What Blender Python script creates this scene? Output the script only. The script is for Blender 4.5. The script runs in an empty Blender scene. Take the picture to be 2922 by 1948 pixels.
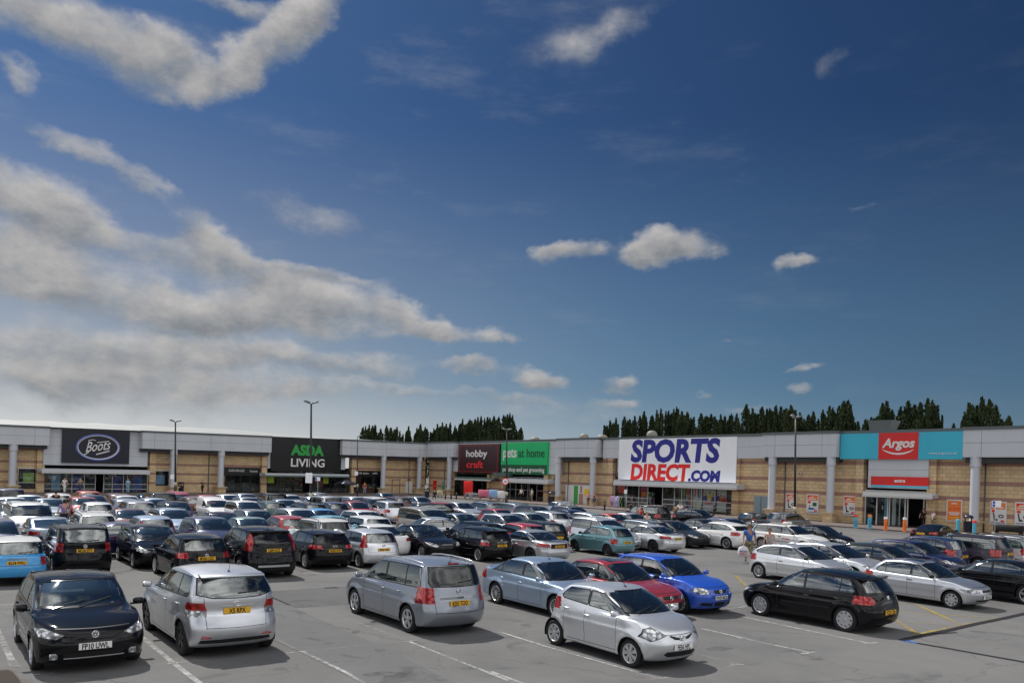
import bpy, bmesh, math, random
import numpy as np
from mathutils import Vector, Matrix, Euler

C = bpy.context.scene.collection
scene = bpy.context.scene
PI = math.pi

# ------------------------------------------------------------------ camera
EYE = 3.93                       # height of the camera above the car park
ROLL = .032
FPX, CX, CY = 2290., 1461., 1346.   # focal length and principal point of the photograph (2922 x 1948)
cam = bpy.data.objects.new('camera', bpy.data.cameras.new('camera'))
C.objects.link(cam); scene.camera = cam
cam.location = (0, 0, EYE)
cam.rotation_mode = 'QUATERNION'
cam.rotation_quaternion = (Matrix.Rotation(ROLL, 3, 'Y') @ Matrix.Rotation(PI/2, 3, 'X')).to_quaternion()
cam.data.sensor_width = 36
cam.data.lens = FPX/2922*36
cam.data.shift_x = 0
cam.data.shift_y = (CY-974)/2922
cam.data.clip_start = .1; cam.data.clip_end = 4000
cam.rotation_quaternion = (Matrix.Rotation(-ROLL, 3, 'Y') @ Matrix.Rotation(PI/2, 3, 'X')).to_quaternion()

def at(px, py, z=0.):
    """point of the site survey: photograph pixel -> place on the level z"""
    c, s = math.cos(ROLL), math.sin(ROLL); du, dv = px-CX, py-CY
    U = c*du+s*dv; V = -s*du+c*dv
    D = FPX*(EYE-z)/V
    return Vector((U*D/FPX, D, z))
def direction(px, py):
    c, s = math.cos(ROLL), math.sin(ROLL); du, dv = px-CX, py-CY
    return Vector((c*du+s*dv, FPX, s*du-c*dv))
def azel(px, py):
    d = direction(px, py)
    return math.atan2(d.x, d.y), math.atan2(d.z, math.hypot(d.x, d.y))

# ------------------------------------------------------------------ exposure
scene.view_settings.view_transform = 'Standard'
scene.view_settings.look = 'None'
scene.view_settings.exposure = 0.06
scene.view_settings.gamma = 1.0

# ------------------------------------------------------------------ sun
SUN_AZ = math.atan2(-.66, .75)      # ahead and to the left: the shop fronts stand in their own shade
SUN_EL = math.radians(53)
sd = Vector((math.sin(SUN_AZ)*math.cos(SUN_EL), math.cos(SUN_AZ)*math.cos(SUN_EL), math.sin(SUN_EL)))
sun = bpy.data.objects.new('sun', bpy.data.lights.new('sun', 'SUN'))
C.objects.link(sun)
sun.location = (-60, 30, 80)
sun.rotation_mode = 'QUATERNION'
sun.rotation_quaternion = sd.to_track_quat('Z', 'Y')
sun.data.energy = 4.1; sun.data.angle = math.radians(.6); sun.data.color = (1, .95, .88)

# ------------------------------------------------------------------ sky and clouds
world = bpy.data.worlds.new('World'); scene.world = world
world.use_nodes = True
nt = world.node_tree; nt.nodes.clear()
class NB:
    """tiny node-building helper"""
    def __init__(s, nt): s.nt = nt
    def n(s, t, **k):
        n = s.nt.nodes.new(t)
        for a, v in k.items(): setattr(n, a, v)
        return n
    def link(s, a, b): s.nt.links.new(a, b)
    def put(s, sock, v):
        if isinstance(v, bpy.types.NodeSocket): s.link(v, sock)
        else: sock.default_value = v
    def m(s, op, a, b=0., c=0., clamp=False):
        n = s.n('ShaderNodeMath', operation=op); n.use_clamp = clamp
        s.put(n.inputs[0], a)
        if len(n.inputs) > 1: s.put(n.inputs[1], b)
        if op in ('MULTIPLY_ADD',): s.put(n.inputs[2], c)
        return n.outputs[0]
    def vm(s, op, a, b=(0, 0, 0), out=0):
        n = s.n('ShaderNodeVectorMath', operation=op); s.put(n.inputs[0], a)
        if op in ('SCALE',): s.put(n.inputs['Scale'], b)
        elif op not in ('LENGTH', 'NORMALIZE'): s.put(n.inputs[1], b)
        return n.outputs['Value'] if op in ('LENGTH', 'DOT_PRODUCT') else n.outputs[0]
    def ramp(s, v, a, b, c=0., d=1., smooth=True):
        n = s.n('ShaderNodeMapRange'); n.interpolation_type = 'SMOOTHSTEP' if smooth else 'LINEAR'; n.clamp = True
        for i, q in enumerate((v, a, b, c, d)): s.put(n.inputs[i], q)
        return n.outputs[0]
    def mix(s, f, a, b, mode='MIX'):
        n = s.n('ShaderNodeMix', data_type='RGBA', blend_type=mode); s.put(n.inputs[0], f); s.put(n.inputs[6], a); s.put(n.inputs[7], b)
        return n.outputs[2]
    def noise(s, vec, scale, detail=6, rough=.55, dist=0., dim='3D', w=0):
        n = s.n('ShaderNodeTexNoise', noise_dimensions=dim)
        if vec is not None: s.put(n.inputs['Vector'], vec)
        n.inputs['Scale'].default_value = scale; n.inputs['Detail'].default_value = detail
        n.inputs['Roughness'].default_value = rough; n.inputs['Distortion'].default_value = dist
        return n.outputs[0]
    def comb(s, x, y, z=0.):
        n = s.n('ShaderNodeCombineXYZ')
        for i, q in enumerate((x, y, z)): s.put(n.inputs[i], q)
        return n.outputs[0]
    def sep(s, v):
        n = s.n('ShaderNodeSeparateXYZ'); s.put(n.inputs[0], v); return n.outputs

W_ = NB(nt)
sky = W_.n('ShaderNodeTexSky', sky_type='NISHITA', sun_disc=False)
sky.sun_elevation = SUN_EL; sky.sun_rotation = SUN_AZ
sky.altitude = 0; sky.air_density = 1.0; sky.dust_density = 1.2; sky.ozone_density = 2.2
tc = W_.n('ShaderNodeTexCoord')
dirv = W_.vm('NORMALIZE', tc.outputs['Generated'])
dx, dy, dz = W_.sep(dirv)[0:3]
az = W_.m('ARCTAN2', dx, dy); el = W_.m('ARCSINE', dz)
# cloud deck seen in perspective: noise on a plane high above
dzc = W_.m('MAXIMUM', W_.m('ADD', dz, .10), .03)
deck = W_.comb(W_.m('DIVIDE', dx, dzc), W_.m('DIVIDE', dy, dzc), 0.)
ang = W_.comb(az, W_.m('MULTIPLY', el, 1.5), 0.)
warp = W_.noise(ang, 9., 5, .6)
warp2 = W_.noise(W_.vm('ADD', ang, (3.1, 7.7, 0.)), 9., 5, .6)
azw = W_.m('ADD', az, W_.m('MULTIPLY', W_.m('SUBTRACT', warp, .5), .12))
elw = W_.m('ADD', el, W_.m('MULTIPLY', W_.m('SUBTRACT', warp2, .5), .065))
awv = W_.comb(azw, elw, 0.)
# cloud banks: centre (photo survey), half sizes in px, strength
CLOUDS = [(230, 80, 310, 88, 1.15, -12), (440, 140, 120, 60, .95, -20), (600, 225, 130, 42, .95, 22), (760, 150, 190, 58, 1.05, 32), (880, 55, 110, 70, 1.05, 40), (640, 15, 170, 34, .85, 0),
          (40, 205, 105, 40, .8, -28), (200, 420, 140, 36, .72, -18), (330, 470, 100, 36, .62, -22), (410, 550, 62, 28, .62, -20), (-15, 480, 40, 45, .6, 0),
          (110, 590, 270, 90, 1.15, -16), (330, 680, 150, 50, .85, -14), (330, 835, 270, 78, 1.25, -8), (530, 880, 120, 48, 1.0, -14), (60, 780, 220, 85, 1.05, -6), (20, 690, 120, 60, .9, 0),
          (600, 690, 110, 62, .95, -34), (700, 765, 240, 50, .9, -9), (900, 775, 210, 22, .85, -3), (480, 715, 150, 34, .72, -5), (940, 868, 260, 58, 1.25, -7), (1160, 895, 110, 46, 1.1, -26), (1250, 938, 55, 34, 1.0, -15), (740, 890, 190, 50, 1.0, 0),
          (1395, 966, 82, 27, 1.0, 3), (1350, 1050, 100, 26, .95, -3), (1550, 1075, 72, 26, 1.0, -4), (260, 1000, 420, 60, .95, 0), (800, 1010, 330, 36, .85, 0), (1050, 1052, 115, 36, 1.0, 0), (200, 1080, 480, 60, .85, 0), (700, 1090, 420, 40, .72, 0), (1100, 1108, 170, 16, .7, 0),
          (900, 930, 330, 26, .7, 0), (1750, 1090, 55, 20, .8, 0), (1760, 1136, 60, 14, .75, 0), (880, 615, 190, 52, .68, -8), (1890, 705, 125, 56, 1.25, 6), (2260, 753, 60, 27, 1.05, 0), (1620, 130, 190, 100, .50, 15), (1740, 75, 160, 50, .50, 20),
          (2390, 190, 90, 40, .42, 30), (2490, 580, 70, 14, .4, 0), (2285, 1042, 62, 18, .9, 0), (2265, 1115, 60, 18, .85, 0), (2035, 1120, 40, 14, .75, 0), (2070, 962, 26, 10, .5, 0), (1500, 1130, 220, 18, .6, 0), (2130, 1165, 90, 16, .6, 0), (1600, 1170, 260, 26, .55, 0),
          (180, 930, 620, 190, .30, -6), (700, 920, 420, 140, .26, -8), (300, 110, 460, 130, .30, -6), (650, 120, 330, 130, .25, 20), (300, 1120, 700, 80, .5, 0), (1570, 728, 60, 30, 1, 0), (1655, 716, 66, 32, 1, 0), (1850, 722, 60, 38, 1, 0), (1885, 692, 66, 52, 1, 0), (1955, 712, 60, 36, 1, 0), (80, 640, 420, 140, .25, -14)]
field = None; relh = None
for (px, py, rx, ry, st, tilt) in CLOUDS:
    a0, e0 = azel(px, py); a1, _ = azel(px+rx, py); _, e1 = azel(px, py-ry)
    dlt = W_.vm('SUBTRACT', awv, (a0, e0, 0))
    if tilt:
        ct, sn = math.cos(math.radians(tilt)), math.sin(math.radians(tilt))
        dlt = W_.comb(W_.vm('DOT_PRODUCT', dlt, (ct, sn, 0)), W_.vm('DOT_PRODUCT', dlt, (-sn, ct, 0)), 0.)
    d = W_.vm('LENGTH', W_.vm('MULTIPLY', dlt, (1/abs(a1-a0), 1/abs(e1-e0), 0)))
    v = W_.ramp(d, .10, 1.75, min(.97, st*.86), 0.)
    hh = W_.m('MULTIPLY', W_.vm('DOT_PRODUCT', dlt, (0, 1, 0)), 1/abs(e1-e0))
    w2 = W_.m('MULTIPLY', v, v)
    if field is None: field, relh, wsum = v, W_.m('MULTIPLY', hh, w2), w2
    else:
        relh = W_.m('ADD', relh, W_.m('MULTIPLY', hh, w2)); wsum = W_.m('ADD', wsum, w2)
        field = W_.m('SUBTRACT', W_.m('ADD', field, v), W_.m('MULTIPLY', field, v))    # neighbouring banks merge
relh = W_.m('DIVIDE', relh, W_.m('MAXIMUM', wsum, .02))
det = W_.noise(ang, 16., 9, .62)
det2 = W_.noise(W_.vm('ADD', ang, (.4, .9, 0)), 7., 3, .5)
back = W_.ramp(dy, .35, .1)                                     # rest of the sky, out of view: a broken deck brightened as fill light
dkn = W_.noise(deck, .9, 8, .6)
backf = W_.m('MULTIPLY', W_.ramp(dkn, .42, .66), W_.m('MULTIPLY', back, .95))
fd = W_.m('MULTIPLY', field, W_.m('ADD', W_.m('ADD', -.22, W_.m('MULTIPLY', det2, 1.15)), W_.m('MULTIPLY', det, 1.35)))
dens = W_.ramp(fd, .20, .98)
dk2 = W_.noise(W_.vm('ADD', deck, (5.3, 2.1, 0)), 2.6, 7, .62)
deckcol = W_.mix(W_.ramp(dk2, .36, .66), (.62, .65, .70, 1), (1.75, 1.72, 1.68, 1))
strk = W_.noise(W_.comb(W_.m('MULTIPLY', az, 1.2), W_.m('MULTIPLY', el, 17.), 3.), 1.6, 6, .6)
deckcol = W_.mix(W_.ramp(dz, .30, .16), deckcol, W_.mix(W_.ramp(strk, .42, .60), (.45, .48, .52, 1), (1.5, 1.5, 1.47, 1)))
bdens = W_.m('MULTIPLY', W_.m('MULTIPLY', W_.m('MAXIMUM', W_.ramp(dkn, .40, .54), W_.ramp(dz, .28, .18)), back), W_.ramp(dz, -.01, .02))
# self shading: compare the field with itself towards the sun (up and to the left)
lit_n = W_.noise(W_.vm('ADD', ang, (-.016, .030, 0.)), 16., 9, .62)
lit = W_.m('ADD', W_.m('ADD', .40, W_.m('MULTIPLY', W_.ramp(relh, -.9, 1.1, -.42, .52, smooth=False), 1.)), W_.m('MULTIPLY', W_.m('SUBTRACT', det, lit_n), 1.5), clamp=True)
thick = W_.ramp(fd, .55, 1.1)
ccol = W_.mix(thick, (.36, .39, .43, 1), (.27, .275, .29, 1))
ccol = W_.mix(lit, W_.mix(.6, ccol, (.175, .195, .215, 1)), W_.mix(.75, ccol, (.62, .585, .55, 1)))
# sky colour: nishita, deepened away from the sun, milky towards the horizon on the sun's side
skyc = W_.mix(1., sky.outputs[0], (.0124, .0220, .0350, 1), 'MULTIPLY')
world_mul = W_.ramp(az, -.75, .75, 1.30, .70, smooth=False)
skyc = W_.vm('SCALE', skyc, world_mul)
hz = W_.m('MULTIPLY', W_.m('POWER', W_.ramp(el, .42, .0, 0, 1, smooth=False), 1.35), W_.ramp(az, -.70, .60, .98, .34))
skyc = W_.mix(hz, skyc, W_.mix(W_.ramp(az, -.5, .35), (.45, .475, .50, 1), (.22, .39, .53, 1)))
skyc = W_.mix(W_.m('MULTIPLY', W_.ramp(el, .12, .0), W_.ramp(az, -.65, .50, .85, .10)), skyc, (.64, .645, .64, 1))
# thin veil of cirrus
veil = W_.m('MULTIPLY', W_.ramp(W_.noise(W_.vm('MULTIPLY', ang, (1., 2.2, 1.)), 4.5, 8, .66), .50, .80), W_.ramp(az, -.6, .7, .34, .06))
skyc = W_.mix(veil, skyc, (.34, .37, .41, 1))
fin = W_.mix(W_.m('MULTIPLY', dens, .92), skyc, ccol)
fin = W_.mix(bdens, fin, deckcol)
bg = W_.n('ShaderNodeBackground'); W_.link(fin, bg.inputs[0]); bg.inputs[1].default_value = 1.0
wo = W_.n('ShaderNodeOutputWorld'); W_.link(bg.outputs[0], wo.inputs[0])
# ------------------------------------------------------------------ materials
M = {}
def mat(name, col=(.5, .5, .5), rough=.5, metal=0., coat=0., spec=.5, emit=None, estr=1., trans=0., alpha=1.):
    m = bpy.data.materials.new(name); m.use_nodes = True
    p = m.node_tree.nodes['Principled BSDF']
    p.inputs['Base Color'].default_value = (*col, 1); p.inputs['Roughness'].default_value = rough
    p.inputs['Metallic'].default_value = metal; p.inputs['Coat Weight'].default_value = coat
    p.inputs['Coat Roughness'].default_value = .04
    p.inputs['Specular IOR Level'].default_value = spec
    if emit: p.inputs['Emission Color'].default_value = (*emit, 1); p.inputs['Emission Strength'].default_value = estr
    M[name] = m
    return m
def nb(m):
    b = NB(m.node_tree); b.p = m.node_tree.nodes['Principled BSDF']; return b

def paint(name, col, metal=.0, rough=.34):
    """car paint: clear coat over a slightly dusty base"""
    if name in M: return M[name]
    m = mat(name, col, rough, metal, 1.0)
    b = nb(m); tcn = b.n('ShaderNodeTexCoord')
    geo = b.n('ShaderNodeNewGeometry')
    z = b.sep(tcn.outputs['Object'])[2]
    n1 = b.noise(geo.outputs['Position'], 3.5, 5, .6)
    dust = b.m('MULTIPLY', b.ramp(n1, .35, .75), .10)
    low = b.m('MULTIPLY', b.ramp(z, .50, .18), b.m('ADD', .12, b.m('MULTIPLY', n1, .25)))
    d = b.m('MULTIPLY', b.m('ADD', dust, low, clamp=True), .03 if max(col) < .05 else .5)
    b.link(b.mix(d, (*col, 1), (.20, .185, .165, 1)), b.p.inputs['Base Color'])
    b.link(b.m('SUBTRACT', 1., b.m('MULTIPLY', d, 1.6), clamp=True), b.p.inputs['Coat Weight'])
    b.p.inputs['Coat IOR'].default_value = 1.36 if max(col) < .05 else 1.5
    if max(col) < .05: b.p.inputs['Specular IOR Level'].default_value = .0; b.p.inputs['Roughness'].default_value = .5; b.p.inputs['Metallic'].default_value = 0.
    return m

mat('rubber', (.018, .018, .019), .75, spec=.3)
mat('black_plastic', (.012, .012, .013), .55, spec=.35)
mat('black_trim', (.010, .010, .011), .22, spec=.5)
mat('interior', (.085, .085, .088), .8, spec=.2)
mat('alloy', (.55, .56, .58), .28, .85)
mat('cover_silver', (.46, .47, .48), .35, .35)
mat('dark_alloy', (.03, .03, .032), .35, .5)
mat('chrome', (.75, .76, .78), .12, 1.)
mat('plate_white', (.72, .72, .70), .4)
mat('plate_yellow', (.72, .40, .02), .4)
mat('plate_blue', (.01, .05, .35), .4)
mat('ink', (.012, .012, .014), .5)
mat('silver_rail', (.5, .51, .53), .3, .7)
# glass: part see-through, part mirror of the sky
def glass(name, tint, thru, ior=1.5, base=(.02, .03, .03)):
    m = bpy.data.materials.new(name); m.use_nodes = True; M[name] = m
    b = NB(m.node_tree); m.node_tree.nodes.clear()
    tr = b.n('ShaderNodeBsdfTransparent'); tr.inputs[0].default_value = (*tint, 1)
    di = b.n('ShaderNodeBsdfDiffuse'); di.inputs[0].default_value = (*base, 1)
    gl = b.n('ShaderNodeBsdfGlossy'); gl.inputs[0].default_value = (.95, 1, 1, 1); gl.inputs[1].default_value = .03
    fr = b.n('ShaderNodeFresnel'); fr.inputs[0].default_value = ior
    a = b.n('ShaderNodeMixShader'); a.inputs[0].default_value = 1-thru; b.link(tr.outputs[0], a.inputs[1]); b.link(di.outputs[0], a.inputs[2])
    c = b.n('ShaderNodeMixShader'); b.link(b.m('MULTIPLY', fr.outputs[0], 1.15, clamp=True), c.inputs[0]); b.link(a.outputs[0], c.inputs[1]); b.link(gl.outputs[0], c.inputs[2])
    o = b.n('ShaderNodeOutputMaterial'); b.link(c.outputs[0], o.inputs[0])
    return m
glass('glass', (.70, .80, .78), .82, 2.5)
glass('dark_glass', (.25, .27, .30), .35, 1.6, (.01, .01, .012))
glass('shop_glass', (.92, .95, .95), .93, 1.45)
# lamps (unlit): clear and red lenses over a reflector
def lens(name, c1, c2, sc):
    m = mat(name, c1, .12, .35, 1.0)
    b = nb(m); t = b.n('ShaderNodeTexCoord')
    v = b.n('ShaderNodeTexVoronoi'); v.inputs['Scale'].default_value = sc; b.link(t.outputs['Object'], v.inputs['Vector'])
    b.link(b.mix(b.ramp(v.outputs['Distance'], .25, .6), (*c1, 1), (*c2, 1)), b.p.inputs['Base Color'])
    return m
lens('lamp', (.78, .79, .80), (.16, .17, .18), 11)
lens('lamp_clear', (.72, .72, .73), (.25, .25, .26), 11)
lens('red_lamp', (.50, .012, .012), (.26, .006, .006), 9)
mat('amber', (.75, .22, .02), .2, coat=1.)

# ------------------------------------------------------------------ object helpers
def put(name, me, m=None, parent=None, loc=(0, 0, 0), rz=0.):
    o = bpy.data.objects.new(name, me); C.objects.link(o)
    o.location = loc[:3]; o.rotation_euler = (0, 0, rz)
    if parent is not None: o.parent = parent
    if m is not None and me is not None:
        if len(me.materials) == 0: me.materials.append(None)
        o.material_slots[0].link = 'OBJECT'; o.material_slots[0].material = M[m] if isinstance(m, str) else m
    return o
def thing(name, label, cat, loc=(0, 0, 0), rz=0., group=None):
    o = bpy.data.objects.new(name, None); C.objects.link(o); o.empty_display_size = .3
    o.location = loc; o.rotation_euler = (0, 0, rz)
    return tag(o, label, cat, group)
def tag(o, label, cat, group=None):
    o['label'] = label; o['category'] = cat
    if group: o['group'] = group
    return o
def struct(o): o['kind'] = 'structure'; return o

_txt = {}
def text_mesh(s, size=1., depth=.01, bold=0., sx=1., shear=0., spacing=1., align='CENTER'):
    """flat lettering in the xy plane, standing on y=0, centred on x=0"""
    k = (s, size, depth, bold, sx, shear, spacing, align)
    if k in _txt: return _txt[k]
    cu = bpy.data.curves.new('lettering', 'FONT'); cu.body = s; cu.size = size; cu.extrude = depth
    cu.offset = bold*size; cu.shear = shear; cu.space_character = spacing; cu.resolution_u = 3
    o = bpy.data.objects.new('tmp', cu); C.objects.link(o)
    dg = bpy.context.evaluated_depsgraph_get(); dg.update()
    me = bpy.data.meshes.new_from_object(o.evaluated_get(dg))
    C.objects.unlink(o); bpy.data.objects.remove(o)
    n = len(me.vertices)
    if n:
        co = np.zeros(n*3); me.vertices.foreach_get('co', co); co = co.reshape(-1, 3)
        mn, mx = co[:, 0].min(), co[:, 0].max()
        co[:, 0] -= (mn+mx)/2 if align == 'CENTER' else mn
        co[:, 0] *= sx
        me.vertices.foreach_set('co', co.ravel()); me.update()
    me.materials.clear()
    _txt[k] = me
    return me
def map_mesh(me, fn):
    """copy of a mesh with every vertex passed through fn"""
    me = me.copy()
    for v in me.vertices: v.co = fn(v.co)
    me.update(); return me
# ------------------------------------------------------------------ cars
def crom(P, f, axis):
    """Catmull-Rom refinement of a grid of points along one axis."""
    P = np.moveaxis(P, axis, 0); n = len(P)
    A = np.concatenate([2*P[:1]-P[1:2], P, 2*P[-1:]-P[-2:-1]])
    out = []
    for i in range(n-1):
        p0, p1, p2, p3 = A[i], A[i+1], A[i+2], A[i+3]
        for k in range(f):
            t = k/f
            out.append(.5*((2*p1)+(-p0+p2)*t+(2*p0-5*p1+4*p2-p3)*t*t+(-p0+3*p1-3*p2+p3)*t**3))
    out.append(P[-1])
    return np.moveaxis(np.array(out), 0, axis)

YF = np.array([0, .22, .44, .63, .78, .89, .96])
DEF = dict(L=4.2, W=1.74, H=1.48, fo=.84, wb=2.58, wr=.31, zn=.72, sc=.98, zc=.98, sw=1.72, zt=1.40, sr=3.75, zr=1.38,
           sb=4.06, zb=1.0, zbf=.93, zbr=1.0, rw=.68, boot=0, hm=.55, doors=5, dlo=None, qx=None, hatch_lean=0, gap=.16,
           wsa=.5, nose=.12, glt=.065, bumpz=.5, sill='body', tn=.05, rin=.11, arch=.055)

def car_spec(**k):
    s = dict(DEF); s.update(k); return s

def body_grid(S, fv, fh):
    L, W, H = S['L'], S['W']/2, S['H']
    X = lambda s: L/2 - s
    zn, zc, zb = S['zn'], S['zc'], S['zb']
    sc, sb = S['sc'], S['sb']
    boot = S['boot']
    tn = S['tn']
    if boot:
        r4 = (L-.05, S['zboot']-.07); r5 = (L-boot*.55, S['zboot']+.015)
    else:
        r4 = (L-tn, .80); r5 = (L-tn*1.25-.02, .90)
    rings = []
    def ring(sf, zf, sr, zr, w, zsf, zsr, af=.55, ar=.45, n=2.6):
        rings.append((X(sf), zf, X(sr), zr, w*W, zsf, zsr, af, ar, n))
    ring(.30, .17, L-.25, .19, .86, .17, .19)
    ring(.13, .20, L-.10, .24, .945, .20, .22)
    ring(.045, .32, L-.03, .36, .975, .32, .33)
    ring(0, S['bumpz'], L, S['bumpz']+.02, .995, .50, .52)
    ring(.035, .63, L-.02, .66, 1.0, .63, .66)
    ring(S['nose'], zn, r4[0], r4[1], .99, .75, .80, af=.62)
    ring(S['nose']+(sc-S['nose'])*.42, zn+(zc-zn)*S['hm'], r5[0], r5[1], .972, (zn+zc)/2+.03 if not boot else (zn+zc)/2+.03, .90 if not boot else S['zboot']-.03, af=.48)
    ring(sc, zc, sb, zb, .925, S['zbf'], S['zbr'], af=.36, ar=.34, n=2.3)
    m = .5; rw = S['rw']
    sw, zt, sr, zr = S['sw'], S['zt'], S['sr'], S['zr']
    ring(sc+(sw-sc)*m-.02, zc+(zt-zc)*m+.02, sb+(sr-sb)*m+.015, zb+(zr-zb)*m, .925*(1-m)+rw*1.13*m+.012, (S['zbf']+zt)/2, (S['zbr']+zr)/2, af=.33, ar=.3, n=2.3)
    ring(sw-.03, zt-.005, sr+.03, zr-.02, rw*1.13, min(zt, H)-.055, zr-.06, af=.30, ar=.25, n=2.4)
    ring(sw+.10, zt+.022, sr-.06, zr+.02, rw*1.03, H-.03, zr-.012, af=.28, ar=.22)
    ring(sw+.20, H-.004, sr-.15, zr, rw*.60, H-.008, zr, af=.2, ar=.2)
    rings.append((X(sw+.30), H, X(sr-.24), zr, .002, H, zr, .02, .02, 2))
    NS = 13
    P = []
    for k, (xf, zf, xr, zr_, w, zsf, zsr, af, ar, n) in enumerate(rings):
        ln = xf-xr
        af = min(af, ln*.3); ar = min(ar, ln*.3)
        pts = []
        pw = lambda x: 1-.055*max(0, x/(L/2))**3-.05*max(0, -x/(L/2))**3
        for f in YF:
            d = af*(1-(1-f**n)**(1/n))
            pts.append((xf-d, f*w*pw(xf-af), zf+(zsf-zf)*f**4*.8))
        for i in range(NS):
            t = i/(NS-1)
            x = (xf-af)+(xr+ar-xf+af)*t
            z = zsf+(zsr-zsf)*t
            pts.append((x, w*pw(x), z))
        for f in YF[::-1]:
            d = ar*(1-(1-f**n)**(1/n))
            pts.append((xr+d, f*w*pw(xr+ar), zr_+(zsr-zr_)*f**4*.8))
        P.append(pts)
    P = np.array(P)
    # the roof is one crowned surface through the screen top, the peak and the tail edge
    xa, xb = X(sw), X(sr)
    def zroof(x):
        t = np.clip((xa-x)/(xa-xb), -.05, 1.05); tc_ = np.clip(t, 0, 1)
        base = zt+(zr-zt)*tc_; bulge = (H+.004)-(zt+zr)/2
        return base+bulge*np.sin(np.pi*tc_**.85)**.8
    yr = rw*1.13*W
    for k in range(9, len(P)):
        x = P[k, :, 0]; y = P[k, :, 1]
        z = zroof(x)-.060*(y/yr)**2
        if k == 9:
            m9 = np.zeros(len(x)); m9[len(YF):-len(YF)] = 1; m9[3:len(YF)] = np.linspace(.2, .9, len(YF)-3); m9[-len(YF):-3] = np.linspace(.9, .2, len(YF)-3)
            P[k, :, 2] = P[k, :, 2]*(1-m9)+(zroof(x)-.075)*m9
        else: P[k, :, 2] = z
    G = crom(crom(P, fh, 1), fv, 0)
    G[..., 1] = np.maximum(G[..., 1], 0)
    G[:, 0, 1] = 0; G[:, -1, 1] = 0; G[-1, :, 1] = 0
    # wheel-arch flares and a door crease
    x, y, z = G[..., 0], G[..., 1], G[..., 2]
    for wx in (X(S['fo']), X(S['fo']+S['wb'])):
        d = np.hypot(x-wx, z-S['wr'])
        R = S['wr']+S['arch']
        y += np.where(y > .5*W, .022*np.exp(-((d-R-.03)/.065)**2), 0)
    side = (y > .8*W) & (np.abs(x) < L/2-.6)
    y += np.where(side, .010*np.exp(-((z-.70)/.03)**2)-.014*np.exp(-((z-.42)/.09)**2), 0)
    return G

def half(bm, G):
    nr, nc = G.shape[:2]
    V = [[bm.verts.new(G[i, j]) for j in range(nc)] for i in range(nr)]
    for i in range(nr-1):
        for j in range(nc-1):
            bm.faces.new((V[i][j], V[i][j+1], V[i+1][j+1], V[i+1][j]))

def cut(bm, poly, ax, filt, pid, lay, only=None):
    """carve a convex polygon (given in two axes) into the faces that pass filt; the inside faces get part id pid"""
    a, b = ax
    poly = [Vector((p[0], p[1])) for p in poly]
    area = sum(poly[i].x*poly[(i+1) % len(poly)].y-poly[(i+1) % len(poly)].x*poly[i].y for i in range(len(poly)))
    if area < 0: poly.reverse()
    lo = [min(p[i] for p in poly) for i in (0, 1)]; hi = [max(p[i] for p in poly) for i in (0, 1)]
    def near(f):
        va = [v.co[a] for v in f.verts]; vb = [v.co[b] for v in f.verts]
        return max(va) > lo[0] and min(va) < hi[0] and max(vb) > lo[1] and min(vb) < hi[1]
    cand = [f for f in bm.faces if filt(f) and near(f) and (only is None or f[lay] in only)]
    for i in range(len(poly)):
        p, q = poly[i], poly[(i+1) % len(poly)]
        d = q-p
        if d.length < 1e-6: continue
        n2 = Vector((-d.y, d.x)).normalized()      # inward
        co = Vector((0, 0, 0)); no = Vector((0, 0, 0))
        co[a], co[b] = p.x, p.y; no[a], no[b] = n2.x, n2.y
        geom = set()
        for f in cand:
            geom.add(f); geom.update(f.edges); geom.update(f.verts)
        r = bmesh.ops.bisect_plane(bm, geom=list(geom), dist=1e-4, plane_co=co, plane_no=no)
        fs = set(g for g in r['geom'] if isinstance(g, bmesh.types.BMFace)) | set(f for f in cand if f.is_valid)
        cand = [f for f in fs if f.is_valid and (f.calc_center_median()-co).dot(no) > 0]
    if pid is not None:
        for f in cand: f[lay] = pid
    return cand

def circ(cx, cz, r, n=20, a0=0, a1=2*math.pi):
    return [(cx+r*math.cos(a0+(a1-a0)*i/n), cz+r*math.sin(a0+(a1-a0)*i/n)) for i in range(n)]

PART = {1: 'glass_side', 2: 'windscreen', 3: 'rear_window', 4: 'headlight', 5: 'tail_light', 6: 'grille', 7: 'trim',
        8: 'air_intake', 9: 'bumper', 10: 'sunroof', 11: 'seal', 12: 'stripe', 13: 'tail_white', 14: 'quarter'}

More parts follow.
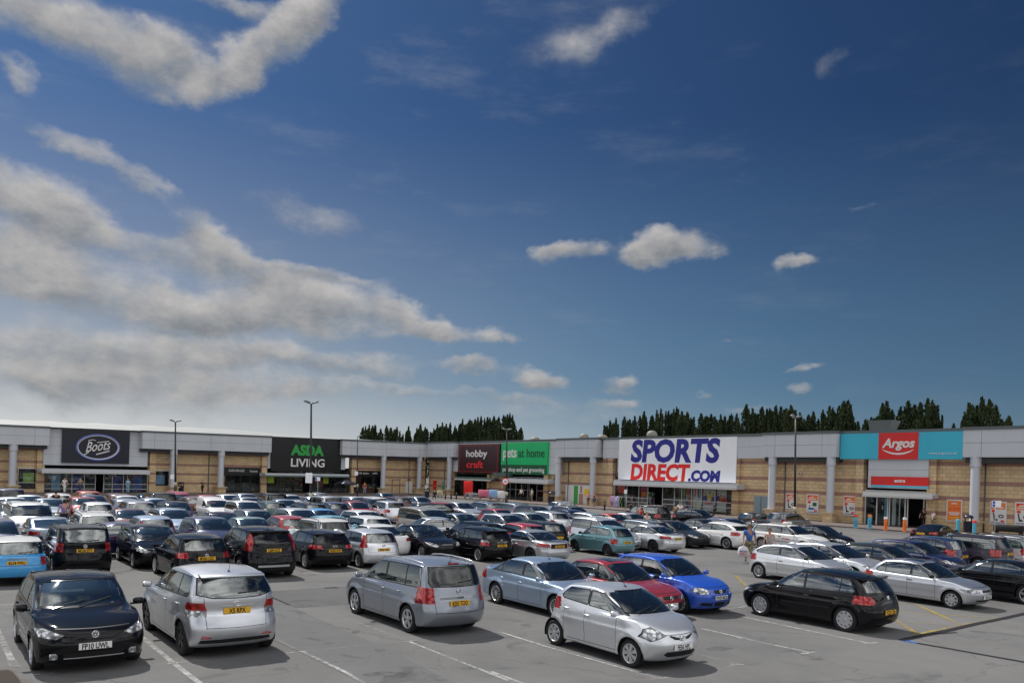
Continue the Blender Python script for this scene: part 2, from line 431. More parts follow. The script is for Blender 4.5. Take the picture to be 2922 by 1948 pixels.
def side_windows(S):
    """polygons (x,z) of the side panes, front to rear"""
    L = S['L']; X = lambda s: L/2-s
    if S.get('panes'):
        return [[(X(p[0]), p[1]) for p in q] for q in S['panes']]
    sc, sw, sr, sb = S['sc'], S['sw'], S['sr'], S['sb']
    zf, zr_ = S['zbf']+.035, S['zbr']+.035
    g = S['glt']
    belt = lambda s: zf+(zr_-zf)*(s-sc)/(sb-sc)
    top = lambda s: min(S['zt'], S['H'])-g+.02*math.sin(max(0, min(1, (s-sw)/(sr-sw)))*math.pi)+(S['zr']-S['zt'])*max(0, min(1, (s-sw)/(sr-sw)))
    rb, rt = S.get('dr', (sb-.42, sr-.30))       # rear end of the glass at belt / at roof
    fb = sc+.16; ft = sw+.13
    mids = S.get('pil')
    if not mids:
        mids = [fb+(rb-fb)*.47] if S['doors'] < 5 else [fb+(rb-fb)*.42, fb+(rb-fb)*.82]
    out = []; e = .035
    xs = [fb]+list(mids)+[rb]
    for i in range(len(xs)-1):
        a, b = xs[i], xs[i+1]
        ee = e if i != 1 or len(mids) < 2 else e
        poly = []
        if i == 0:
            poly += [(a, belt(a)), (ft, top(ft)-.005)]
            if ft+.25 < b-e: poly += [(ft+.25, top(ft+.25))]
        else:
            a2 = a+(e if i == 1 else .012)
            poly += [(a2, belt(a2)), (a2, top(a2))]
        if i == len(xs)-2:
            if rt > (poly[-1][0]+.02): poly += [(rt, top(rt)), (rt+(b-rt)*.35, top(rt)-.06*(1 if b > rt else .3))]
            poly += [(b, belt(b)+.05), (b-.05, belt(b))]
        else:
            b2 = b-(e if i == 0 else .012)
            poly += [(b2, top(b2)), (b2, belt(b2))]
        out.append([(X(p[0]), p[1]) for p in poly])
    return out

def grow(poly, d):
    cx = sum(p[0] for p in poly)/len(poly); cz = sum(p[1] for p in poly)/len(poly)
    out = []
    n = len(poly)
    area = sum(poly[i][0]*poly[(i+1) % n][1]-poly[(i+1) % n][0]*poly[i][1] for i in range(n))
    sg = 1 if area > 0 else -1
    for i in range(n):
        p0, p1, p2 = Vector(poly[i-1]), Vector(poly[i]), Vector(poly[(i+1) % n])
        d1 = (p1-p0).normalized(); d2 = (p2-p1).normalized()
        n1 = Vector((d1.y, -d1.x))*sg; n2 = Vector((d2.y, -d2.x))*sg
        m = n1+n2
        if m.length < 1e-5: m = n1
        m.normalize(); k = max(.5, m.dot(n1))
        out.append(tuple(p1+m*d/k))
    return out

def convexify(P):
    P = sorted(set((round(p[0], 4), round(p[1], 4)) for p in P))
    def h(Q):
        r = []
        for p in Q:
            while len(r) > 1 and (r[-1][0]-r[-2][0])*(p[1]-r[-2][1])-(r[-1][1]-r[-2][1])*(p[0]-r[-2][0]) <= 0: r.pop()
            r.append(p)
        return r[:-1]
    return h(P)+h(P[::-1])

def mesh_from_faces(name, faces, nrm, mirror=True, shift=0.0):
    """faces: list of lists of (co, no) – mirrored across y, keeps the full body's smooth normals"""
    vmap = {}; V = []; N = []; F = []
    def vid(co, no, key):
        if key not in vmap:
            vmap[key] = len(V); V.append(co); N.append(no)
        return vmap[key]
    for f in faces:
        ids = []
        for v in f.verts:
            no = nrm[v]; co = v.co+no*shift
            ids.append(vid((co.x, co.y, co.z), (no.x, no.y, no.z), (v.index, 0)))
        F.append(ids)
    if mirror:
        for f in faces:
            ids = []
            for v in f.verts:
                no = nrm[v]; co = v.co+no*shift
                if abs(v.co.y) < 1e-5: ids.append(vid((co.x, 0, co.z), (no.x, 0, no.z), (v.index, 0)))
                else: ids.append(vid((co.x, -co.y, co.z), (no.x, -no.y, no.z), (v.index, 1)))
            F.append(ids[::-1])
    me = bpy.data.meshes.new(name)
    me.from_pydata(V, [], F); me.update()
    me.polygons.foreach_set('use_smooth', [True]*len(me.polygons))
    try: me.normals_split_custom_set_from_vertices(N)
    except Exception: pass
    return me

def islands(faces):
    S_ = set(faces); out = []
    while S_:
        st = [S_.pop()]; cur = []
        while st:
            f = st.pop(); cur.append(f)
            for e in f.edges:
                for g in e.link_faces:
                    if g in S_: S_.discard(g); st.append(g)
        out.append(cur)
    return out

def build_body(S, lod):
    """returns {part: [mesh,...]} for one car model; lod 0 = near, 1 = middle, 2 = far"""
    fv, fh = ((4, 4), (2, 3), (2, 2))[lod]
    L, W = S['L'], S['W']; X = lambda s: L/2-s
    G = body_grid(S, fv, fh)
    bm = bmesh.new(); half(bm, G)
    bmesh.ops.remove_doubles(bm, verts=bm.verts, dist=1e-5)
    lay = bm.faces.layers.int.new('part')
    bm.normal_update()
    side = lambda f: f.calc_center_median().y > .22*W and abs(f.normal.y) > .28
    front = lambda f: f.calc_center_median().x > X(S['sw']+.05) and (f.normal.x > .02)
    nose = lambda f: f.calc_center_median().x > X(S['sc']*.92)
    rear = lambda f: f.calc_center_median().x < X(S['sr']-.15) and f.normal.x < -.10
    tail = lambda f: f.calc_center_median().x < X(L-.55)
    R = S['wr']+S['arch']
    # arches
    for wx in (X(S['fo']), X(S['fo']+S['wb'])):
        if lod == 0:
            pass
        fs = cut(bm, circ(wx, S['wr'], R, 22 if lod < 2 else 14), (0, 2), side, None, lay)
        fs = [f for f in fs]
        fs += [f for f in bm.faces if f not in set(fs) and f.calc_center_median().y > .25*W and abs(f.calc_center_median().x-wx) < R*.97 and f.calc_center_median().z < S['wr']]
        bmesh.ops.delete(bm, geom=list(set(fs)), context='FACES')
    bm.normal_update()
    # side glass
    panes = [convexify(p) for p in side_windows(S)]
    up = lambda f: side(f) and f.calc_center_median().z > S['zbf']-.08
    if lod < 2:
        for p in panes: cut(bm, grow(p, .022), (0, 2), up, 7, lay)
        if S.get('dlo_black', 1):                        # pillars between panes read black
            for i in range(len(panes)-1):
                a = panes[i]; b = panes[i+1]
                xa = min(q[0] for q in a); xb = max(q[0] for q in b)
                za = [q[1] for q in a if abs(q[0]-xa) < .12]; zb_ = [q[1] for q in b if abs(q[0]-xb) < .12]
                lo = max(min(za), min(zb_)); hi = min(max(za), max(zb_))
                if xa > xb: cut(bm, [(xb, lo), (xa, lo), (xa, hi), (xb, hi)], (0, 2), up, 7, lay)
    for p in panes: cut(bm, p, (0, 2), up, 1, lay)
    # windscreen and rear window, seen from front / rear
    w6, w9 = .925*W/2, S['rw']*1.13*W/2
    ws = [(0, S['zc']+.03), (w6*.86, S['zc']+.03), (w9*.90, S['zt']-.035), (w9*.78, S['zt']-.012), (0, S['zt']-.008)]
    if lod < 2: cut(bm, [(0, ws[0][1]-.03), (w6*.86+.03, ws[0][1]-.03), (w9*.9+.02, S['zt']-.03), (w9*.8, S['zt']-.0), (0, S['zt'])], (1, 2), front, 7, lay)
    cut(bm, ws, (1, 2), front, 2, lay)
    rg = S.get('rg') or [(0, S['zb']+.04), (w6*.80, S['zb']+.04), (w9*.86, S['zr']-.07), (w9*.76, S['zr']-.045), (0, S['zr']-.045)]
    if lod < 2: cut(bm, grow([(-.3, rg[0][1])]+rg[1:-1]+[(-.3, rg[-1][1])], .022), (1, 2), rear, 7, lay)
    cut(bm, rg, (1, 2), rear, 3, lay)
    # lights, grille, bumpers
    for key, pid, fl in (('head', 4, nose), ('tail', 5, tail), ('tailw', 13, tail)):
        if S.get(key):
            if lod == 0 and pid == 4: cut(bm, grow(convexify(S[key]), .012), (1, 2), fl, 7, lay)
            cut(bm, convexify(S[key]), (1, 2), fl, pid, lay)
    for q in S.get('tail_side', []):
        cut(bm, convexify([(X(p[0]), p[1]) for p in q]), (0, 2), lambda f: side(f) and tail(f), 5, lay)
    for q in S.get('grilles', []): cut(bm, convexify(q), (1, 2), nose, 6, lay)
    if lod < 2:
        for q in S.get('intakes', []): cut(bm, convexify(q), (1, 2), nose, 8, lay)
        for q in S.get('rear_dark', []): cut(bm, convexify(q), (1, 2), tail, 8, lay)
        for q in S.get('front_dark', []): cut(bm, convexify(q), (1, 2), nose, 8, lay)
    if S.get('dark_low'):
        for f in bm.faces:
            if f.calc_center_median().z < S['dark_low'] and f[lay] == 0: f[lay] = 9
    if S.get('sunroof'):
        a, b, w = S['sunroof']
        cut(bm, [(X(a), -.1), (X(a), w), (X(b), w), (X(b), -.1)], (0, 1), lambda f: f.normal.z > .5 and f.calc_center_median().z > S['H']-.2, 10, lay)
    # shut lines
    if lod == 0:
        g = .011
        low = lambda f: side(f) and f[lay] == 0
        zs = .27
        for s, z1 in S.get('shuts', []):
            cut(bm, [(X(s)-g/2, zs), (X(s)+g/2, zs), (X(s)+g/2, z1), (X(s)-g/2, z1)], (0, 2), low, 11, lay)
        f0 = S['fo']; 
        a, b = S['shut_span']
        cut(bm, [(X(b), zs), (X(a), zs), (X(a), zs+g), (X(b), zs+g)], (0, 2), low, 11, lay)
        # bonnet front edge and tailgate edges
        hz = S.get('bonnet_z', S['zn']+.012)
        cut(bm, [(0, hz), (W*.33, hz+.01), (W*.33, hz+.01+g), (0, hz+g)], (1, 2), lambda f: nose(f) and f[lay] == 0, 11, lay)
        if not S['boot']:
            tz, tw = S.get('gate', (.62, W*.36))
            cut(bm, [(0, tz), (tw, tz+.01), (tw, tz+.01+g), (0, tz+g)], (1, 2), lambda f: tail(f) and f[lay] == 0, 11, lay)
            cut(bm, [(tw, tz), (tw+g, tz), (tw+.04+g, S['zb']), (tw+.04, S['zb'])], (1, 2), lambda f: tail(f) and f.normal.x < -.2 and f[lay] == 0, 11, lay)
        else:
            tz, tw = S.get('gate', (.66, W*.34))
            cut(bm, [(0, tz), (tw, tz+.01), (tw, tz+.01+g), (0, tz+g)], (1, 2), lambda f: tail(f) and f[lay] == 0, 11, lay)
            cut(bm, [(tw, tz), (tw+g, tz), (tw+.02+g, S['zboot']), (tw+.02, S['zboot'])], (1, 2), lambda f: tail(f) and f[lay] == 0, 11, lay)
        for q in S.get('stripes', []): cut(bm, convexify([(X(p[0]), p[1]) for p in q]), (0, 2), low, 12, lay)
    bm.normal_update()
    bm.verts.index_update()
    # analytic-ish normals: area weighted over the whole shell; centre line stays symmetric
    nrm = {}
    for v in bm.verts:
        n = v.normal.copy()
        if abs(v.co.y) < 1e-5: n.y = 0
        nrm[v] = n.normalized() if n.length > 1e-6 else Vector((0, 0, 1))
    c = bm.faces[:] and sum((f.normal.dot(f.calc_center_median()-Vector((0, 0, .7))) for f in bm.faces))
    if c < 0:
        bmesh.ops.reverse_faces(bm, faces=bm.faces[:])
        for v in nrm: nrm[v] = -nrm[v]
    groups = {}
    for f in bm.faces: groups.setdefault(f[lay], []).append(f)
    res = {}
    if S.get('roofcol'):
        keep = [f for f in groups[0] if not (f.calc_center_median().z > S['H']-.115 and X(S['sb']) < f.calc_center_median().x < X(S['sw']-.1))]
        groups[15] = [f for f in groups[0] if f not in set(keep)]; groups[0] = keep
    shut = set(groups.pop(11, [])); groups[0] = groups[0]+list(shut)
    both = {15: 'roof', 0: 'body', 2: 'windscreen', 3: 'rear_window', 6: 'grille', 7: 'window_trim', 8: 'air_intake', 9: 'lower_bumper', 10: 'sunroof', 12: 'side_moulding'}
    for pid, nm in both.items():
        if pid not in groups: continue
        gs = [groups[pid]]
        if pid in (6, 8):                       # separate openings are separate parts
            gs = []; off = []
            for g_ in islands(groups[pid]):
                if any(abs(v.co.y) < 1e-5 for f in g_ for v in f.verts): gs.append(g_)
                else: off.append(g_)
            for g_ in off:
                m1 = mesh_from_faces(nm, g_, nrm, False, -.006 if lod == 0 else 0); m2 = m1.copy()
                co = np.zeros(len(m2.vertices)*3); m2.vertices.foreach_get('co', co); co[1::3] *= -1; m2.vertices.foreach_set('co', co); m2.flip_normals(); m2.update()
                res.setdefault(nm, []).extend([m1, m2])
        for g_ in gs:
            me = mesh_from_faces(nm, g_, nrm, True, -.006 if pid in (2, 3, 6, 8) and lod == 0 else 0)
            if pid == 0 and shut:
                ids = [1 if f in shut else 0 for f in g_]*2
                me.materials.append(None); me.materials.append(M['black_plastic']); me.polygons.foreach_set('material_index', ids); me.update()
            res.setdefault(nm, []).append(me)
    for pid, nm in ((1, 'side_window'), (4, 'headlight'), (5, 'tail_light'), (13, 'reversing_light')):
        if pid in groups:
            ms = []
            isl = islands(groups[pid]) if pid in (1,) else [groups[pid]]
            for g_ in isl:
                if len(g_) < 2 and lod == 0 and sum(f.calc_area() for f in g_) < .002: continue
                sh = -.006 if pid == 1 and lod == 0 else 0
                m1 = mesh_from_faces(nm, g_, nrm, False, sh); ms.append(m1)
                m2 = m1.copy()
                co = np.zeros(len(m2.vertices)*3); m2.vertices.foreach_get('co', co); co[1::3] *= -1; m2.vertices.foreach_set('co', co)
                m2.flip_normals(); m2.update()
                ms.append(m2)
            res[nm] = ms
    bm.free()
    return res

def lathe(bm, prof, n=28, axis='y', cy=0.0):
    rings = []
    for (r, y) in prof:
        rings.append([bm.verts.new((r*math.cos(2*math.pi*i/n), y+cy, r*math.sin(2*math.pi*i/n))) for i in range(n)])
    fs = []
    for a, b in zip(rings, rings[1:]):
        for i in range(n):
            fs.append(bm.faces.new((a[i], b[i], b[(i+1) % n], a[(i+1) % n])))
    return fs

def done(bm, name, smooth=True, angle=None):
    bmesh.ops.recalc_face_normals(bm, faces=bm.faces[:])
    me = bpy.data.meshes.new(name); bm.to_mesh(me); bm.free()
    if smooth: me.polygons.foreach_set('use_smooth', [True]*len(me.polygons))
    if angle is not None:
        try: me.set_sharp_from_angle(angle=math.radians(angle))
        except Exception: pass
    return me

_wheels = {}
def wheel_meshes(kind, r, lod):
    """tyre, rim, (outer face towards +y), centred on the hub"""
    key = (kind, round(r, 3), lod)
    if key in _wheels: return _wheels[key]
    n = (32, 20, 12)[lod]
    w = .10; rr = r*.69
    bm = bmesh.new()
    lathe(bm, [(rr-.03, -w), (rr, -w), (r-.02, -w*.95), (r, -w*.7), (r, w*.7), (r-.02, w*.95), (rr+.03, w*1.0), (rr, w*.92), (rr-.012, w*.7), (.05, w*.1), (.01, w*.1)], n)
    tyre = done(bm, 'wheel', True, 40)
    bm = bmesh.new()
    R = rr
    lathe(bm, [(R+.004, w*.93), (R-.008, w*1.0), (R-.02, w*.86), (R-.03, w*.5)], n)
    def blade(a, r0, r1, w0, w1, y0, y1, th=.012):
        c, s = math.cos(a), math.sin(a)
        def P(rad, off, y): return (rad*c-off*s, y, rad*s+off*c)
        q = [bm.verts.new(P(r0, -w0, y0)), bm.verts.new(P(r0, w0, y0)), bm.verts.new(P(r1, w1, y1)), bm.verts.new(P(r1, -w1, y1))]
        q2 = [bm.verts.new(P(r0, -w0*1.15, y0-.03)), bm.verts.new(P(r0, w0*1.15, y0-.03)), bm.verts.new(P(r1, w1*1.15, y1-.03)), bm.verts.new(P(r1, -w1*1.15, y1-.03))]
        bm.faces.new(q)
        for i in range(4): bm.faces.new((q[i], q2[i], q2[(i+1) % 4], q[(i+1) % 4]))
    yo = w*.86; yi = w*.80
    if lod == 2:
        lathe(bm, [(R*.8, yo), (R*.3, yi), (.005, yi)], n)
    elif kind == 'cover':            # plastic cover: dish with holes near the edge
        lathe(bm, [(R*.60, yo+.004), (R*.25, yi+.01), (R*.2, yi+.02), (.005, yi+.022)], n)
        for k in range(8): blade(2*math.pi*k/8, R*.56, R*.98, R*.115, R*.22, yo+.003, yo)
    elif kind == 'cover9':
        lathe(bm, [(R*.68, yo+.004), (R*.25, yi+.01), (R*.2, yi+.02), (.005, yi+.022)], n)
        for k in range(9): blade(2*math.pi*k/9, R*.64, R*.98, R*.16, R*.24, yo+.003, yo)
    elif kind == 'cover7':
        lathe(bm, [(R*.34, yo+.004), (R*.22, yi+.01), (R*.2, yi+.02), (.005, yi+.022)], n)
        for k in range(7): blade(2*math.pi*k/7, R*.25, R*.98, R*.09, R*.27, yo+.006, yo)
    elif kind == 'alloy5':
        lathe(bm, [(R*.24, yi+.01), (R*.18, yi+.015), (.005, yi+.015)], n)
        for k in range(5): blade(2*math.pi*k/5+.3, R*.15, R*.98, R*.15, R*.20, yi+.008, yo+.002)
    elif kind == 'alloy_y':
        lathe(bm, [(R*.26, yi+.01), (R*.18, yi+.015), (.005, yi+.015)], n)
        for k in range(5):
            a = 2*math.pi*k/5
            blade(a-.14, R*.15, R*.98, R*.06, R*.08, yi+.008, yo+.002); blade(a+.14, R*.15, R*.98, R*.06, R*.08, yi+.008, yo+.002)
    elif kind == 'multi':
        lathe(bm, [(R*.24, yi+.01), (R*.18, yi+.015), (.005, yi+.015)], n)
        for k in range(12): blade(2*math.pi*k/12, R*.15, R*.98, R*.045, R*.06, yi+.008, yo+.002)
    elif kind == 'steel':
        lathe(bm, [(R*.75, yo-.02), (R*.6, yi+.01), (R*.3, yi-.01), (R*.2, yi+.01), (.005, yi+.012)], n)
    rim = done(bm, 'rim', True, 30)
    _wheels[key] = (tyre, rim)
    return _wheels[key]

def rbox(bm, c, s, bev=0.01, seg=2, rz=0.0, ry=0.0):
    r = bmesh.ops.create_cube(bm, size=1.0)
    vs = r['verts']
    bmesh.ops.scale(bm, vec=s, verts=vs)
    if bev > 0:
        es = list({e for v in vs for e in v.link_edges})
        rr = bmesh.ops.bevel(bm, geom=es, offset=min(bev, min(s)*.45), segments=seg, affect='EDGES', profile=.5)
        vs = list({v for f in rr['faces'] for v in f.verts} | {v for v in vs if v.is_valid})
    if ry: bmesh.ops.rotate(bm, cent=(0, 0, 0), matrix=Matrix.Rotation(ry, 3, 'Y'), verts=vs)
    if rz: bmesh.ops.rotate(bm, cent=(0, 0, 0), matrix=Matrix.Rotation(rz, 3, 'Z'), verts=vs)
    bmesh.ops.translate(bm, vec=c, verts=vs)
    return vs

def tube(bm, pts, r, n=8, r2=None):
    """swept tube along points"""
    pts = [Vector(p) for p in pts]; rings = []
    for i, p in enumerate(pts):
        d = (pts[min(i+1, len(pts)-1)]-pts[max(i-1, 0)]).normalized()
        u = d.orthogonal().normalized() if i == 0 else (u-d*u.dot(d)).normalized()
        v = d.cross(u)
        rad = r if r2 is None else r+(r2-r)*i/(len(pts)-1)
        rings.append([bm.verts.new(p+(u*math.cos(2*math.pi*k/n)+v*math.sin(2*math.pi*k/n))*rad) for k in range(n)])
    for a, b in zip(rings, rings[1:]):
        for k in range(n): bm.faces.new((a[k], a[(k+1) % n], b[(k+1) % n], b[k]))
    bm.faces.new(rings[0][::-1]); bm.faces.new(rings[-1])

def surf_x(S, y, z, end):
    """x of the body skin at (y,z) at the front (end=1) or the rear (end=-1), from the coarse grid"""
    G = S['_G']; m = (G[..., 0]*end > 0)
    pts = G[m]
    d = (np.abs(pts[:, 1])-abs(y))**2+(pts[:, 2]-z)**2
    k = np.argsort(d)[:60]
    c = pts[k]; c = c[d[k] < d[k[0]]+.0025]
    return (c[:, 0].max() if end > 0 else c[:, 0].min())

def surf_y(S, x, z):
    G = S['_G'].reshape(-1, 3)
    d = (G[:, 0]-x)**2+(G[:, 2]-z)**2
    k = np.argsort(d)[:40]; c = G[k]; c = c[(d[k] < d[k[0]]+.004)]
    return c[:, 1].max()

def surf_z(S, x, y):
    G = S['_G'].reshape(-1, 3)
    d = (G[:, 0]-x)**2+(G[:, 1]-abs(y))**2
    k = np.argsort(d)[:30]; c = G[k]; c = c[(d[k] < d[k[0]]+.004)]
    return c[:, 2].max()

_models = {}
def model_meshes(key, S, lod):
    """all the shared meshes of a model: list of (part name, mesh, material key, parent part index or None, location)"""
    if (key, lod) in _models: return _models[(key, lod)]
    S = dict(S); S['_G'] = body_grid(S, 3, 3)
    L, W, H = S['L'], S['W'], S['H']; X = lambda s: L/2-s
    out = []
    B = build_body(S, lod)
    mat = {'body': 'PAINT', 'side_window': 'glass', 'windscreen': 'glass', 'rear_window': 'glass', 'headlight': 'lamp', 'tail_light': 'red_lamp',
           'grille': 'black_plastic', 'window_trim': 'black_trim', 'air_intake': 'black_plastic', 'lower_bumper': 'black_plastic', 'sunroof': 'dark_glass',
           'roof': S.get('roofcol'), 'side_moulding': S.get('mould', 'black_trim'), 'reversing_light': 'lamp'}
    if S.get('privacy'): mat['rear_window'] = 'dark_glass'
    for nm, ms in B.items():
        for me in ms: out.append((nm, me, mat[nm], None, (0, 0, 0)))
    # wheels
    tyre, rim = wheel_meshes(S.get('rim', 'alloy5'), S['wr'], lod)
    for sx in (X(S['fo']), X(S['fo']+S['wb'])):
        for sy in (1, -1):
            i = len(out)
            out.append(('wheel', tyre, 'rubber', None, (sx, sy*(W/2-.115), S['wr'], sy)))
            out.append(('rim', rim, S.get('rimmat', 'alloy'), i, (0, 0, 0)))
    # underbody / wheel wells
    bm = bmesh.new()
    rbox(bm, (0, 0, .32), (L-.62, W*.62, .24), .05)
    rbox(bm, (X(S['fo'])-S['wb']/2, 0, .30), (S['wb']-2*(S['wr']+.07), W*.9, .22), .03)
    for sx in (X(S['fo']), X(S['fo']+S['wb'])):
        rbox(bm, (sx, 0, S['wr']+.13), ((S['wr']+.03)*2, W*.80-.16, S['wr']*1.25), .08)
        for sy in (1, -1):
            n = 14; R = S['wr']+S['arch']+.012
            for k in range(n):
                a0, a1 = math.pi*k/n-.25+.5*k/n*0, math.pi*(k+1)/n-.25
                a0 = -.3+(math.pi+.6)*k/n; a1 = -.3+(math.pi+.6)*(k+1)/n
                y0, y1 = sy*(W/2-.035), sy*(W/2-.34)
                v = [bm.verts.new((sx+R*math.cos(a), y, S['wr']+R*math.sin(a))) for a, y in ((a0, y0), (a1, y0), (a1, y1), (a0, y1))]
                bm.faces.new(v)
    out.append(('underbody', done(bm, 'underbody', False), 'black_plastic', None, (0, 0, 0)))
    # mirrors
    mx = X(S['sc']+.34)-S.get('mirx', 0); mz = S['zbf']+.075+S.get('mirz', 0); my = surf_y(S, mx, S['zbf']+.02)
    for sy in (1, -1):
        bm = bmesh.new()
        rbox(bm, (0, sy*.115, .0), (.11, .19, .125), .045, 3)
        for v in bm.verts: v.co.x += .03*(1-((v.co.y*sy-.115)/.1)**2)
        rbox(bm, (.0, sy*.015, -.05), (.06, .08, .035), .01)
        out.append(('wing_mirror', done(bm, 'wing_mirror'), S.get('mirmat', 'PAINT'), None, (mx, sy*(my-.005), mz)))
    # interior
    if lod < 2:
        bm = bmesh.new()
        rbox(bm, (X((S['sc']+S['sb'])/2), 0, .52), (S['sb']-S['sc']-.15, W*.78, .5), .08)
        rbox(bm, (X(S['sc']+.42), 0, S['zbf']-.10), (.42, W*.76, .22), .07)
        if lod == 0 or True:
            rbox(bm, (X(S['sb']-.38), 0, S['zb']-.10), (.34, W*.68, .05), .02)
        out.append(('dashboard', done(bm, 'dashboard', False), 'interior', None, (0, 0, 0)))
        ss = S['sc']+1.12
        for s_, n_ in ((ss, 2), (min(ss+.86, S['sb']-.55), 3)):
            for k in range(n_):
                yy = (k-.5)*.74 if n_ == 2 else (k-1)*.44
                bm = bmesh.new(); hz = min(H-.42, .92)
                rbox(bm, (0, 0, hz-.28), (.16, .48 if n_ == 2 else .42, .60), .06, 2, ry=-.22)
                if n_ == 2 or k != 1: rbox(bm, (-.10, 0, hz+.12), (.09, .26, .17), .04, 2, ry=-.15)
                out.append(('seat', done(bm, 'seat'), 'interior', None, (X(s_), yy, 0)))
        bm = bmesh.new(); n = 18
        for k in range(n):
            pass
        pts = [(-.0+.10*math.sin(2*math.pi*k/n)*.35, .19*math.cos(2*math.pi*k/n), .17*math.sin(2*math.pi*k/n)) for k in range(n+1)]
        tube(bm, pts, .014, 6)
        out.append(('steering_wheel', done(bm, 'steering_wheel'), 'interior', None, (X(S['sc']+.66), -.37, S['zbf']+.0)))
    if lod == 0:
        # door handles
        for (s_, z_) in S.get('handles', []):
            yy = surf_y(S, X(s_), z_)
            for sy in (1, -1):
                bm = bmesh.new(); rbox(bm, (0, sy*.012, 0), (.17, .03, .032), .012, 2)
                out.append(('door_handle', done(bm, 'door_handle'), S.get('hmat', 'PAINT'), None, (X(s_), sy*yy, z_)))
        # wipers
        bm = bmesh.new()
        for (y0, y1) in ((-.10, .48), (-.52, .02)):
            p = []
            for t in (0, .33, .66, 1):
                y = y0+(y1-y0)*t; z = S['zc']+.03+.10*t*(1 if y0 > -.2 else .8)
                f = (z-S['zc'])/(S['zt']-S['zc']); x = X(S['sc']+(S['sw']-S['sc'])*f)-.09*(abs(y)/.7)**2+.035
                p.append((x, y, z))
            tube(bm, p, .009, 5)
        out.append(('wiper', done(bm, 'wiper'), 'black_plastic', None, (0, 0, 0)))
        if not S['boot']:
            bm = bmesh.new(); p = []
            for t in (0, .5, 1):
                y = -.02+.42*t*-1; z = S['zb']+.07+.04*t
                p.append((surf_x(S, y, z, -1)-.012, y, z))
            tube(bm, p, .009, 5)
            out.append(('rear_wiper', done(bm, 'rear_wiper'), 'black_plastic', None, (0, 0, 0)))
        # interior mirror
        bm = bmesh.new(); rbox(bm, (X(S['sw']-.03)-.06, 0, S['zt']-.13), (.03, .22, .06), .015)
        out.append(('rear_view_mirror', done(bm, 'rear_view_mirror'), 'interior', None, (0, 0, 0)))
    if S.get('aerial') and lod < 2:
        s_, k_ = S['aerial']; z0 = surf_z(S, X(s_), 0)
        bm = bmesh.new(); rbox(bm, (0, 0, .005), (.07, .04, .03), .012); tube(bm, [(0, 0, 0), (-.10*k_-.05, 0, .24*max(k_, .8))], .006, 5, .003)
        out.append(('aerial', done(bm, 'aerial'), 'black_plastic', None, (X(s_), 0, z0)))
    if S.get('rails'):
        for sy in (1, -1):
            bm = bmesh.new()
            a, b = S['sw']+.15, S['sr']-.12; yy = S['rw']*W/2*1.04
            p = []
            for t in (0, .06, .25, .5, .75, .94, 1):
                s_ = a+(b-a)*t; p.append((X(s_), sy*yy, surf_z(S, X(s_), yy)+(.0 if t in (0, 1) else .05)))
            tube(bm, p, .016, 6)
            out.append(('roof_rail', done(bm, 'roof_rail'), S['rails'], None, (0, 0, 0)))
    if S.get('spoiler'):
        bm = bmesh.new(); d = S['spoiler']
        vs = rbox(bm, (X(S['sr'])-d/2+.05, 0, S['zr']+.002), (d+.12, W*S['rw']*1.02, .045), .018, 2, ry=-.12)
        for v in bm.verts: v.co.z -= .035*(v.co.y/(W/2))**2; v.co.x += .09*(v.co.y/(W/2*.7))**2
        out.append(('spoiler', done(bm, 'spoiler'), S.get('spmat', 'PAINT'), None, (0, 0, 0)))
    _models[(key, lod)] = (S, out)
    return _models[(key, lod)]
# ------------------------------------------------------------------ site materials
def asphalt(name, c0, c1, sc=1.):
    m = mat(name, c0, .92, spec=.25); b = nb(m); g = b.n('ShaderNodeNewGeometry'); P = g.outputs['Position']
    big = b.noise(P, .13*sc, 5, .6); mid = b.noise(P, 1.1*sc, 6, .65); fine = b.noise(P, 38., 4, .7)
    st = b.noise(P, .45*sc, 3, .5, 1.2)
    f = b.m('ADD', b.m('MULTIPLY', b.ramp(big, .3, .7), .45), b.m('MULTIPLY', mid, .55))
    c = b.mix(f, (*c0, 1), (*c1, 1))
    c = b.mix(b.m('MULTIPLY', b.ramp(fine, .52, .74), .45), c, (.24, .235, .225, 1))
    c = b.mix(b.m('MULTIPLY', b.ramp(fine, .46, .28), .5), c, (.035, .036, .038, 1))
    c = b.mix(b.m('MULTIPLY', b.ramp(st, .60, .70), .45), c, (.05, .05, .052, 1))       # oil stains
    v = b.n('ShaderNodeTexVoronoi', feature='DISTANCE_TO_EDGE'); v.inputs['Scale'].default_value = .16
    b.link(b.vm('ADD', P, b.comb(b.m('MULTIPLY', mid, 2.2), b.m('MULTIPLY', big, 3.), 0.)), v.inputs['Vector'])
    c = b.mix(b.m('MULTIPLY', b.ramp(v.outputs['Distance'], .006, .0), .40), c, (.05, .05, .052, 1))
    b.link(c, b.p.inputs['Base Color'])
    bp = b.n('ShaderNodeBump'); bp.inputs['Strength'].default_value = .35; bp.inputs['Distance'].default_value = .01
    b.link(fine, bp.inputs['Height']); b.link(bp.outputs[0], b.p.inputs['Normal'])
    return m
asphalt('asphalt', (.086, .087, .089), (.182, .181, .178))
asphalt('asphalt_dark', (.075, .077, .080), (.115, .116, .118), 1.7)
asphalt('asphalt_mid', (.095, .097, .100), (.145, .145, .146), 1.4)
def worn(name, col, lo=.42, hi=.62, op=.95):
    m = mat(name, col, .8, spec=.2); b = nb(m); g = b.n('ShaderNodeNewGeometry')
    n1 = b.noise(g.outputs['Position'], 5., 8, .75); n2 = b.noise(g.outputs['Position'], .5, 3, .5)
    a = b.m('MULTIPLY', b.ramp(b.m('ADD', b.m('MULTIPLY', n1, .6), b.m('MULTIPLY', n2, .4)), lo, hi), op)
    b.link(a, b.p.inputs['Alpha']); return m
worn('paint_line', (.46, .46, .455), .36, .66)
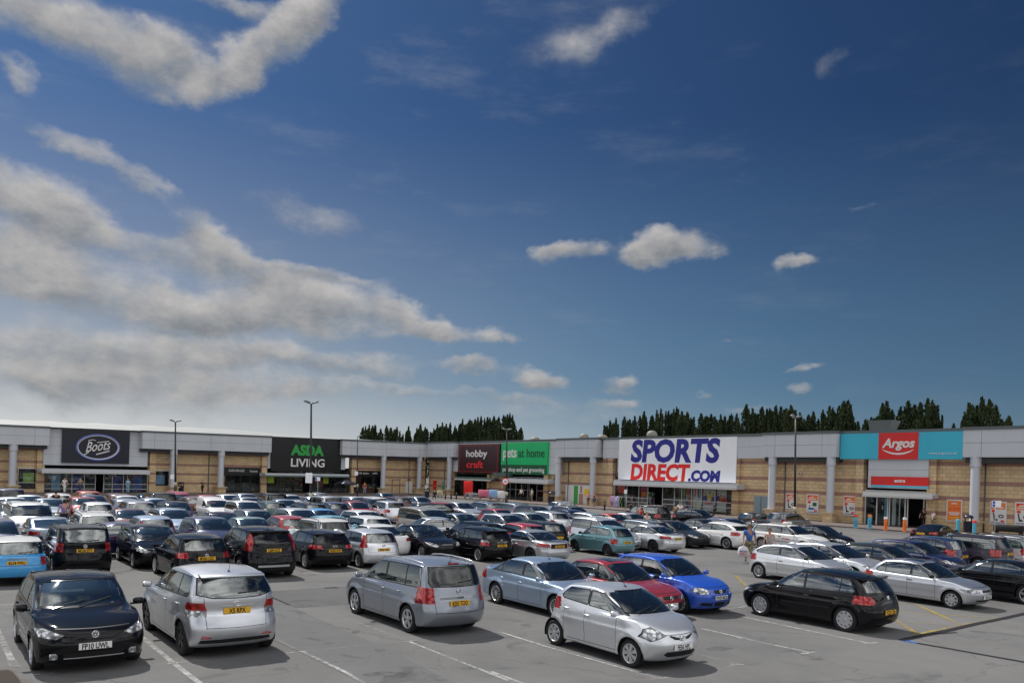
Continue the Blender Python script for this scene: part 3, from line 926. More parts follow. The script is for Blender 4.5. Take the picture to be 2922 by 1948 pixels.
worn('paint_faint', (.36, .36, .36), .42, .72, .6)
worn('paint_yellow', (.42, .31, .05), .40, .62, .75)
worn('paint_blue', (.03, .12, .50), .36, .5)
worn('tar', (.022, .022, .028), .30, .42)

def brick(name, c1, c2, mort, bands):
    """buff blockwork with plum bands, in wall coordinates (u along the wall, v up) stored as uv"""
    m = mat(name, c1, .88, spec=.2); b = nb(m)
    uv = b.n('ShaderNodeUVMap'); uv.uv_map = 'wall'
    br = b.n('ShaderNodeTexBrick'); b.link(uv.outputs[0], br.inputs['Vector'])
    br.inputs['Scale'].default_value = 1.; br.inputs['Brick Width'].default_value = .62; br.inputs['Row Height'].default_value = .30
    br.inputs['Mortar Size'].default_value = .016; br.inputs['Mortar Smooth'].default_value = .2; br.inputs['Bias'].default_value = -.1
    br.inputs['Color1'].default_value = (*c1, 1); br.inputs['Color2'].default_value = (*c2, 1); br.inputs['Mortar'].default_value = (*mort, 1)
    br2 = b.n('ShaderNodeTexBrick'); b.link(uv.outputs[0], br2.inputs['Vector'])
    br2.inputs['Scale'].default_value = 1.; br2.inputs['Brick Width'].default_value = .62; br2.inputs['Row Height'].default_value = .30
    br2.inputs['Mortar Size'].default_value = .012; br2.inputs['Color1'].default_value = (.40, .225, .175, 1); br2.inputs['Color2'].default_value = (.35, .20, .16, 1); br2.inputs['Mortar'].default_value = (.24, .15, .13, 1)
    v = b.sep(uv.outputs[0])[1]
    f = None
    for z0 in bands:
        w = b.m('LESS_THAN', b.m('ABSOLUTE', b.m('SUBTRACT', v, z0)), .15)
        f = w if f is None else b.m('MAXIMUM', f, w)
    nz = b.noise(uv.outputs[0], 1.2, 6, .6)
    c = b.mix(f, br.outputs[0], br2.outputs[0])
    c = b.mix(b.m('MULTIPLY', b.ramp(nz, .4, .8), .3), c, (.17, .125, .075, 1))
    b.link(c, b.p.inputs['Base Color'])
    bp = b.n('ShaderNodeBump'); bp.inputs['Strength'].default_value = .5; bp.inputs['Distance'].default_value = .02
    b.link(b.m('SUBTRACT', 1., br.outputs[1]), bp.inputs['Height']); b.link(bp.outputs[0], b.p.inputs['Normal'])
BANDS = [5.25, 3.75, 2.55, 1.35]
brick('brick', (.70, .52, .31), (.60, .44, .255), (.36, .27, .17), BANDS)
def clad(name, col, rough=.45, metal=.25, lines=0.):
    m = mat(name, col, rough, metal); b = nb(m); g = b.n('ShaderNodeNewGeometry')
    n1 = b.noise(b.vm('MULTIPLY', g.outputs['Position'], (1, 1, .25)), .8, 6, .6)
    c = b.mix(b.m('MULTIPLY', b.ramp(n1, .35, .8), .30), (*col, 1), tuple(x*.72 for x in col)+(1,))
    b.link(c, b.p.inputs['Base Color']); return m
clad('cladding', (.52, .54, .575), .5, 0.); clad('cladding_dark', (.10, .115, .12)); clad('recess_shade', (.045, .05, .05), .7, 0.)
clad('column_paint', (.52, .54, .59), .4, 0.); clad('roof_metal', (.27, .285, .28), .6, .1); clad('canopy_white', (.52, .52, .51), .4, 0.)
clad('stone', (.52, .40, .25), .8, 0.)
clad('canopy_green', (.10, .15, .14), .45, .2); clad('frame_white', (.66, .66, .65), .4, 0.); clad('frame_dark', (.015, .015, .017), .4, .1); clad('frame_grey', (.34, .36, .38), .4, .3)
clad('sign_navy', (.006, .006, .022), .35, 0.); clad('sign_black', (.006, .006, .008), .35, 0.); clad('sign_plum', (.035, .008, .012), .35, 0.)
clad('sign_green', (.0, .46, .135), .4, 0.); clad('sign_green_dark', (.004, .085, .035), .4, 0.); clad('sign_white', (.86, .87, .90), .4, 0.)
clad('sign_cyan', (.03, .42, .58), .4, 0.); clad('sign_red', (.62, .008, .008), .4, 0.)
for nm, c in dict(l_white=(.70, .68, .66), l_green=(.03, .34, .06), l_navy=(.012, .012, .24), l_red=(.72, .012, .010), l_hobby=(.75, .02, .03), l_darkgreen=(.0, .09, .03),
                  l_grey=(.35, .36, .36), p_orange=(.80, .19, .02), p_cyan=(.09, .40, .54), p_blue=(.02, .10, .42), p_lblue=(.25, .45, .70), p_yellow=(.82, .55, .02), p_lime=(.35, .55, .04), p_pink=(.70, .16, .26), p_skin=(.42, .22, .15),
                  wood=(.30, .19, .08), halo=(.16, .20, .52)).items(): mat(nm, c, .5)
clad('vent_grey', (.20, .20, .17), .6, .1); clad('door_grey', (.22, .29, .33), .5, .2)
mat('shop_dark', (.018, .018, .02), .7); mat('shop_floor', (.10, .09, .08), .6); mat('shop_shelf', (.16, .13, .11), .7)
def goods(name, cols, sc):
    """rows of stock: an irregular mosaic of packaging colours"""
    m = mat(name, (.1, .1, .1), .6); b = nb(m); uv = b.n('ShaderNodeUVMap'); uv.uv_map = 'wall'
    v = b.n('ShaderNodeTexVoronoi', distance='CHEBYCHEV'); b.link(uv.outputs[0], v.inputs['Vector']); v.inputs['Scale'].default_value = sc
    r = b.n('ShaderNodeValToRGB'); r.color_ramp.interpolation = 'CONSTANT'
    e = r.color_ramp.elements
    e[0].color = (*cols[0], 1)
    e[1].position = 1/len(cols); e[1].color = (*cols[1], 1)
    for i, c in enumerate(cols[2:]): q = e.new((i+2)/len(cols)); q.color = (*c, 1)
    w = b.n('ShaderNodeTexWhiteNoise', noise_dimensions='3D'); b.link(v.outputs['Position'], w.inputs[0])
    b.link(w.outputs[0], r.inputs[0]); b.link(r.outputs[0], b.p.inputs['Base Color'])
goods('stock_dark', [(.01, .01, .012), (.03, .02, .02), (.012, .012, .015), (.10, .07, .05), (.02, .03, .05), (.015, .015, .015), (.12, .12, .10), (.01, .01, .01)], 2.2)
goods('stock_bright', [(.02, .02, .02), (.5, .5, .5), (.5, .06, .04), (.03, .05, .2), (.35, .36, .38), (.02, .02, .03), (.6, .45, .06), (.04, .2, .08), (.6, .6, .6)], 2.4)

# ------------------------------------------------------------------ ground
bm = bmesh.new()
bmesh.ops.create_grid(bm, x_segments=30, y_segments=30, size=1500)
ground = struct(put('ground', done(bm, 'ground', False), 'asphalt', None, (0, 600, 0)))
def sheet(name, pts, m, z):
    bm = bmesh.new(); bm.faces.new([bm.verts.new((p.x, p.y, z)) for p in pts])
    bmesh.ops.recalc_face_normals(bm, faces=bm.faces[:])
    if bm.faces[0].normal.z < 0: bmesh.ops.reverse_faces(bm, faces=bm.faces[:])
    me = bpy.data.meshes.new(name); bm.to_mesh(me); bm.free()
    return struct(put(name, me, m))
q2 = lambda x, y: at(700+x/2.6227, 1350+y/2.6227)
q3 = lambda x, y: at(1400+x/2.6227, 1350+y/2.6227)
q1 = lambda x, y: at(x/2.6227, 1350+y/2.6227)
q4 = lambda x, y: at(2100+x/2.6217, 1350+y/2.6217)
sheet('asphalt_patch', [q2(-60, 892), q2(190, 879), q2(620, 855), q2(790, 845), q2(1500, 790), q2(1870, 752), q2(1960, 760), q2(1967, 905), q2(1700, 930), q2(800, 980), q2(380, 1005), q2(215, 935)], 'asphalt_dark', .004)
sheet('asphalt_patch', [q2(215, 940), q2(380, 1010), q2(1100, 1330), q2(1620, 1600), q2(1700, 1680), q2(1100, 1680), q2(430, 1345), q2(100, 1200), q2(60, 1050)], 'asphalt_mid', .005)
def line(bm, pts, w, z=.009):
    for a, b_ in zip(pts, pts[1:]):
        d = (b_-a).normalized(); n = Vector((-d.y, d.x, 0))*w/2
        f = bm.faces.new([bm.verts.new((p.x, p.y, z)) for p in (a-n, b_-n, b_+n, a+n)])
def lines(name, L, m, z):
    bm = bmesh.new()
    for (pts, w) in L: line(bm, pts, w, z)
    me = bpy.data.meshes.new(name); 
    bm.normal_update()
    for f in bm.faces:
        if f.normal.z < 0: f.normal_flip()
    bm.to_mesh(me); bm.free()
    return struct(put(name, me, m))
lines('bay_marking', [([q2(1215, 1255), q2(1967, 1550)], .085), ([q2(400, 1335), q2(460, 1330)], .085), ([q2(300, 1345), q2(370, 1342)], .09), ([q2(1195, 1258), q2(1250, 1254)], .085), ([q2(430, 1335), q2(760, 1492), q2(880, 1565), q2(960, 1620)], .085),
   ([q2(1900, 1192), q3(100, 1188)], .085), ([q3(80, 1190), q3(430, 1300)], .085), ([q3(430, 1300), q3(1250, 1532)], .08), ([q3(1170, 1545), q3(1360, 1522)], .09), ([q2(440, 754), q2(570, 748)], .085),
   ([q1(-40, 1130), q1(112, 1452)], .12), ([q1(80, 1400), q1(118, 1452)], .16), ([q1(250, 1508), q1(420, 1496)], .085), ([q1(-30, 987), q1(150, 981)], .085), ([q1(1060, 1225), q1(1300, 1422), q1(1500, 1575)], .11), ([q1(1255, 1424), q1(1330, 1418)], .12),
   ([q3(1570, 1160), q3(1967, 1250)], .09), ([q3(1800, 1430), q3(1900, 1436)], .12), ([q3(0, 1482), q3(230, 1568), q3(300, 1600)], .085), ([q3(1760, 1016), q3(1930, 994), q4(80, 995)], .09),
   ([q4(0, 1062), q4(440, 1155), q4(1000, 1272)], .09), ([q4(950, 1276), q4(1060, 1266)], .09), ([q4(0, 1225), q4(560, 1342)], .09), ([q4(490, 1350), q4(600, 1336)], .09), ([q4(-20, 1432), q4(60, 1430)], .12)], 'paint_line', .009)
lines('faded_marking', [([q2(660, 1050), q2(1215, 1255)], .09), ([q2(460, 1330), q2(1195, 1258)], .07), ([q2(-20, 1080), q2(260, 1255), q2(400, 1330)], .09), ([q2(1250, 1254), q2(1330, 1250)], .07), ([q3(100, 1188), q3(430, 1160)], .08),
   ([q2(1967, 1550), q2(2100, 1600)], .09), ([q1(1330, 1418), q1(1780, 1380), q1(2000, 1372)], .08), ([q1(420, 1496), q1(1250, 1426)], .06), ([q1(860, 655), q1(1130, 768)], .085), ([q1(960, 937), q1(1095, 930)], .085),
   ([q3(0, 955), q3(380, 1055)], .08), ([q3(1450, 985), q3(1967, 1092)], .08), ([q3(1570, 1360), q3(1890, 1437)], .08), ([q3(1770, 1450), q3(1967, 1420), q4(120, 1416)], .08), ([q2(1690, 680), q2(1835, 678)], .09), ([q2(1760, 1140), q2(1967, 1192)], .08),
   ([q2(540, 990), q2(800, 985)], .085), ([q4(1800, 990), q4(2155, 1010)], .08), ([q3(1790, 930), q3(1967, 950)], .08)], 'paint_faint', .0095)
lines('yellow_hatching', [([q4(-60, 760), q4(0, 765), q4(75, 840)], .12), ([q4(1350, 980), q4(1530, 1062), q4(1700, 1142)], .12), ([q4(1195, 1100), q4(1360, 1202)], .12), ([q4(1340, 1206), q4(1960, 1082)], .12),
   ([q4(1195, 972), q4(1350, 980)], .08), ([q4(1215, 1040), q4(1530, 1056), q4(1950, 1082)], .07), ([q4(1280, 1118), q4(1640, 1132)], .05), ([q4(60, 808), q4(330, 812)], .06), ([q4(0, 905), q4(60, 908)], .07), ([q4(0, 850), q4(60, 852)], .06)], 'paint_yellow', .0098)
lines('blue_marking', [([q4(1215, 1243), q4(1355, 1269)], .14)], 'paint_blue', .0104)
lines('tar_joint', [([q4(1235, 1249), q4(1400, 1213), q4(1600, 1172), q4(1800, 1125), q4(2000, 1085), q4(2200, 1040), q4(2400, 995)], .20), ([q4(1355, 1270), q4(1600, 1312), q4(1900, 1366), q4(2160, 1412), q4(2500, 1470)], .13),
   ([q4(1400, 1205), q4(1650, 1190)], .085), ([q2(-40, 820), q2(215, 935), q2(330, 985)], .07), ([q2(590, 858), q2(690, 853)], .16)], 'tar', .0116)
worn('stain', (.055, .055, .057), .40, .70, .55)
_r = random.Random(3)
for cx_, cy_, rx_, ry_ in ((1130, 1924, 100, 10), (1085, 1855, 16, 6), (800, 1908, 22, 6), (1500, 1783, 18, 5), (1015, 1803, 14, 4), (2050, 1850, 40, 6), (640, 1872, 50, 8), (1330, 1905, 30, 5), (1900, 1760, 24, 4), (2140, 1893, 36, 5), (330, 1830, 30, 6), (2500, 1600, 30, 4), (1720, 1650, 26, 4), (880, 1640, 30, 4), (2330, 1880, 26, 4)):
    sheet('oil_stain', [at(cx_+rx_*math.cos(k*PI/8)*_r.uniform(.7, 1.15), cy_+ry_*math.sin(k*PI/8)*_r.uniform(.7, 1.2)) for k in range(16)], 'stain', .0072)
# pavement in front of the shops, one kerb high
_m = mat('pavers', (.20, .15, .13), .85); _b = nb(_m); _g = _b.n('ShaderNodeNewGeometry')
_t = _b.n('ShaderNodeTexBrick'); _b.link(_g.outputs['Position'], _t.inputs['Vector']); _t.inputs['Scale'].default_value = 1.; _t.inputs['Brick Width'].default_value = .42; _t.inputs['Row Height'].default_value = .21
_t.inputs['Color1'].default_value = (.165, .115, .10, 1); _t.inputs['Color2'].default_value = (.135, .10, .09, 1); _t.inputs['Mortar'].default_value = (.10, .08, .07, 1); _t.inputs['Mortar Size'].default_value = .012
_b.link(_b.mix(_b.m('MULTIPLY', _b.noise(_g.outputs['Position'], .6, 6, .6), .5), _t.outputs[0], (.12, .115, .11, 1)), _b.p.inputs['Base Color'])
# ------------------------------------------------------------------ the two shop buildings meet at a corner
CORNER = Vector((-13.46, 125.3, 0))
class Wall:
    def __init__(s, d, n, k0, k1, L): s.d = Vector((*d, 0)); s.n = Vector((*n, 0)); s.k0, s.k1, s.L = k0, k1, L
    def k(s, t): return s.k0+(s.k1-s.k0)*t/s.L
    def P(s, t, n, z): 
        p = CORNER+s.d*t+s.n*n; p.z = z*s.k(t); return p
    def sv(s, px, py, n=0.):
        """survey: pixel on the plane n of this wall -> (distance along, nominal height)"""
        r = direction(px, py); o = CORNER+s.n*n
        t = o.dot(s.n)/r.dot(s.n); p = r*t
        u = (p-o).dot(s.d)
        return u, (EYE+p.z)/s.k(u)
RW = Wall((.669, -.743), (-.743, -.669), 1.02, 1.112, 71.8)
LW = Wall((-.682, -.731), (.731, -.682), 1.01, .895, 57.9)

def wbox(bm, wl, u0, u1, n0, n1, z0, z1, seg=0):
    """box in wall coordinates with the uv map 'wall' (metres along and up)"""
    if u0 > u1: u0, u1 = u1, u0
    if n0 > n1: n0, n1 = n1, n0
    uvl = bm.loops.layers.uv.get('wall') or bm.loops.layers.uv.new('wall')
    c = [(u, n, z) for u in (u0, u1) for n in (n0, n1) for z in (z0, z1)]
    V = [bm.verts.new(wl.P(*q)) for q in c]
    for idx in ((0, 1, 3, 2), (4, 6, 7, 5), (0, 4, 5, 1), (2, 3, 7, 6), (0, 2, 6, 4), (1, 5, 7, 3)):
        f = bm.faces.new([V[i] for i in idx])
        side = idx in ((0, 1, 3, 2), (4, 6, 7, 5))
        for l, i in zip(f.loops, idx):
            l[uvl].uv = ((c[i][1] if side else c[i][0])+.0, c[i][2])
def wb(name, wl, u0, u1, n0, n1, z0, z1, m, parent=None):
    bm = bmesh.new(); wbox(bm, wl, u0, u1, n0, n1, z0, z1)
    return put(name, done(bm, name, False), m, parent)
def wbs(name, wl, L, m, parent=None):
    bm = bmesh.new()
    for q in L: wbox(bm, wl, *q)
    return put(name, done(bm, name, False), m, parent)
def wtext(parent, wl, s, u, z, h, n, m, right=None, **k):
    """lettering fixed to a wall: left end (or centre) at u for a reader facing the wall, cap height h"""
    sg = 1 if wl is RW else -1             # reader's right is +u on the right wall, -u on the left wall
    size = h/.70
    k['_'] = 0; k.pop('_')
    t = text_mesh(s, size, k.pop('depth', .02), **k)
    co = [v.co.x for v in t.vertices]; w = max(co)-min(co)
    sx = 1. if right is None else right/w
    ym = max(v.co.y for v in t.vertices); sy = h/ym
    nn = n
    me = map_mesh(t, lambda c: wl.P(u+sg*c.x*sx, nn+c.z, z+c.y*sy))
    if sg < 0 or True: me.update()
    return put('lettering', me, m, parent)
def wcurve(parent, wl, pts, r, m, name='emblem', closed=False):
    bm = bmesh.new(); tube(bm, [wl.P(*p) for p in pts], r, 6)
    return put(name, done(bm, name), m, parent)
def wpoly(name, wl, pts, n0, n1, m, parent=None):
    """prism of an outline given in (u,z), between the planes n0 and n1"""
    bm = bmesh.new()
    a = [bm.verts.new(wl.P(u, n1, z)) for u, z in pts]; b_ = [bm.verts.new(wl.P(u, n0, z)) for u, z in pts]
    bm.faces.new(a); bm.faces.new(b_[::-1]); k = len(pts)
    for i in range(k): bm.faces.new((a[i], b_[i], b_[(i+1) % k], a[(i+1) % k]))
    return put(name, done(bm, name, False), m, parent)
HG, HF = 8.0, 5.73              # gutter, underside of the fascia (nominal)
NB_ = -1.5                      # plane of the brick wall
NS_ = -.95                      # plane of the cladding in the sign bays
def U(wl, px, py=1300, n=0.): return wl.sv(px, py, n)[0]
def Zt(wl, px, py, n=0.): return wl.sv(px, py, n)[1]

def building(wl, name, label, u_end, fascias, bricks, claddings, columns, plinth, depth=38., downpipes=()):
    B = thing(name, label, 'shop building', tuple(CORNER+wl.d*20-wl.n*0))
    B.location = (0, 0, 0)
    for q in bricks: wb('brick_pier' if abs(q[1]-q[0]) < 1 else 'brick_wall', wl, *q, 'brick', B)
    for (a, b_) in fascias:
        a, b_ = min(a, b_), max(a, b_)
        f = wb('fascia', wl, a, b_, NB_-.2, 0, HF, HG-.22, 'cladding', B)
        # panel joints
        js = []
        zc = HF+(HG-.22-HF)*.52
        js.append((a+.02, b_-.02, -.01, .004, zc-.012, zc+.012))
        n = max(1, round((b_-a)/7.2))
        for i in range(1, n): js.append((a+(b_-a)*i/n-.012, a+(b_-a)*i/n+.012, -.01, .005, HF, HG-.22))
        if b_-a > 5:
            js.append((a+1.4, a+1.425, -.01, .005, HF, HG-.22)); js.append((b_-1.425, b_-1.4, -.01, .005, HF, HG-.22))
        [wb('panel_joint', wl, *q, 'cladding_dark', f) for q in js]
        wb('recess_shade_band', wl, a+.03, b_-.03, NB_-.1, -.5, HF-.42, HF-.003, 'recess_shade', B)  # near-black band: shade of the recess under the fascia, put into its colour
        wb('gutter', wl, a-.05, b_+.05, NB_-.5, .10, HG-.22, HG, 'cladding_dark', B)
    ua = min(min(f) for f in fascias); ub = max(max(f) for f in fascias)
    wb('parapet', wl, ua+.1, ub-.1, NB_-.6, NS_+.12, HG-.24, HG-.002, 'cladding_dark', B)
    for (a, b_, n0, n1, z0, z1) in claddings:
        c = wb('cladding', wl, a, b_, n0, n1, z0, z1, 'cladding', B); js = []
        for i in range(1, 6):
            z = HG-.22-i*1.02
            if z > z0+.2: js.append((min(a, b_)+.02, max(a, b_)-.02, n1-.01, n1+.003, z-.01, z+.01))
        [wb('panel_joint', wl, *q, 'cladding_dark', c) for q in js]
    for u in columns:
        r = .36; n0 = -.42
        bm = bmesh.new(); o = wl.P(u, n0, 0); k = wl.k(u)
        prof = [(r, plinth-.05), (r, 5.0), (r+.07, 5.02), (r+.07, HF+.0), (r+.0, HF)]
        rings = []
        for (rr, z) in prof:
            rings.append([bm.verts.new((o.x+rr*math.cos(2*PI*i/24), o.y+rr*math.sin(2*PI*i/24), z*k)) for i in range(24)])
        for a, b_ in zip(rings, rings[1:]):
            for i in range(24): bm.faces.new((a[i], a[(i+1) % 24], b_[(i+1) % 24], b_[i]))
        put('column', done(bm, 'column', True, 40), 'column_paint', B)
        p = wb('plinth', wl, u-.48, u+.48, n0-.48, n0+.48, .12, plinth-.14, 'brick', B)
        wb('capstone', wl, u-.62, u+.62, n0-.62, n0+.62, plinth-.14, plinth, 'stone', p)
    for u in downpipes:
        bm = bmesh.new(); tube(bm, [wl.P(u, NB_+.09, HF), wl.P(u, NB_+.09, 1.0), wl.P(u, NB_+.09, .14)], .055, 8); put('downpipe', done(bm, 'downpipe'), 'cladding_dark', B)
    # body of the building behind
    wb('back_wall', wl, ua+.2, ub-.2, -depth, -depth+.4, 0, HG-.3, 'cladding', B)
    wb('end_wall', wl, ub-.6, ub-.2, -depth+.4, NB_-.3, 0, HG-.3, 'cladding', B)
    return B

# ---- right-hand building
s = lambda px, n=0., py=1300: U(RW, px, py, n)
plR = .95
uC = 0.0
cols = [s(1284, -.4), s(1595, -.4), s(1693, -.4), s(2206, -.4), s(2373, -.4), s(2786, -.4)]
uEnd = s(2786, -.4)+26
hob0, hob1 = s(1301, NB_), s(1398, NB_)
pet0, pet1 = s(1445, NB_), s(1560, NB_)
spo0, spo1 = s(1757, NB_), s(2097, NB_)
arg0, arg1 = s(2474, NB_), s(2652, NB_)
zb = HF+.2
br = [(-1.2, hob0, NB_-.3, NB_, .12, zb), (hob1, pet0, NB_-.3, NB_, .12, 4.0), (pet1, spo0, NB_-.3, NB_, .12, zb), (spo1, arg0, NB_-.3, NB_, .12, zb), (arg1, uEnd-.3, NB_-.3, NB_, .12, zb)]
for (a, w) in ((hob0-.75, .75), (pet1, .75), (spo0-.85, .8), (spo1+.05, .8), (arg0-.8, .75), (arg1+.05, .75), (hob1, .5), (pet0-.5, .5)):
    top = zb-.30 if w > .6 else 3.35
    br.append((a, a+w, NB_-.1, NB_+.42, .12, top))
cl = [(s(1293, NS_), s(1588, NS_)+.8, NB_-.2, NS_, 3.62, HG-.22), (s(1706), s(1764, NS_), NB_-.2, NS_, zb-.30+.002, HG-.22), (s(1764, NS_)+.0, s(2100, NS_), NB_-.2, NS_+.02, 4.0, HG-.22), (s(2100, NS_), s(2176, NS_)+1.5, NB_-.2, NS_, zb-.30+.002, HG-.22),
      (s(2395, NS_), s(2480, NS_), NB_-.2, NS_, zb-.30+.002, HG-.22), (s(2480, NS_)+.001, s(2652, NS_), NB_-.2, NS_+.01, 3.2, HG-.22), (s(2652, NS_)+.001, s(2750, NS_)+.6, NB_-.2, NS_, zb-.30+.002, HG-.22)]
BR = building(RW, 'retail_building', 'long buff brick shop building with grey fascia, round columns and flat parapet on the right', uEnd,
    [(-.02, s(1293)), (s(1588), s(1699)), (s(2175), s(2386)), (s(2748), uEnd)], br, cl, cols, plR, downpipes=(s(1602), s(2222), s(2798), 3.))
wb('flat_roof', RW, .3, uEnd-.4, -37.5, NB_-.6, HG-.5, HG-.35, 'roof_metal', BR)

# ---- left-hand building
t = lambda px, n=0., py=1300: U(LW, px, py, n)
uEndL = t(0)+24
colsL = [t(1198, -.4), t(1095, -.4), t(630, -.4, 1350), t(494, -.4, 1350), t(35, -.4, 1350), t(35, -.4, 1350)+13.]
asd0, asd1 = t(997, NB_, 1380), t(757, NB_, 1380)
caf0, caf1 = t(1088, NB_, 1380), t(999, NB_, 1380)
geo0, geo1 = t(750, NB_, 1380), t(640, NB_, 1380)
boo0, boo1 = t(420, NB_, 1380), t(123, NB_, 1380)
bwa0, bwa1 = t(482, NB_, 1370), t(432, NB_, 1370)
bwb0, bwb1 = t(111, NB_, 1370), t(49, NB_, 1370)
zs = 3.0
bl = [(-1.2, caf0, NB_-.3, NB_, .12, zb), (caf0, caf1, NB_-.3, NB_, 3.35, zb), (geo0, geo1, NB_-.3, NB_, 3.35, zb), (caf1, asd0, NB_-.3, NB_, .12, zb),
      (asd1, geo0, NB_-.3, NB_, .12, zb), (geo1, bwa0, NB_-.3, NB_, .12, zb), (bwa0, bwa1, NB_-.3, NB_, zs, zb), (bwa0, bwa1, NB_-.3, NB_, .12, 1.0), (bwa1, boo0, NB_-.3, NB_, .12, zb),
      (boo1, bwb0, NB_-.3, NB_, .12, zb), (bwb0, bwb1, NB_-.3, NB_, zs, zb), (bwb0, bwb1, NB_-.3, NB_, .12, .5), (bwb1, uEndL-.3, NB_-.3, NB_, .12, zb)]
for (a, w) in ((asd0-.8, .75), (asd1+.05, .75), (boo0-.8, .75), (boo1+.05, .75)): bl.append((a, a+w, NB_-.1, NB_+.42, .12, zb-.30))
cll = [(t(985, NS_, 1330), t(764, NS_, 1330), NB_-.2, NS_, 3.55, HG-.22), (t(420, NS_, 1330), t(122, NS_, 1330), NB_-.2, NS_, 3.42, HG-.22),
       (t(977), t(985, NS_, 1330), NB_-.2, NS_-.01, zb-.30+.002, HG-.22), (t(405)-.6, t(420, NS_, 1330), NB_-.2, NS_-.01, zb-.30+.002, HG-.22), (t(122, NS_, 1330), t(139)+1., NB_-.2, NS_-.01, zb-.30+.002, HG-.22)]
BL = building(LW, 'retail_building', 'long brown brick shop building with grey fascia and pale sloping metal roof on the left', uEndL,
    [(-.02, t(977)), (t(774), t(405)), (t(139), uEndL)], bl, cll, colsL, plR, downpipes=(t(612), t(1112), t(54), 2.2))
# low pitched metal roof with shallow folds
bm = bmesh.new(); n = 60; rows = []
for i in range(n+1):
    u = -1.+(uEndL+1)*i/n
    rise = 1.25*min(1, max(.02, (u+6)/30))
    ph = u/6.4; fold = .16*max(0, 1-abs((ph % 1)*2-1)*1.0)
    rows.append([bm.verts.new(LW.P(u, -.25, HG-.05)), bm.verts.new(LW.P(u, -7, HG-.05+rise*.52+fold*.5)), bm.verts.new(LW.P(u, -19, HG+rise+fold)), bm.verts.new(LW.P(u, -38, HG-.05))])
for a, b_ in zip(rows, rows[1:]):
    for k in range(3): bm.faces.new((a[k], b_[k], b_[k+1], a[k+1]))
put('metal_roof', done(bm, 'metal_roof', False), 'roof_metal', BL)

# pavement slab and kerb along both buildings
for wl, ue in ((RW, uEnd), (LW, uEndL)):
    bm = bmesh.new()
    w_ = 5.2
    pts = [(0 if wl is RW else 0, NB_-30), (ue, NB_-30), (ue, w_), (w_ if True else 0, w_)]
    V0 = [Vector((*(CORNER+wl.d*u+wl.n*n_).xy, .12)) for u, n_ in pts]
    V1 = [Vector((v.x, v.y, -.02)) for v in V0]
    a = [bm.verts.new(v) for v in V0]; b_ = [bm.verts.new(v) for v in V1]
    bm.faces.new(a)
    for i in range(4): bm.faces.new((a[i], b_[i], b_[(i+1) % 4], a[(i+1) % 4]))
    struct(put('pavement', done(bm, 'pavement', False), 'pavers'))
# ------------------------------------------------------------------ shop fronts, canopies, signs (parts of the buildings or things fixed to them)
def zr_(px, py, n=0.): return RW.sv(px, py, n)[1]
def zl_(px, py, n=0.): return LW.sv(px, py, n)[1]

def front(wl, B, u0, u1, z1, n, frame, mull, rails, opening=None, stock='stock_dark', glassm='shop_glass', fw=.06, zb0=.12, doors=()):
    """glazed shop front between u0 and u1 up to z1; mull: list of u of vertical bars, rails: heights, opening: (ua,ub) left open"""
    u0, u1 = min(u0, u1), max(u0, u1)
    sf = wb('shop_front', wl, u0, u1, n-.06, n+.04, z1-.10, z1, frame, B)
    L = [(u0, u0+fw, n-.05, n+.03, zb0, z1-.1), (u1-fw, u1, n-.05, n+.03, zb0, z1-.1)]
    for m in mull: L.append((m-fw/2, m+fw/2, n-.05, n+.03, zb0, z1-.1))
    xs = [u0]+sorted(mull)+[u1]
    for z in rails:
        for a, b_ in zip(xs, xs[1:]):
            if opening and a >= opening[0]-.1 and b_ <= opening[1]+.1: continue
            L.append((a+fw/2, b_-fw/2, n-.04, n+.025, z-fw/2, z+fw/2))
    wbs('frame', wl, L, frame, sf)
    for a, b_ in zip(xs, xs[1:]):
        if opening and a >= opening[0]-.1 and b_ <= opening[1]+.1: continue
        wb('pane', wl, a+.02, b_-.02, n-.012, n-.002, zb0+.05, z1-.1, glassm, sf)
    # the shop behind: floor, ceiling, side walls and a wall of stock
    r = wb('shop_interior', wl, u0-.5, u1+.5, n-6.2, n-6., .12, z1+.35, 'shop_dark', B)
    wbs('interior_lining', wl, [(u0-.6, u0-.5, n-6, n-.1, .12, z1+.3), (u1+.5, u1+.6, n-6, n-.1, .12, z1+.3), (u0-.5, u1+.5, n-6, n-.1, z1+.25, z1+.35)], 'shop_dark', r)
    w = (u1-u0)
    sh = []; k = max(2, int(w/2.2))
    for i in range(k):
        a = u0+w*(i+.12)/k; b_ = u0+w*(i+.88)/k
        if opening and a < opening[1] and b_ > opening[0]: continue
        sh.append((a, b_, n-1.5-(i % 2)*.8, n-1.1-(i % 2)*.8, .12, 1.5+.4*((i*7) % 3)))
    if sh: wbs('display_stock', wl, sh, stock, r)
    return sf
def canopy(wl, B, u0, u1, z0, z1, n1, top, edge):
    c = wb('canopy', wl, u0, u1, NB_+.3, n1-.1, z0+.05, z1, top, B)
    wb('canopy_edge', wl, u0-.03, u1+.03, n1-.1, n1, z0, z0+(z1-z0)*.42, edge, c)
    wb('canopy_edge', wl, u0-.2, u1+.2, n1-.5, n1-.14, z0+(z1-z0)*.66, z0+(z1-z0)*.80, edge, c)
    return c
def signboard(name, label, wl, u0, u1, n0, n1, z0, z1, m, cat='shop sign', group=None):
    o = wb(name, wl, u0, u1, n0, n1, z0, z1, m)
    tag(o, label, cat, group); return o

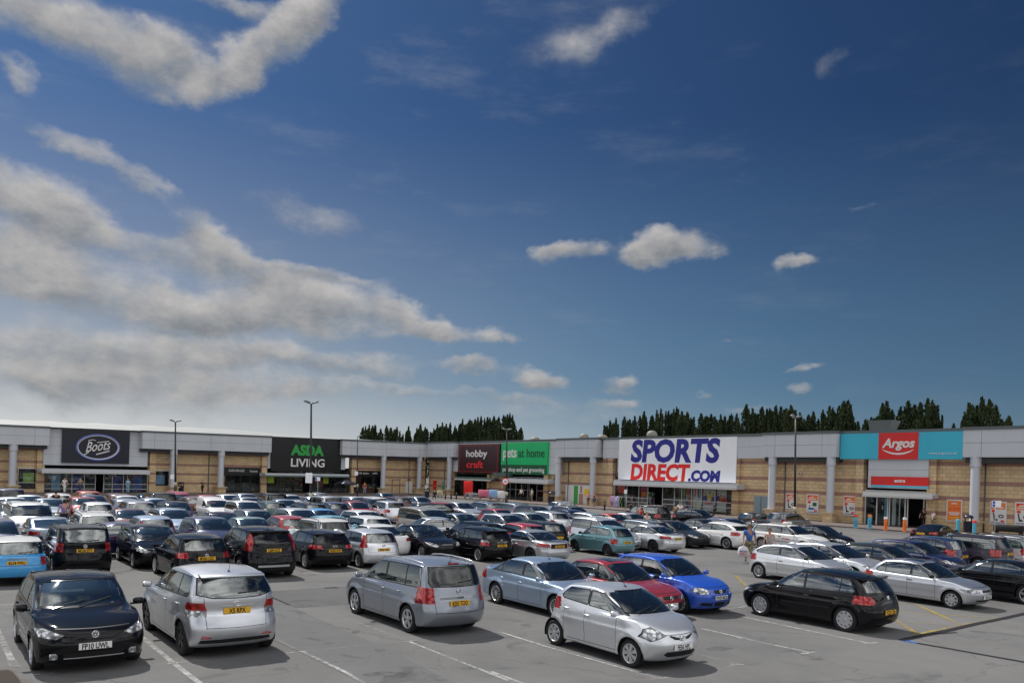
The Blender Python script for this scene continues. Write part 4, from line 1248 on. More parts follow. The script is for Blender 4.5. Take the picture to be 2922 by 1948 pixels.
print('signs', zl_(638, 1355, NB_), zl_(638, 1332, NB_), zl_(998, 1360, NB_), zl_(998, 1341, NB_)); print('canopies', [round(q, 2) for q in (zr_(1751, 1383.5, .45), zr_(1751, 1369, 0), zr_(1297, 1368, .35), zr_(1297, 1359, .35), zr_(1442, 1376, .35), zr_(1442, 1363, .35), zr_(2463, 1416, .3), zr_(2463, 1400, .3), zl_(757, 1359, .35), zl_(757, 1349, .35), zl_(119, 1349, .35), zl_(119, 1336, .35))])
# ---------------- right wall, far to near
NF = NB_+.05
# craft and pet shop
z = 2.95
front(RW, BR, hob0, hob1, z, NF, 'frame_dark', [hob0+(hob1-hob0)*q for q in (.18, .36, .62, .80)], [2.0], (hob0+(hob1-hob0)*.62, hob0+(hob1-hob0)*.80), 'stock_bright')
front(RW, BR, pet0, pet1, 3.15, NF, 'frame_grey', [pet0+(pet1-pet0)*q for q in (.13, .28, .42, .58, .62, .80)], [1.45], (pet0+(pet1-pet0)*.62, pet0+(pet1-pet0)*.80), 'stock_dark')
canopy(RW, BR, s(1297, .3, 1360), s(1400, .3, 1360), zr_(1297, 1368, .35), zr_(1297, 1359, .35), .35, 'canopy_green', 'canopy_white')
canopy(RW, BR, s(1442, .3, 1370), s(1563, .3, 1370), zr_(1442, 1376, .35), zr_(1442, 1363, .35), .35, 'cladding', 'canopy_white')
wb('canopy', RW, s(1400, .3)+.02, s(1442, .3)-.02, NB_+.3, -.15, 3.15, 3.62, 'canopy_green', BR)
ns = NS_+.35
def lr(wl, px, py, n=ns): return wl.sv(px, py, n)
u0, u1 = s(1308, ns), s(1425, ns); z0, z1 = zr_(1308, 1348, ns), zr_(1308, 1268, ns)
o = signboard('shop_sign', 'plum coloured shop sign with white over red lettering and dashed red border', RW, u0, u1, NS_+.01, ns, z0, z1, 'sign_plum')
w, h = u1-u0, z1-z0
wtext(o, RW, 'hobby', u0+w*.46, z0+h*.57, h*.235, ns+.005, 'l_white', right=w*.52, bold=.022)
wtext(o, RW, 'craft', u0+w*.42, z0+h*.19, h*.235, ns+.005, 'l_hobby', right=w*.41, bold=.022)
d = []
for i in range(16):
    a = u0+w*(.03+.945*i/16); d += [(a, a+w*.032, ns+.001, ns+.008, z0+h*.045, z0+h*.058), (a, a+w*.032, ns+.001, ns+.008, z0+h*.945, z0+h*.958)]
for i in range(10):
    a = z0+h*(.07+.88*i/10); d += [(u0+w*.03, u0+w*.038, ns+.001, ns+.008, a, a+h*.05), (u0+w*.955, u0+w*.963, ns+.001, ns+.008, a, a+h*.05)]
wbs('stitched_border', RW, d, 'l_red', o)
u0, u1 = s(1430, ns), s(1562, ns); z0, z1 = zr_(1430, 1351, ns), zr_(1430, 1263.5, ns)
o = signboard('shop_sign', 'bright green shop sign with dark green strip below for pet shop lettering', RW, u0, u1, NS_+.01, ns, z0, z1, 'sign_green')
w, h = u1-u0, z1-z0
st = wb('strip_panel', RW, u0+.001, u1-.001, ns+.001, ns+.02, z0+.001, z0+h*.30, 'sign_green_dark', o)
wtext(st, RW, 'pet shop and pet grooming', u0+w*.5, z0+h*.085, h*.135, ns+.025, 'l_white', right=w*.90, bold=.012)
wtext(o, RW, 'pets', u0+w*.20, z0+h*.54, h*.27, ns+.005, 'l_white', right=w*.30, bold=.02)
wtext(o, RW, 'at home', u0+w*.665, z0+h*.54, h*.27, ns+.005, 'l_darkgreen', right=w*.56, bold=.02)

# window with posters between the columns
def board(name, label, wl, px0, px1, py0, py1, n, m, cat='poster', frame='frame_white', group=None, fr=.09):
    a, b_ = sorted((U(wl, px0, (py0+py1)/2, n), U(wl, px1, (py0+py1)/2, n))); zt_ = wl.sv(min(px0, px1) if wl is RW else max(px0, px1), py0, n)[1]; zb_ = wl.sv(min(px0, px1) if wl is RW else max(px0, px1), py1, n)[1]
    o = wb(name, wl, a, b_, n-.03, n+.03, zb_, zt_, frame); tag(o, label, cat, group)
    f = wb('printed_panel', wl, a+fr, b_-fr, n+.031, n+.036, zb_+fr, zt_-fr, m, o)
    return o, a, b_, zb_, zt_
o, a, b_, z0, z1 = board('poster_window', 'tall window filled with green and red sport posters between two grey columns', RW, 1612, 1686, 1380, 1436, NB_+.04, 'l_white', 'shop window', 'frame_grey')
w, h = b_-a, z1-z0
wbs('poster', RW, [(a+w*.36, a+w*.52, NB_+.08, NB_+.09, z0+.1, z1-.15), (a+w*.10, a+w*.15, NB_+.08, NB_+.09, z0+.3, z1-.6)], 'l_green', o)
wbs('poster', RW, [(a+w*.56, a+w*.72, NB_+.08, NB_+.092, z0+.1, z0+h*.55), (a+w*.60, a+w*.68, NB_+.08, NB_+.092, z0+h*.6, z1-.15)], 'p_skin', o)
p = wb('poster', RW, a+w*.76, a+w*.98, NB_+.08, NB_+.093, z0+h*.02, z0+h*.80, 'p_yellow', o); wb('poster', RW, a+w*.78, a+w*.96, NB_+.094, NB_+.10, z0+h*.05, z0+h*.48, 'l_white', p)
wb('poster', RW, a+w*.05, a+w*.26, NB_+.08, NB_+.094, z0+h*.05, z0+h*.75, 'l_white', o)

# sports shop
zc = 3.2
SP = front(RW, BR, spo0, spo1, zc, NF, 'frame_white', [spo0+(spo1-spo0)*q for q in (.12, .23, .31, .44, .54, .60, .68, .76, .865)], [.75, 1.25], (spo0+(spo1-spo0)*.31, spo0+(spo1-spo0)*.44), 'stock_bright')
w = spo1-spo0
P_ = [(.03, .10, 1.7, 3.1, 'l_red'), (.24, .30, 2.1, 3.3, 'p_pink'), (.245, .295, 1.4, 2.0, 'p_orange'), (.55, .59, 2.7, 3.35, 'p_orange'), (.61, .625, 1.6, 3.3, 'l_green'), (.64, .655, 1.8, 3.3, 'l_red'), (.665, .675, 1.9, 3.3, 'l_navy'),
      (.70, .71, 1.7, 3.2, 'l_red'), (.725, .735, 1.7, 3.2, 'l_navy'), (.745, .752, 1.5, 3.1, 'p_lblue')]
for a, b_, z0, z1, m in P_: wb('window_poster', RW, spo0+w*a, spo0+w*b_, NF-.09, NF-.07, z0, z1, m, SP)
for a, b_ in ((.69, .755), (.77, .855), (.875, .945)):
    wb('window_poster', RW, spo0+w*a, spo0+w*b_, NF-.13, NF-.11, .3, 3.4, 'l_white', SP)
def fig(u, z, m1, m2=None, k=1., h=.9):          # printed players: head and shoulders, flat on the poster
    wpoly('printed_figure', RW, [(u-.3*k, z), (u-.26*k, z+h*.45), (u-.10*k, z+h*.55), (u+.10*k, z+h*.55), (u+.26*k, z+h*.45), (u+.3*k, z)], NF-.108, NF-.104, m1, SP)
    wpoly('printed_figure', RW, [(u+.12*k*math.cos(i*PI/5), z+h*.72+.16*k*math.sin(i*PI/5)) for i in range(10)], NF-.108, NF-.104, 'p_skin', SP)
for q, z, c, k in ((.745, 1.5, 'p_lblue', 1.), (.785, 1.35, 'l_navy', 1.), (.82, 1.5, 'p_yellow', 1.05), (.845, 1.3, 'l_navy', .8), (.885, 1.4, 'l_navy', .8), (.905, 1.3, 'p_orange', 1.), (.93, 1.2, 'l_red', 1.2)): fig(spo0+w*q, z, c, k=k)
wb('window_poster', RW, spo0+w*.78, spo0+w*.84, NF-.108, NF-.104, .95, 1.35, 'p_pink', SP); wb('window_poster', RW, spo0+w*.925, spo0+w*.945, NF-.108, NF-.104, 2.8, 3.35, 'p_orange', SP)
wb('window_poster', RW, spo0+w*.70, spo0+w*.72, NF-.108, NF-.104, .55, .95, 'p_yellow', SP); wpoly('window_poster', RW, [(spo0+w*.79, 2.75), (spo0+w*.815, 2.9), (spo0+w*.845, 2.7), (spo0+w*.84, 3.05), (spo0+w*.80, 3.1)], NF-.108, NF-.104, 'p_pink', SP)
canopy(RW, BR, s(1751, .35, 1385), s(2103, .35, 1385), zr_(1751, 1383.5, .45), zr_(1751, 1369, .0), .45, 'cladding', 'canopy_white')
nw = NS_+.10
u0, u1 = s(1764, nw, 1370), s(2100, nw, 1370); z0, z1 = zr_(1764, 1367, nw), HG-.24
o = signboard('shop_sign', 'large white shop sign with slanted blue capitals over red capitals', RW, u0, u1, NS_+.021, nw, z0, z1, 'sign_white')
def cap(px0, px1, pyb, pyt, txt, m, bold=.035, shear=.10, parent=o, wl=RW, n=nw):
    a = U(wl, px0, (pyb+pyt)/2, n); b_ = U(wl, px1, (pyb+pyt)/2, n); zz0 = wl.sv((px0+px1)/2, pyb, n)[1]; zz1 = wl.sv((px0+px1)/2, pyt, n)[1]
    return wtext(parent, wl, txt, (a+b_)/2, zz0, zz1-zz0, n+.004, m, right=abs(b_-a), bold=bold, shear=shear)
cap(1801, 2055, 1315.5, 1251, 'SPORTS', 'l_navy', .042)
cap(1800, 1970, 1368, 1322.5, 'DIRECT', 'l_red', .042)
cap(1964, 2056, 1371.5, 1341, '.COM', 'l_navy', .055)

# catalogue shop
zc = 3.02
AR = front(RW, BR, arg0, arg1, zc, NF, 'frame_white', [arg0+(arg1-arg0)*q for q in (.20, .38, .41, .66, .70, .95)], [], (arg0+(arg1-arg0)*.70, arg0+(arg1-arg0)*.95), 'shop_dark', fw=.10)
wb('sliding_door', RW, arg0+(arg1-arg0)*.44, arg0+(arg1-arg0)*.50, NF-.2, NF-.16, .15, 2.85, 'frame_white', AR); wb('sliding_door', RW, arg0+(arg1-arg0)*.55, arg0+(arg1-arg0)*.57, NF-.2, NF-.16, .15, 2.85, 'frame_white', AR)
wb('window_poster', RW, arg0+(arg1-arg0)*.32, arg0+(arg1-arg0)*.375, NF-.08, NF-.05, .3, 2.4, 'p_cyan', AR); wb('window_poster', RW, arg0+(arg1-arg0)*.28, arg0+(arg1-arg0)*.30, NF-.08, NF-.05, 1.4, 1.75, 'l_white', AR)
canopy(RW, BR, s(2463, .2, 1410), s(2662, .2, 1410), zr_(2463, 1416, .30), zr_(2463, 1400, .30), .30, 'canopy_white', 'canopy_white')
nw = NS_+.30; u0, u1 = s(2399, nw, 1270), s(2749, nw, 1270); z1 = HG-.26; z0 = zr_(2399, 1309, nw)
o = signboard('shop_sign', 'long cyan shop sign with red centre square and a white smile curve', RW, u0, u1, NS_+.021, nw, z0, z1, 'sign_cyan')
ra, rb = s(2508, nw, 1270), s(2622, nw, 1270)
rp = wb('centre_panel', RW, ra, rb, nw+.001, nw+.03, z0-.02, z1+.005, 'sign_red', o)
cap(2518, 2612, 1275.5, 1250, 'Argos', 'l_white', .032, .22, rp, RW, nw+.03)
cap(2651, 2733, 1295, 1289, 'www.argos.co.uk', 'l_white', .0, .0, o, RW, nw)
ar_w = rb-ra
pts = [(.075, .385), (.2, .27), (.35, .19), (.5, .165), (.65, .185), (.8, .26), (.915, .385), (.8, .31), (.65, .25), (.5, .232), (.35, .25), (.2, .32)]
wpoly('smile', RW, [(ra+ar_w*q[0], z0+(z1-z0)*q[1]) for q in pts], nw+.031, nw+.036, 'l_white', rp)
nb_ = NS_+.12
u0, u1 = s(2486, nb_, 1370), s(2651, nb_, 1370); z1 = zr_(2486, 1358, nb_); z0 = zr_(2486, 1382, nb_)
o = signboard('shop_sign', 'narrow red strip sign reading extra over the shop doorway with cyan line under it', RW, u0, u1, NS_+.012, nb_, z0, z1, 'sign_red')
wb('cyan_strip', RW, u0, u1, NS_+.012, nb_-.01, z0-.18, z0-.001, 'p_cyan', o)
cap(2553, 2584, 1375, 1367, 'extra', 'l_white', .03, .2, o, RW, nb_)

# posters on the brick wall
def promo(px0, px1, py0, py1, label, kind):
    n = NB_+.04
    o, a, b_, z0, z1 = board('wall_poster', label, RW, px0, px1, py0, py1, n, 'p_orange' if kind == 'fifty' else 'l_white', group='framed posters on the brick wall')
    w, h = b_-a, z1-z0; n2 = n+.037
    if kind == 'fifty':
        wtext(o, RW, '\u00a350', a+w*.5, z0+h*.52, h*.13, n2, 'l_red', right=w*.70, bold=.0, depth=.003)
        wtext(o, RW, 'WIN', a+w*.5, z0+h*.82, h*.05, n2, 'l_white', right=w*.34, depth=.003) if False else wb('text_block', RW, a+w*.32, a+w*.66, n2, n2+.004, z0+h*.80, z0+h*.85, 'l_white', o)
        wbs('text_block', RW, [(a+w*.15, a+w*.85, n2, n2+.004, z0+h*.38, z0+h*.43), (a+w*.22, a+w*.80, n2, n2+.004, z0+h*.30, z0+h*.35)], 'l_white', o)
        wbs('text_block', RW, [(a+w*.18, a+w*.80, n2, n2+.004, z0+h*.18, z0+h*.21), (a+w*.25, a+w*.78, n2, n2+.004, z0+h*.11, z0+h*.14)], 'p_yellow', o)
    else:
        wb('heading_panel', RW, a+.10, b_-.10, n2, n2+.003, z0+h*.66, z1-.10, 'p_orange', o)
        wb('heading_panel', RW, a+.10, a+w*.42, n2+.004, n2+.007, z1-.28, z1-.13, 'l_red', o)
        wbs('text_block', RW, [(a+w*.16, a+w*.80, n2+.004, n2+.008, z0+h*.71, z0+h*.76), (a+w*.25, a+w*.60, n2+.004, n2+.008, z0+h*.80, z0+h*.86)], 'l_white', o)
        wb('price_flash', RW, a+w*.12, a+w*.36, n2, n2+.004, z0+h*.52, z0+h*.63, 'l_red', o); wb('price_flash', RW, a+w*.66, a+w*.88, n2, n2+.004, z0+h*.11, z0+h*.19, 'l_red', o)
        wb('footer', RW, a+.10, b_-.10, n2, n2+.003, z0+.10, z0+h*.09, 'l_navy', o)
        if kind == 'garden':
            wb('picture', RW, a+w*.52, a+w*.84, n2, n2+.004, z0+h*.38, z0+h*.56, 'l_darkgreen', o); wpoly('picture', RW, [(a+w*.42+.30*w*math.cos(i*PI/8), z0+h*.24+h*.055*math.sin(i*PI/8)) for i in range(16)], n2, n2+.004, 'p_blue', o)
            wb('picture', RW, a+w*.26, a+w*.31, n2+.004, n2+.008, z0+h*.26, z0+h*.42, 'ink', o)
        else:
            wpoly('picture', RW, [(a+w*.18, z0+h*.50), (a+w*.26, z0+h*.50), (a+w*.34, z0+h*.25), (a+w*.50, z0+h*.22), (a+w*.48, z0+h*.16), (a+w*.26, z0+h*.16)], n2, n2+.004, 'ink', o)
            wpoly('picture', RW, [(a+w*.68+.17*w*math.cos(i*PI/8), z0+h*.36+h*.08*math.sin(i*PI/8)) for i in range(16)], n2, n2+.004, 'ink', o)
            wpoly('picture', RW, [(a+w*.68+.09*w*math.cos(i*PI/8), z0+h*.36+h*.035*math.sin(i*PI/8)) for i in range(16)], n2+.005, n2+.008, 'l_white', o)
    return o
promo(2243, 2274, 1406, 1455, 'framed orange and white poster half hidden by the tall lamp post', 'tools')
promo(2302, 2337, 1408, 1463, 'framed orange and white poster with a blue paddling pool picture', 'garden')
promo(2407, 2443, 1413, 1469, 'framed orange and white poster directly left of the catalogue shop entrance', 'tools')
promo(2702, 2747, 1424, 1486, 'framed plain orange poster reading 50 pounds right of the entrance', 'fifty')
promo(2826, 2874, 1429, 1494, 'framed orange and white poster behind the thin parking sign pole', 'tools')
promo(2897, 2945, 1431, 1497, 'framed orange and white poster cut by the right edge of the photo', 'tools')
# grey service door and its frame; white door and blocked opening on the left wall
o = wb('service_door', RW, s(2157, NB_), s(2197, NB_), NB_, NB_+.06, .12, zr_(2157, 1414, NB_), 'door_grey' if 'door_grey' in M else 'frame_grey'); tag(o, 'plain blue-grey double service door in the brick wall beside a column', 'door')
wb('door_meeting_strip', RW, s(2177, NB_)-.03, s(2177, NB_)+.03, NB_+.06, NB_+.08, .14, zr_(2157, 1414, NB_)-.05, 'cladding_dark', o)
o = wb('service_door', LW, t(1176, NB_, 1385), t(1157, NB_, 1385), NB_, NB_+.06, .12, zl_(1157, 1374, NB_), 'l_white'); tag(o, 'white service door with a small notice in the brick wall near the corner', 'door')
wb('notice', LW, t(1171, NB_, 1385), t(1162, NB_, 1385), NB_+.061, NB_+.07, 2.1, 2.3, 'l_navy', o)
a, b_ = sorted((t(1141, NB_, 1385), t(1118, NB_, 1385))); zt_ = zl_(1118, 1367, NB_)
o = wbs('door_surround', LW, [(a, a+.09, NB_, NB_+.05, .12, zt_), (b_-.09, b_, NB_, NB_+.05, .12, zt_), (a+.09, b_-.09, NB_, NB_+.05, zt_-.09, zt_)], 'cladding_dark'); tag(o, 'thin brown metal surround of a bricked opening left of the white door', 'door frame')
# banners by the corner
o, *_ = board('wall_poster', 'tall red and white poster on the brick wall behind the seated person', RW, 1236, 1247, 1369, 1396, NB_+.04, 'l_red', fr=.02); a, b_, z0, z1 = _
wb('text_block', RW, a+.2, b_-.2, NB_+.08, NB_+.09, z0+.6, z1-.9, 'l_white', o)
o, *_ = board('wall_poster', 'tall pale green poster on the brick wall beside the corner column', RW, 1260, 1271, 1369, 1400, NB_+.04, 'l_grey', fr=.02); a, b_, z0, z1 = _
wbs('text_block', RW, [(a+.15, b_-.15, NB_+.08, NB_+.09, z0+.3, z0+.9), (a+.15, a+.5, NB_+.08, NB_+.09, z0+1.2, z1-.5)], 'l_green', o)

# ---------------- left wall
ns = NS_+.30
# black sign with green capitals over white ones
u0, u1 = sorted((t(775, ns, 1300), t(974, ns, 1300))); z1 = HG-.25; z0 = zl_(974, 1347, ns)
o = signboard('shop_sign', 'large black shop sign with green capitals over white capitals', LW, u0, u1, NS_+.01, ns, z0, z1, 'sign_black')
cap(830, 924, 1297.5, 1269, 'ASDA', 'l_green', .05, 0., o, LW, ns); cap(830, 926, 1331, 1308, 'LIVING', 'l_white', .018, 0., o, LW, ns)
front(LW, BL, asd0, asd1, 3.3, NF, 'frame_dark', [asd0+(asd1-asd0)*q for q in (.12, .24, .34, .46, .58, .7, .85)], [1.4], (asd0+(asd1-asd0)*.46, asd0+(asd1-asd0)*.58), 'stock_dark')
for q in (.27, .91): wb('window_poster', LW, asd0+(asd1-asd0)*q, asd0+(asd1-asd0)*(q+.07), NF+.005, NF+.02, 1.5, 2.9, 'p_lime', BL)
canopy(LW, BL, t(997, .3, 1355), t(757, .3, 1355), zl_(757, 1359, .35), zl_(757, 1349, .35), .35, 'cladding', 'canopy_green')
o = signboard('shop_sign', 'black strip sign with small white lettering left of the large black sign', LW, t(749, NB_+.1, 1345), t(638, NB_+.1, 1345), NB_, NB_+.12, zl_(638, 1355, NB_), zl_(638, 1332, NB_), 'sign_black')
cap(652, 697, 1345, 1338.5, 'GEORGE', 'l_white', .0, 0., o, LW, NB_+.12); cap(713, 734, 1346.5, 1340, 'home', 'l_white', .0, 0., o, LW, NB_+.12)
front(LW, BL, geo0, geo1, 3.35, NF, 'frame_dark', [geo0+(geo1-geo0)*q for q in (.10, .35, .6, .85)], [1.3], None, 'stock_dark')
wb('lintel', LW, geo0, geo1, NB_, NB_+.08, 3.36, 3.54, 'brick', BL); wb('lintel', LW, caf0, caf1, NB_, NB_+.08, 3.36, 3.54, 'brick', BL)
o = signboard('shop_sign', 'black strip sign with white cafe lettering right of the large black sign', LW, t(1088, NB_+.1, 1350), t(998, NB_+.1, 1350), NB_, NB_+.12, zl_(998, 1360, NB_), zl_(998, 1341, NB_), 'sign_black')
cap(1007, 1052, 1352, 1346, 'sound & vision', 'l_white', .0, 0., o, LW, NB_+.12); cap(1063, 1077, 1352, 1346, 'caf\u00e9', 'l_white', .0, 0., o, LW, NB_+.12)
front(LW, BL, caf0, caf1, 3.35, NF, 'frame_dark', [caf0+(caf1-caf0)*q for q in (.3, .55, .75)], [1.2], None, 'stock_bright')
# navy sign with the oval and the script word
u0, u1 = sorted((t(177.5, ns, 1275), t(369, ns, 1275))); z0 = zl_(369, 1323, ns); z1 = zl_(369, 1232.5, ns)
o = signboard('shop_sign', 'navy blue shop sign with a white script word in a glowing oval', LW, u0, u1, NS_+.01, ns, z0, z1, 'sign_navy')
w, h = u1-u0, z1-z0; cu, cz = (u0+u1)/2-w*.02, z0+h*.49
def oval(k, n=48): return [(cu+w*.305*k*math.cos(2*PI*i/n), ns+.03, cz+h*.365*(k if k <= 1 else 1+(k-1)*1.2)*math.sin(2*PI*i/n)) for i in range(n+1)]
wcurve(o, LW, oval(1.0), .075, 'l_white', 'oval_ring'); wcurve(o, LW, [(a_, b2-.01, c_) for a_, b2, c_ in oval(1.045)], .11, 'halo', 'oval_halo')
lt = wtext(o, LW, 'Boots', cu, cz-h*.10, h*.30, ns+.02, 'l_white', right=w*.37, bold=.006, shear=.35, depth=.02)
for v in lt.data.vertices:                       # the word climbs to the right
    du = (v.co-CORNER).dot(LW.d)-cu; v.co.z += -du*.16
X_ = lambda a_, b2: (cu-w*a_, ns+.03, cz+h*b2)   # a: to the reader's right
wcurve(o, LW, [X_(-.21, -.24), X_(-.17, -.20), X_(-.14, -.15)], .055, 'l_white', 'flourish'); wcurve(o, LW, [X_(-.03, -.22), X_(.06, -.17), X_(.17, -.10)], .08, 'l_white', 'flourish'); wcurve(o, LW, [X_(-.02, .15), X_(.07, .17), X_(.16, .20)], .055, 'l_white', 'flourish')
wcurve(o, LW, [X_(-.135, .14), X_(-.15, .20), X_(-.09, .23), X_(-.04, .21)], .05, 'l_white', 'flourish')
canopy(LW, BL, t(427, .3, 1345), t(119, .3, 1340), zl_(119, 1349, .35), zl_(119, 1336, .35), .35, 'cladding', 'canopy_white')
w = boo1-boo0
BT = front(LW, BL, boo0, boo1, 3.0, NF, 'frame_white', [boo0+w*q for q in (.21, .25, .36, .445, .525, .63, .745, .80)], [.55, 1.15], (boo0+w*.445, boo0+w*.525), 'stock_bright')
for a, b_ in ((.0, .20), (.80, 1.0)):
    wb('header_panel', LW, boo0+w*(a+.01), boo0+w*(b_-.005), NF+.031, NF+.045, 2.45, 2.88, 'l_white', BT); wb('header_roundel', LW, boo0+w*(b_-.05), boo0+w*(b_-.02), NF+.046, NF+.055, 2.5, 2.84, 'p_blue', BT); wb('header_roundel', LW, boo0+w*(a+.025), boo0+w*(a+.05), NF+.046, NF+.055, 2.52, 2.82, 'p_lime', BT)
wb('window_poster', LW, boo0+w*.85, boo0+w*.93, NF-.07, NF-.05, .3, 2.4, 'p_lblue', BT); wb('window_poster', LW, boo0+w*.055, boo0+w*.155, NF-.07, NF-.05, .3, 2.35, 'p_blue', BT)
wb('window_poster', LW, boo0+w*.265, boo0+w*.35, NF-.07, NF-.05, .2, 2.9, 'l_navy', BT); wb('window_poster', LW, boo0+w*.65, boo0+w*.735, NF-.07, NF-.05, .2, 2.9, 'l_navy', BT)
for (a, b_, zz0, m, lab) in ((bwa0, bwa1, 1.0, 'p_lblue', 'window'), (bwb0, bwb1, .5, 'p_lime', 'window')):
    sf = front(LW, BL, a, b_, zs, NF, 'frame_white', [a+(b_-a)*.99], [1.25] if zz0 < 1 else [], None, 'stock_dark', zb0=zz0)
    wb('window_poster', LW, a+(b_-a)*.25, a+(b_-a)*.75, NF-.07, NF-.05, 1.2, 2.4, m, sf)

# ---------------- small things on walls and roofs
def cctv(wl, px, py, label, white=True):
    u, z = wl.sv(px, py, NB_+.2)
    o = thing('security_camera', label, 'camera', tuple(wl.P(u, NB_, z)), math.atan2(wl.n.y, wl.n.x), 'cameras on the walls')
    bm = bmesh.new(); rbox(bm, (.22, 0, 0), (.42, .24, .22), .04); put('housing', done(bm, 'housing'), 'l_white', o)
    bm = bmesh.new(); tube(bm, [(.0, 0, -.1), (.15, 0, -.1), (.18, 0, -.02)], .03, 6); put('bracket', done(bm, 'bracket'), 'frame_grey', o)
    bm = bmesh.new(); tube(bm, [(.43, 0, 0), (.45, 0, 0)], .07, 10); put('lens', done(bm, 'lens'), 'ink', o)
cctv(LW, 473, 1305, 'white box camera on the brown brick left of a grey column'); cctv(RW, 1743, 1329, 'white camera on the brick beside the white sports sign'); cctv(RW, 2285, 1350, 'white dome camera on the brick right of the tall lamp post'); cctv(RW, 1579, 1363, 'small white camera on the brick pier right of the pet shop')
def dome(px, py_top, py_bot, wpx, label):
    n = -9.; u, zt_ = RW.sv(px, py_top, n); k = RW.k(u); z0 = HG-.36; p = RW.P(u, n, z0)
    D = p.y; r = wpx/FPX*D/2; h = max(.5, zt_*k-p.z)
    bm = bmesh.new(); prof = [(r*.62, 0), (r*.62, h*.55), (r*1.0, h*.60), (r*1.0, h*.72), (r*.8, h*.90), (r*.4, h*.99), (.01, h)]
    rg = [[bm.verts.new((a*math.cos(2*PI*i/24), a*math.sin(2*PI*i/24), b_)) for i in range(24)] for a, b_ in prof]
    for a, b_ in zip(rg, rg[1:]):
        for i in range(24): bm.faces.new((a[i], a[(i+1) % 24], b_[(i+1) % 24], b_[i]))
    o = put('roof_vent', done(bm, 'roof_vent', True, 45), 'vent_grey', None, p); tag(o, label, 'roof vent', 'mushroom vents on the flat roof')
dome(1527, 1246, 1253, 28, 'round mushroom vent on the flat roof above the green sign'); dome(1667, 1236.5, 1246, 27, 'round mushroom vent on the roof above the left grey column pair'); dome(1719, 1239.5, 1248, 32, 'flat round vent on the roof left of the white sports sign'); dome(1861, 1228, 1240, 31, 'tall round vent on the roof above the letter P of the sports sign')
u, zt_ = RW.sv(2520, 1200, -8); p = RW.P(u, -8, HG-.4)
bm = bmesh.new(); hh = zt_*RW.k(u)-p.z
a = [bm.verts.new((x*.75-.1, y*.6, 0)) for x, y in ((-1, -1), (1, -1), (1, 1), (-1, 1))]; b_ = [bm.verts.new((x*1.25+.15, y*.9, hh)) for x, y in ((-1, -1), (1, -1), (1, 1), (-1, 1))]
for i in range(4): bm.faces.new((a[i], a[(i+1) % 4], b_[(i+1) % 4], b_[i]))
bm.faces.new(b_[::-1]); bm.faces.new(a)
o = put('roof_cowl', done(bm, 'roof_cowl', False), 'cladding_dark', None, p, -.9); tag(o, 'dark funnel shaped cowl on the roof above the red square sign', 'roof vent')
# ------------------------------------------------------------------ people
for nm, c in dict(skin=(.48, .27, .19), skin_tan=(.36, .19, .13), hair_dark=(.025, .016, .010), hair_brown=(.10, .055, .03), hair_fair=(.36, .24, .12), c_blue=(.035, .12, .36), c_camo=(.22, .19, .11), c_grey=(.33, .32, .36), c_black=(.012, .012, .014),
                  c_white=(.68, .67, .66), c_olive=(.14, .12, .07), c_red=(.55, .02, .02), c_jean=(.04, .06, .12), c_pink=(.60, .22, .28), c_brown=(.07, .045, .03), c_khaki=(.24, .20, .13), c_cyan=(.20, .42, .60), c_violet=(.22, .16, .34), bag=(.62, .61, .62)).items(): mat(nm, c, .85 if nm != 'skin' else .6, spec=.3)
b = nb(M['c_camo']); g = b.n('ShaderNodeNewGeometry')
b.link(b.mix(b.ramp(b.noise(g.outputs['Position'], 9., 3, .6), .45, .55), (.25, .21, .13, 1), (.10, .10, .05, 1)), b.p.inputs['Base Color'])

def skinned(name, verts, edges, rad, sub=1):
    me = bpy.data.meshes.new(name); me.from_pydata(verts, edges, [])
    o = bpy.data.objects.new('tmp', me); C.objects.link(o)
    md = o.modifiers.new('s', 'SKIN'); md.use_smooth_shade = True
    for i, r in enumerate(rad):
        r = r if isinstance(r, tuple) else (r, r)
        me.skin_vertices[0].data[i].radius = r
    me.skin_vertices[0].data[0].use_root = True
    if sub: o.modifiers.new('u', 'SUBSURF').levels = sub
    dg = bpy.context.evaluated_depsgraph_get(); dg.update()
    r = bpy.data.meshes.new_from_object(o.evaluated_get(dg)); r.name = name
    C.objects.unlink(o); bpy.data.objects.remove(o); bpy.data.meshes.remove(me)
    r.materials.clear()
    return r

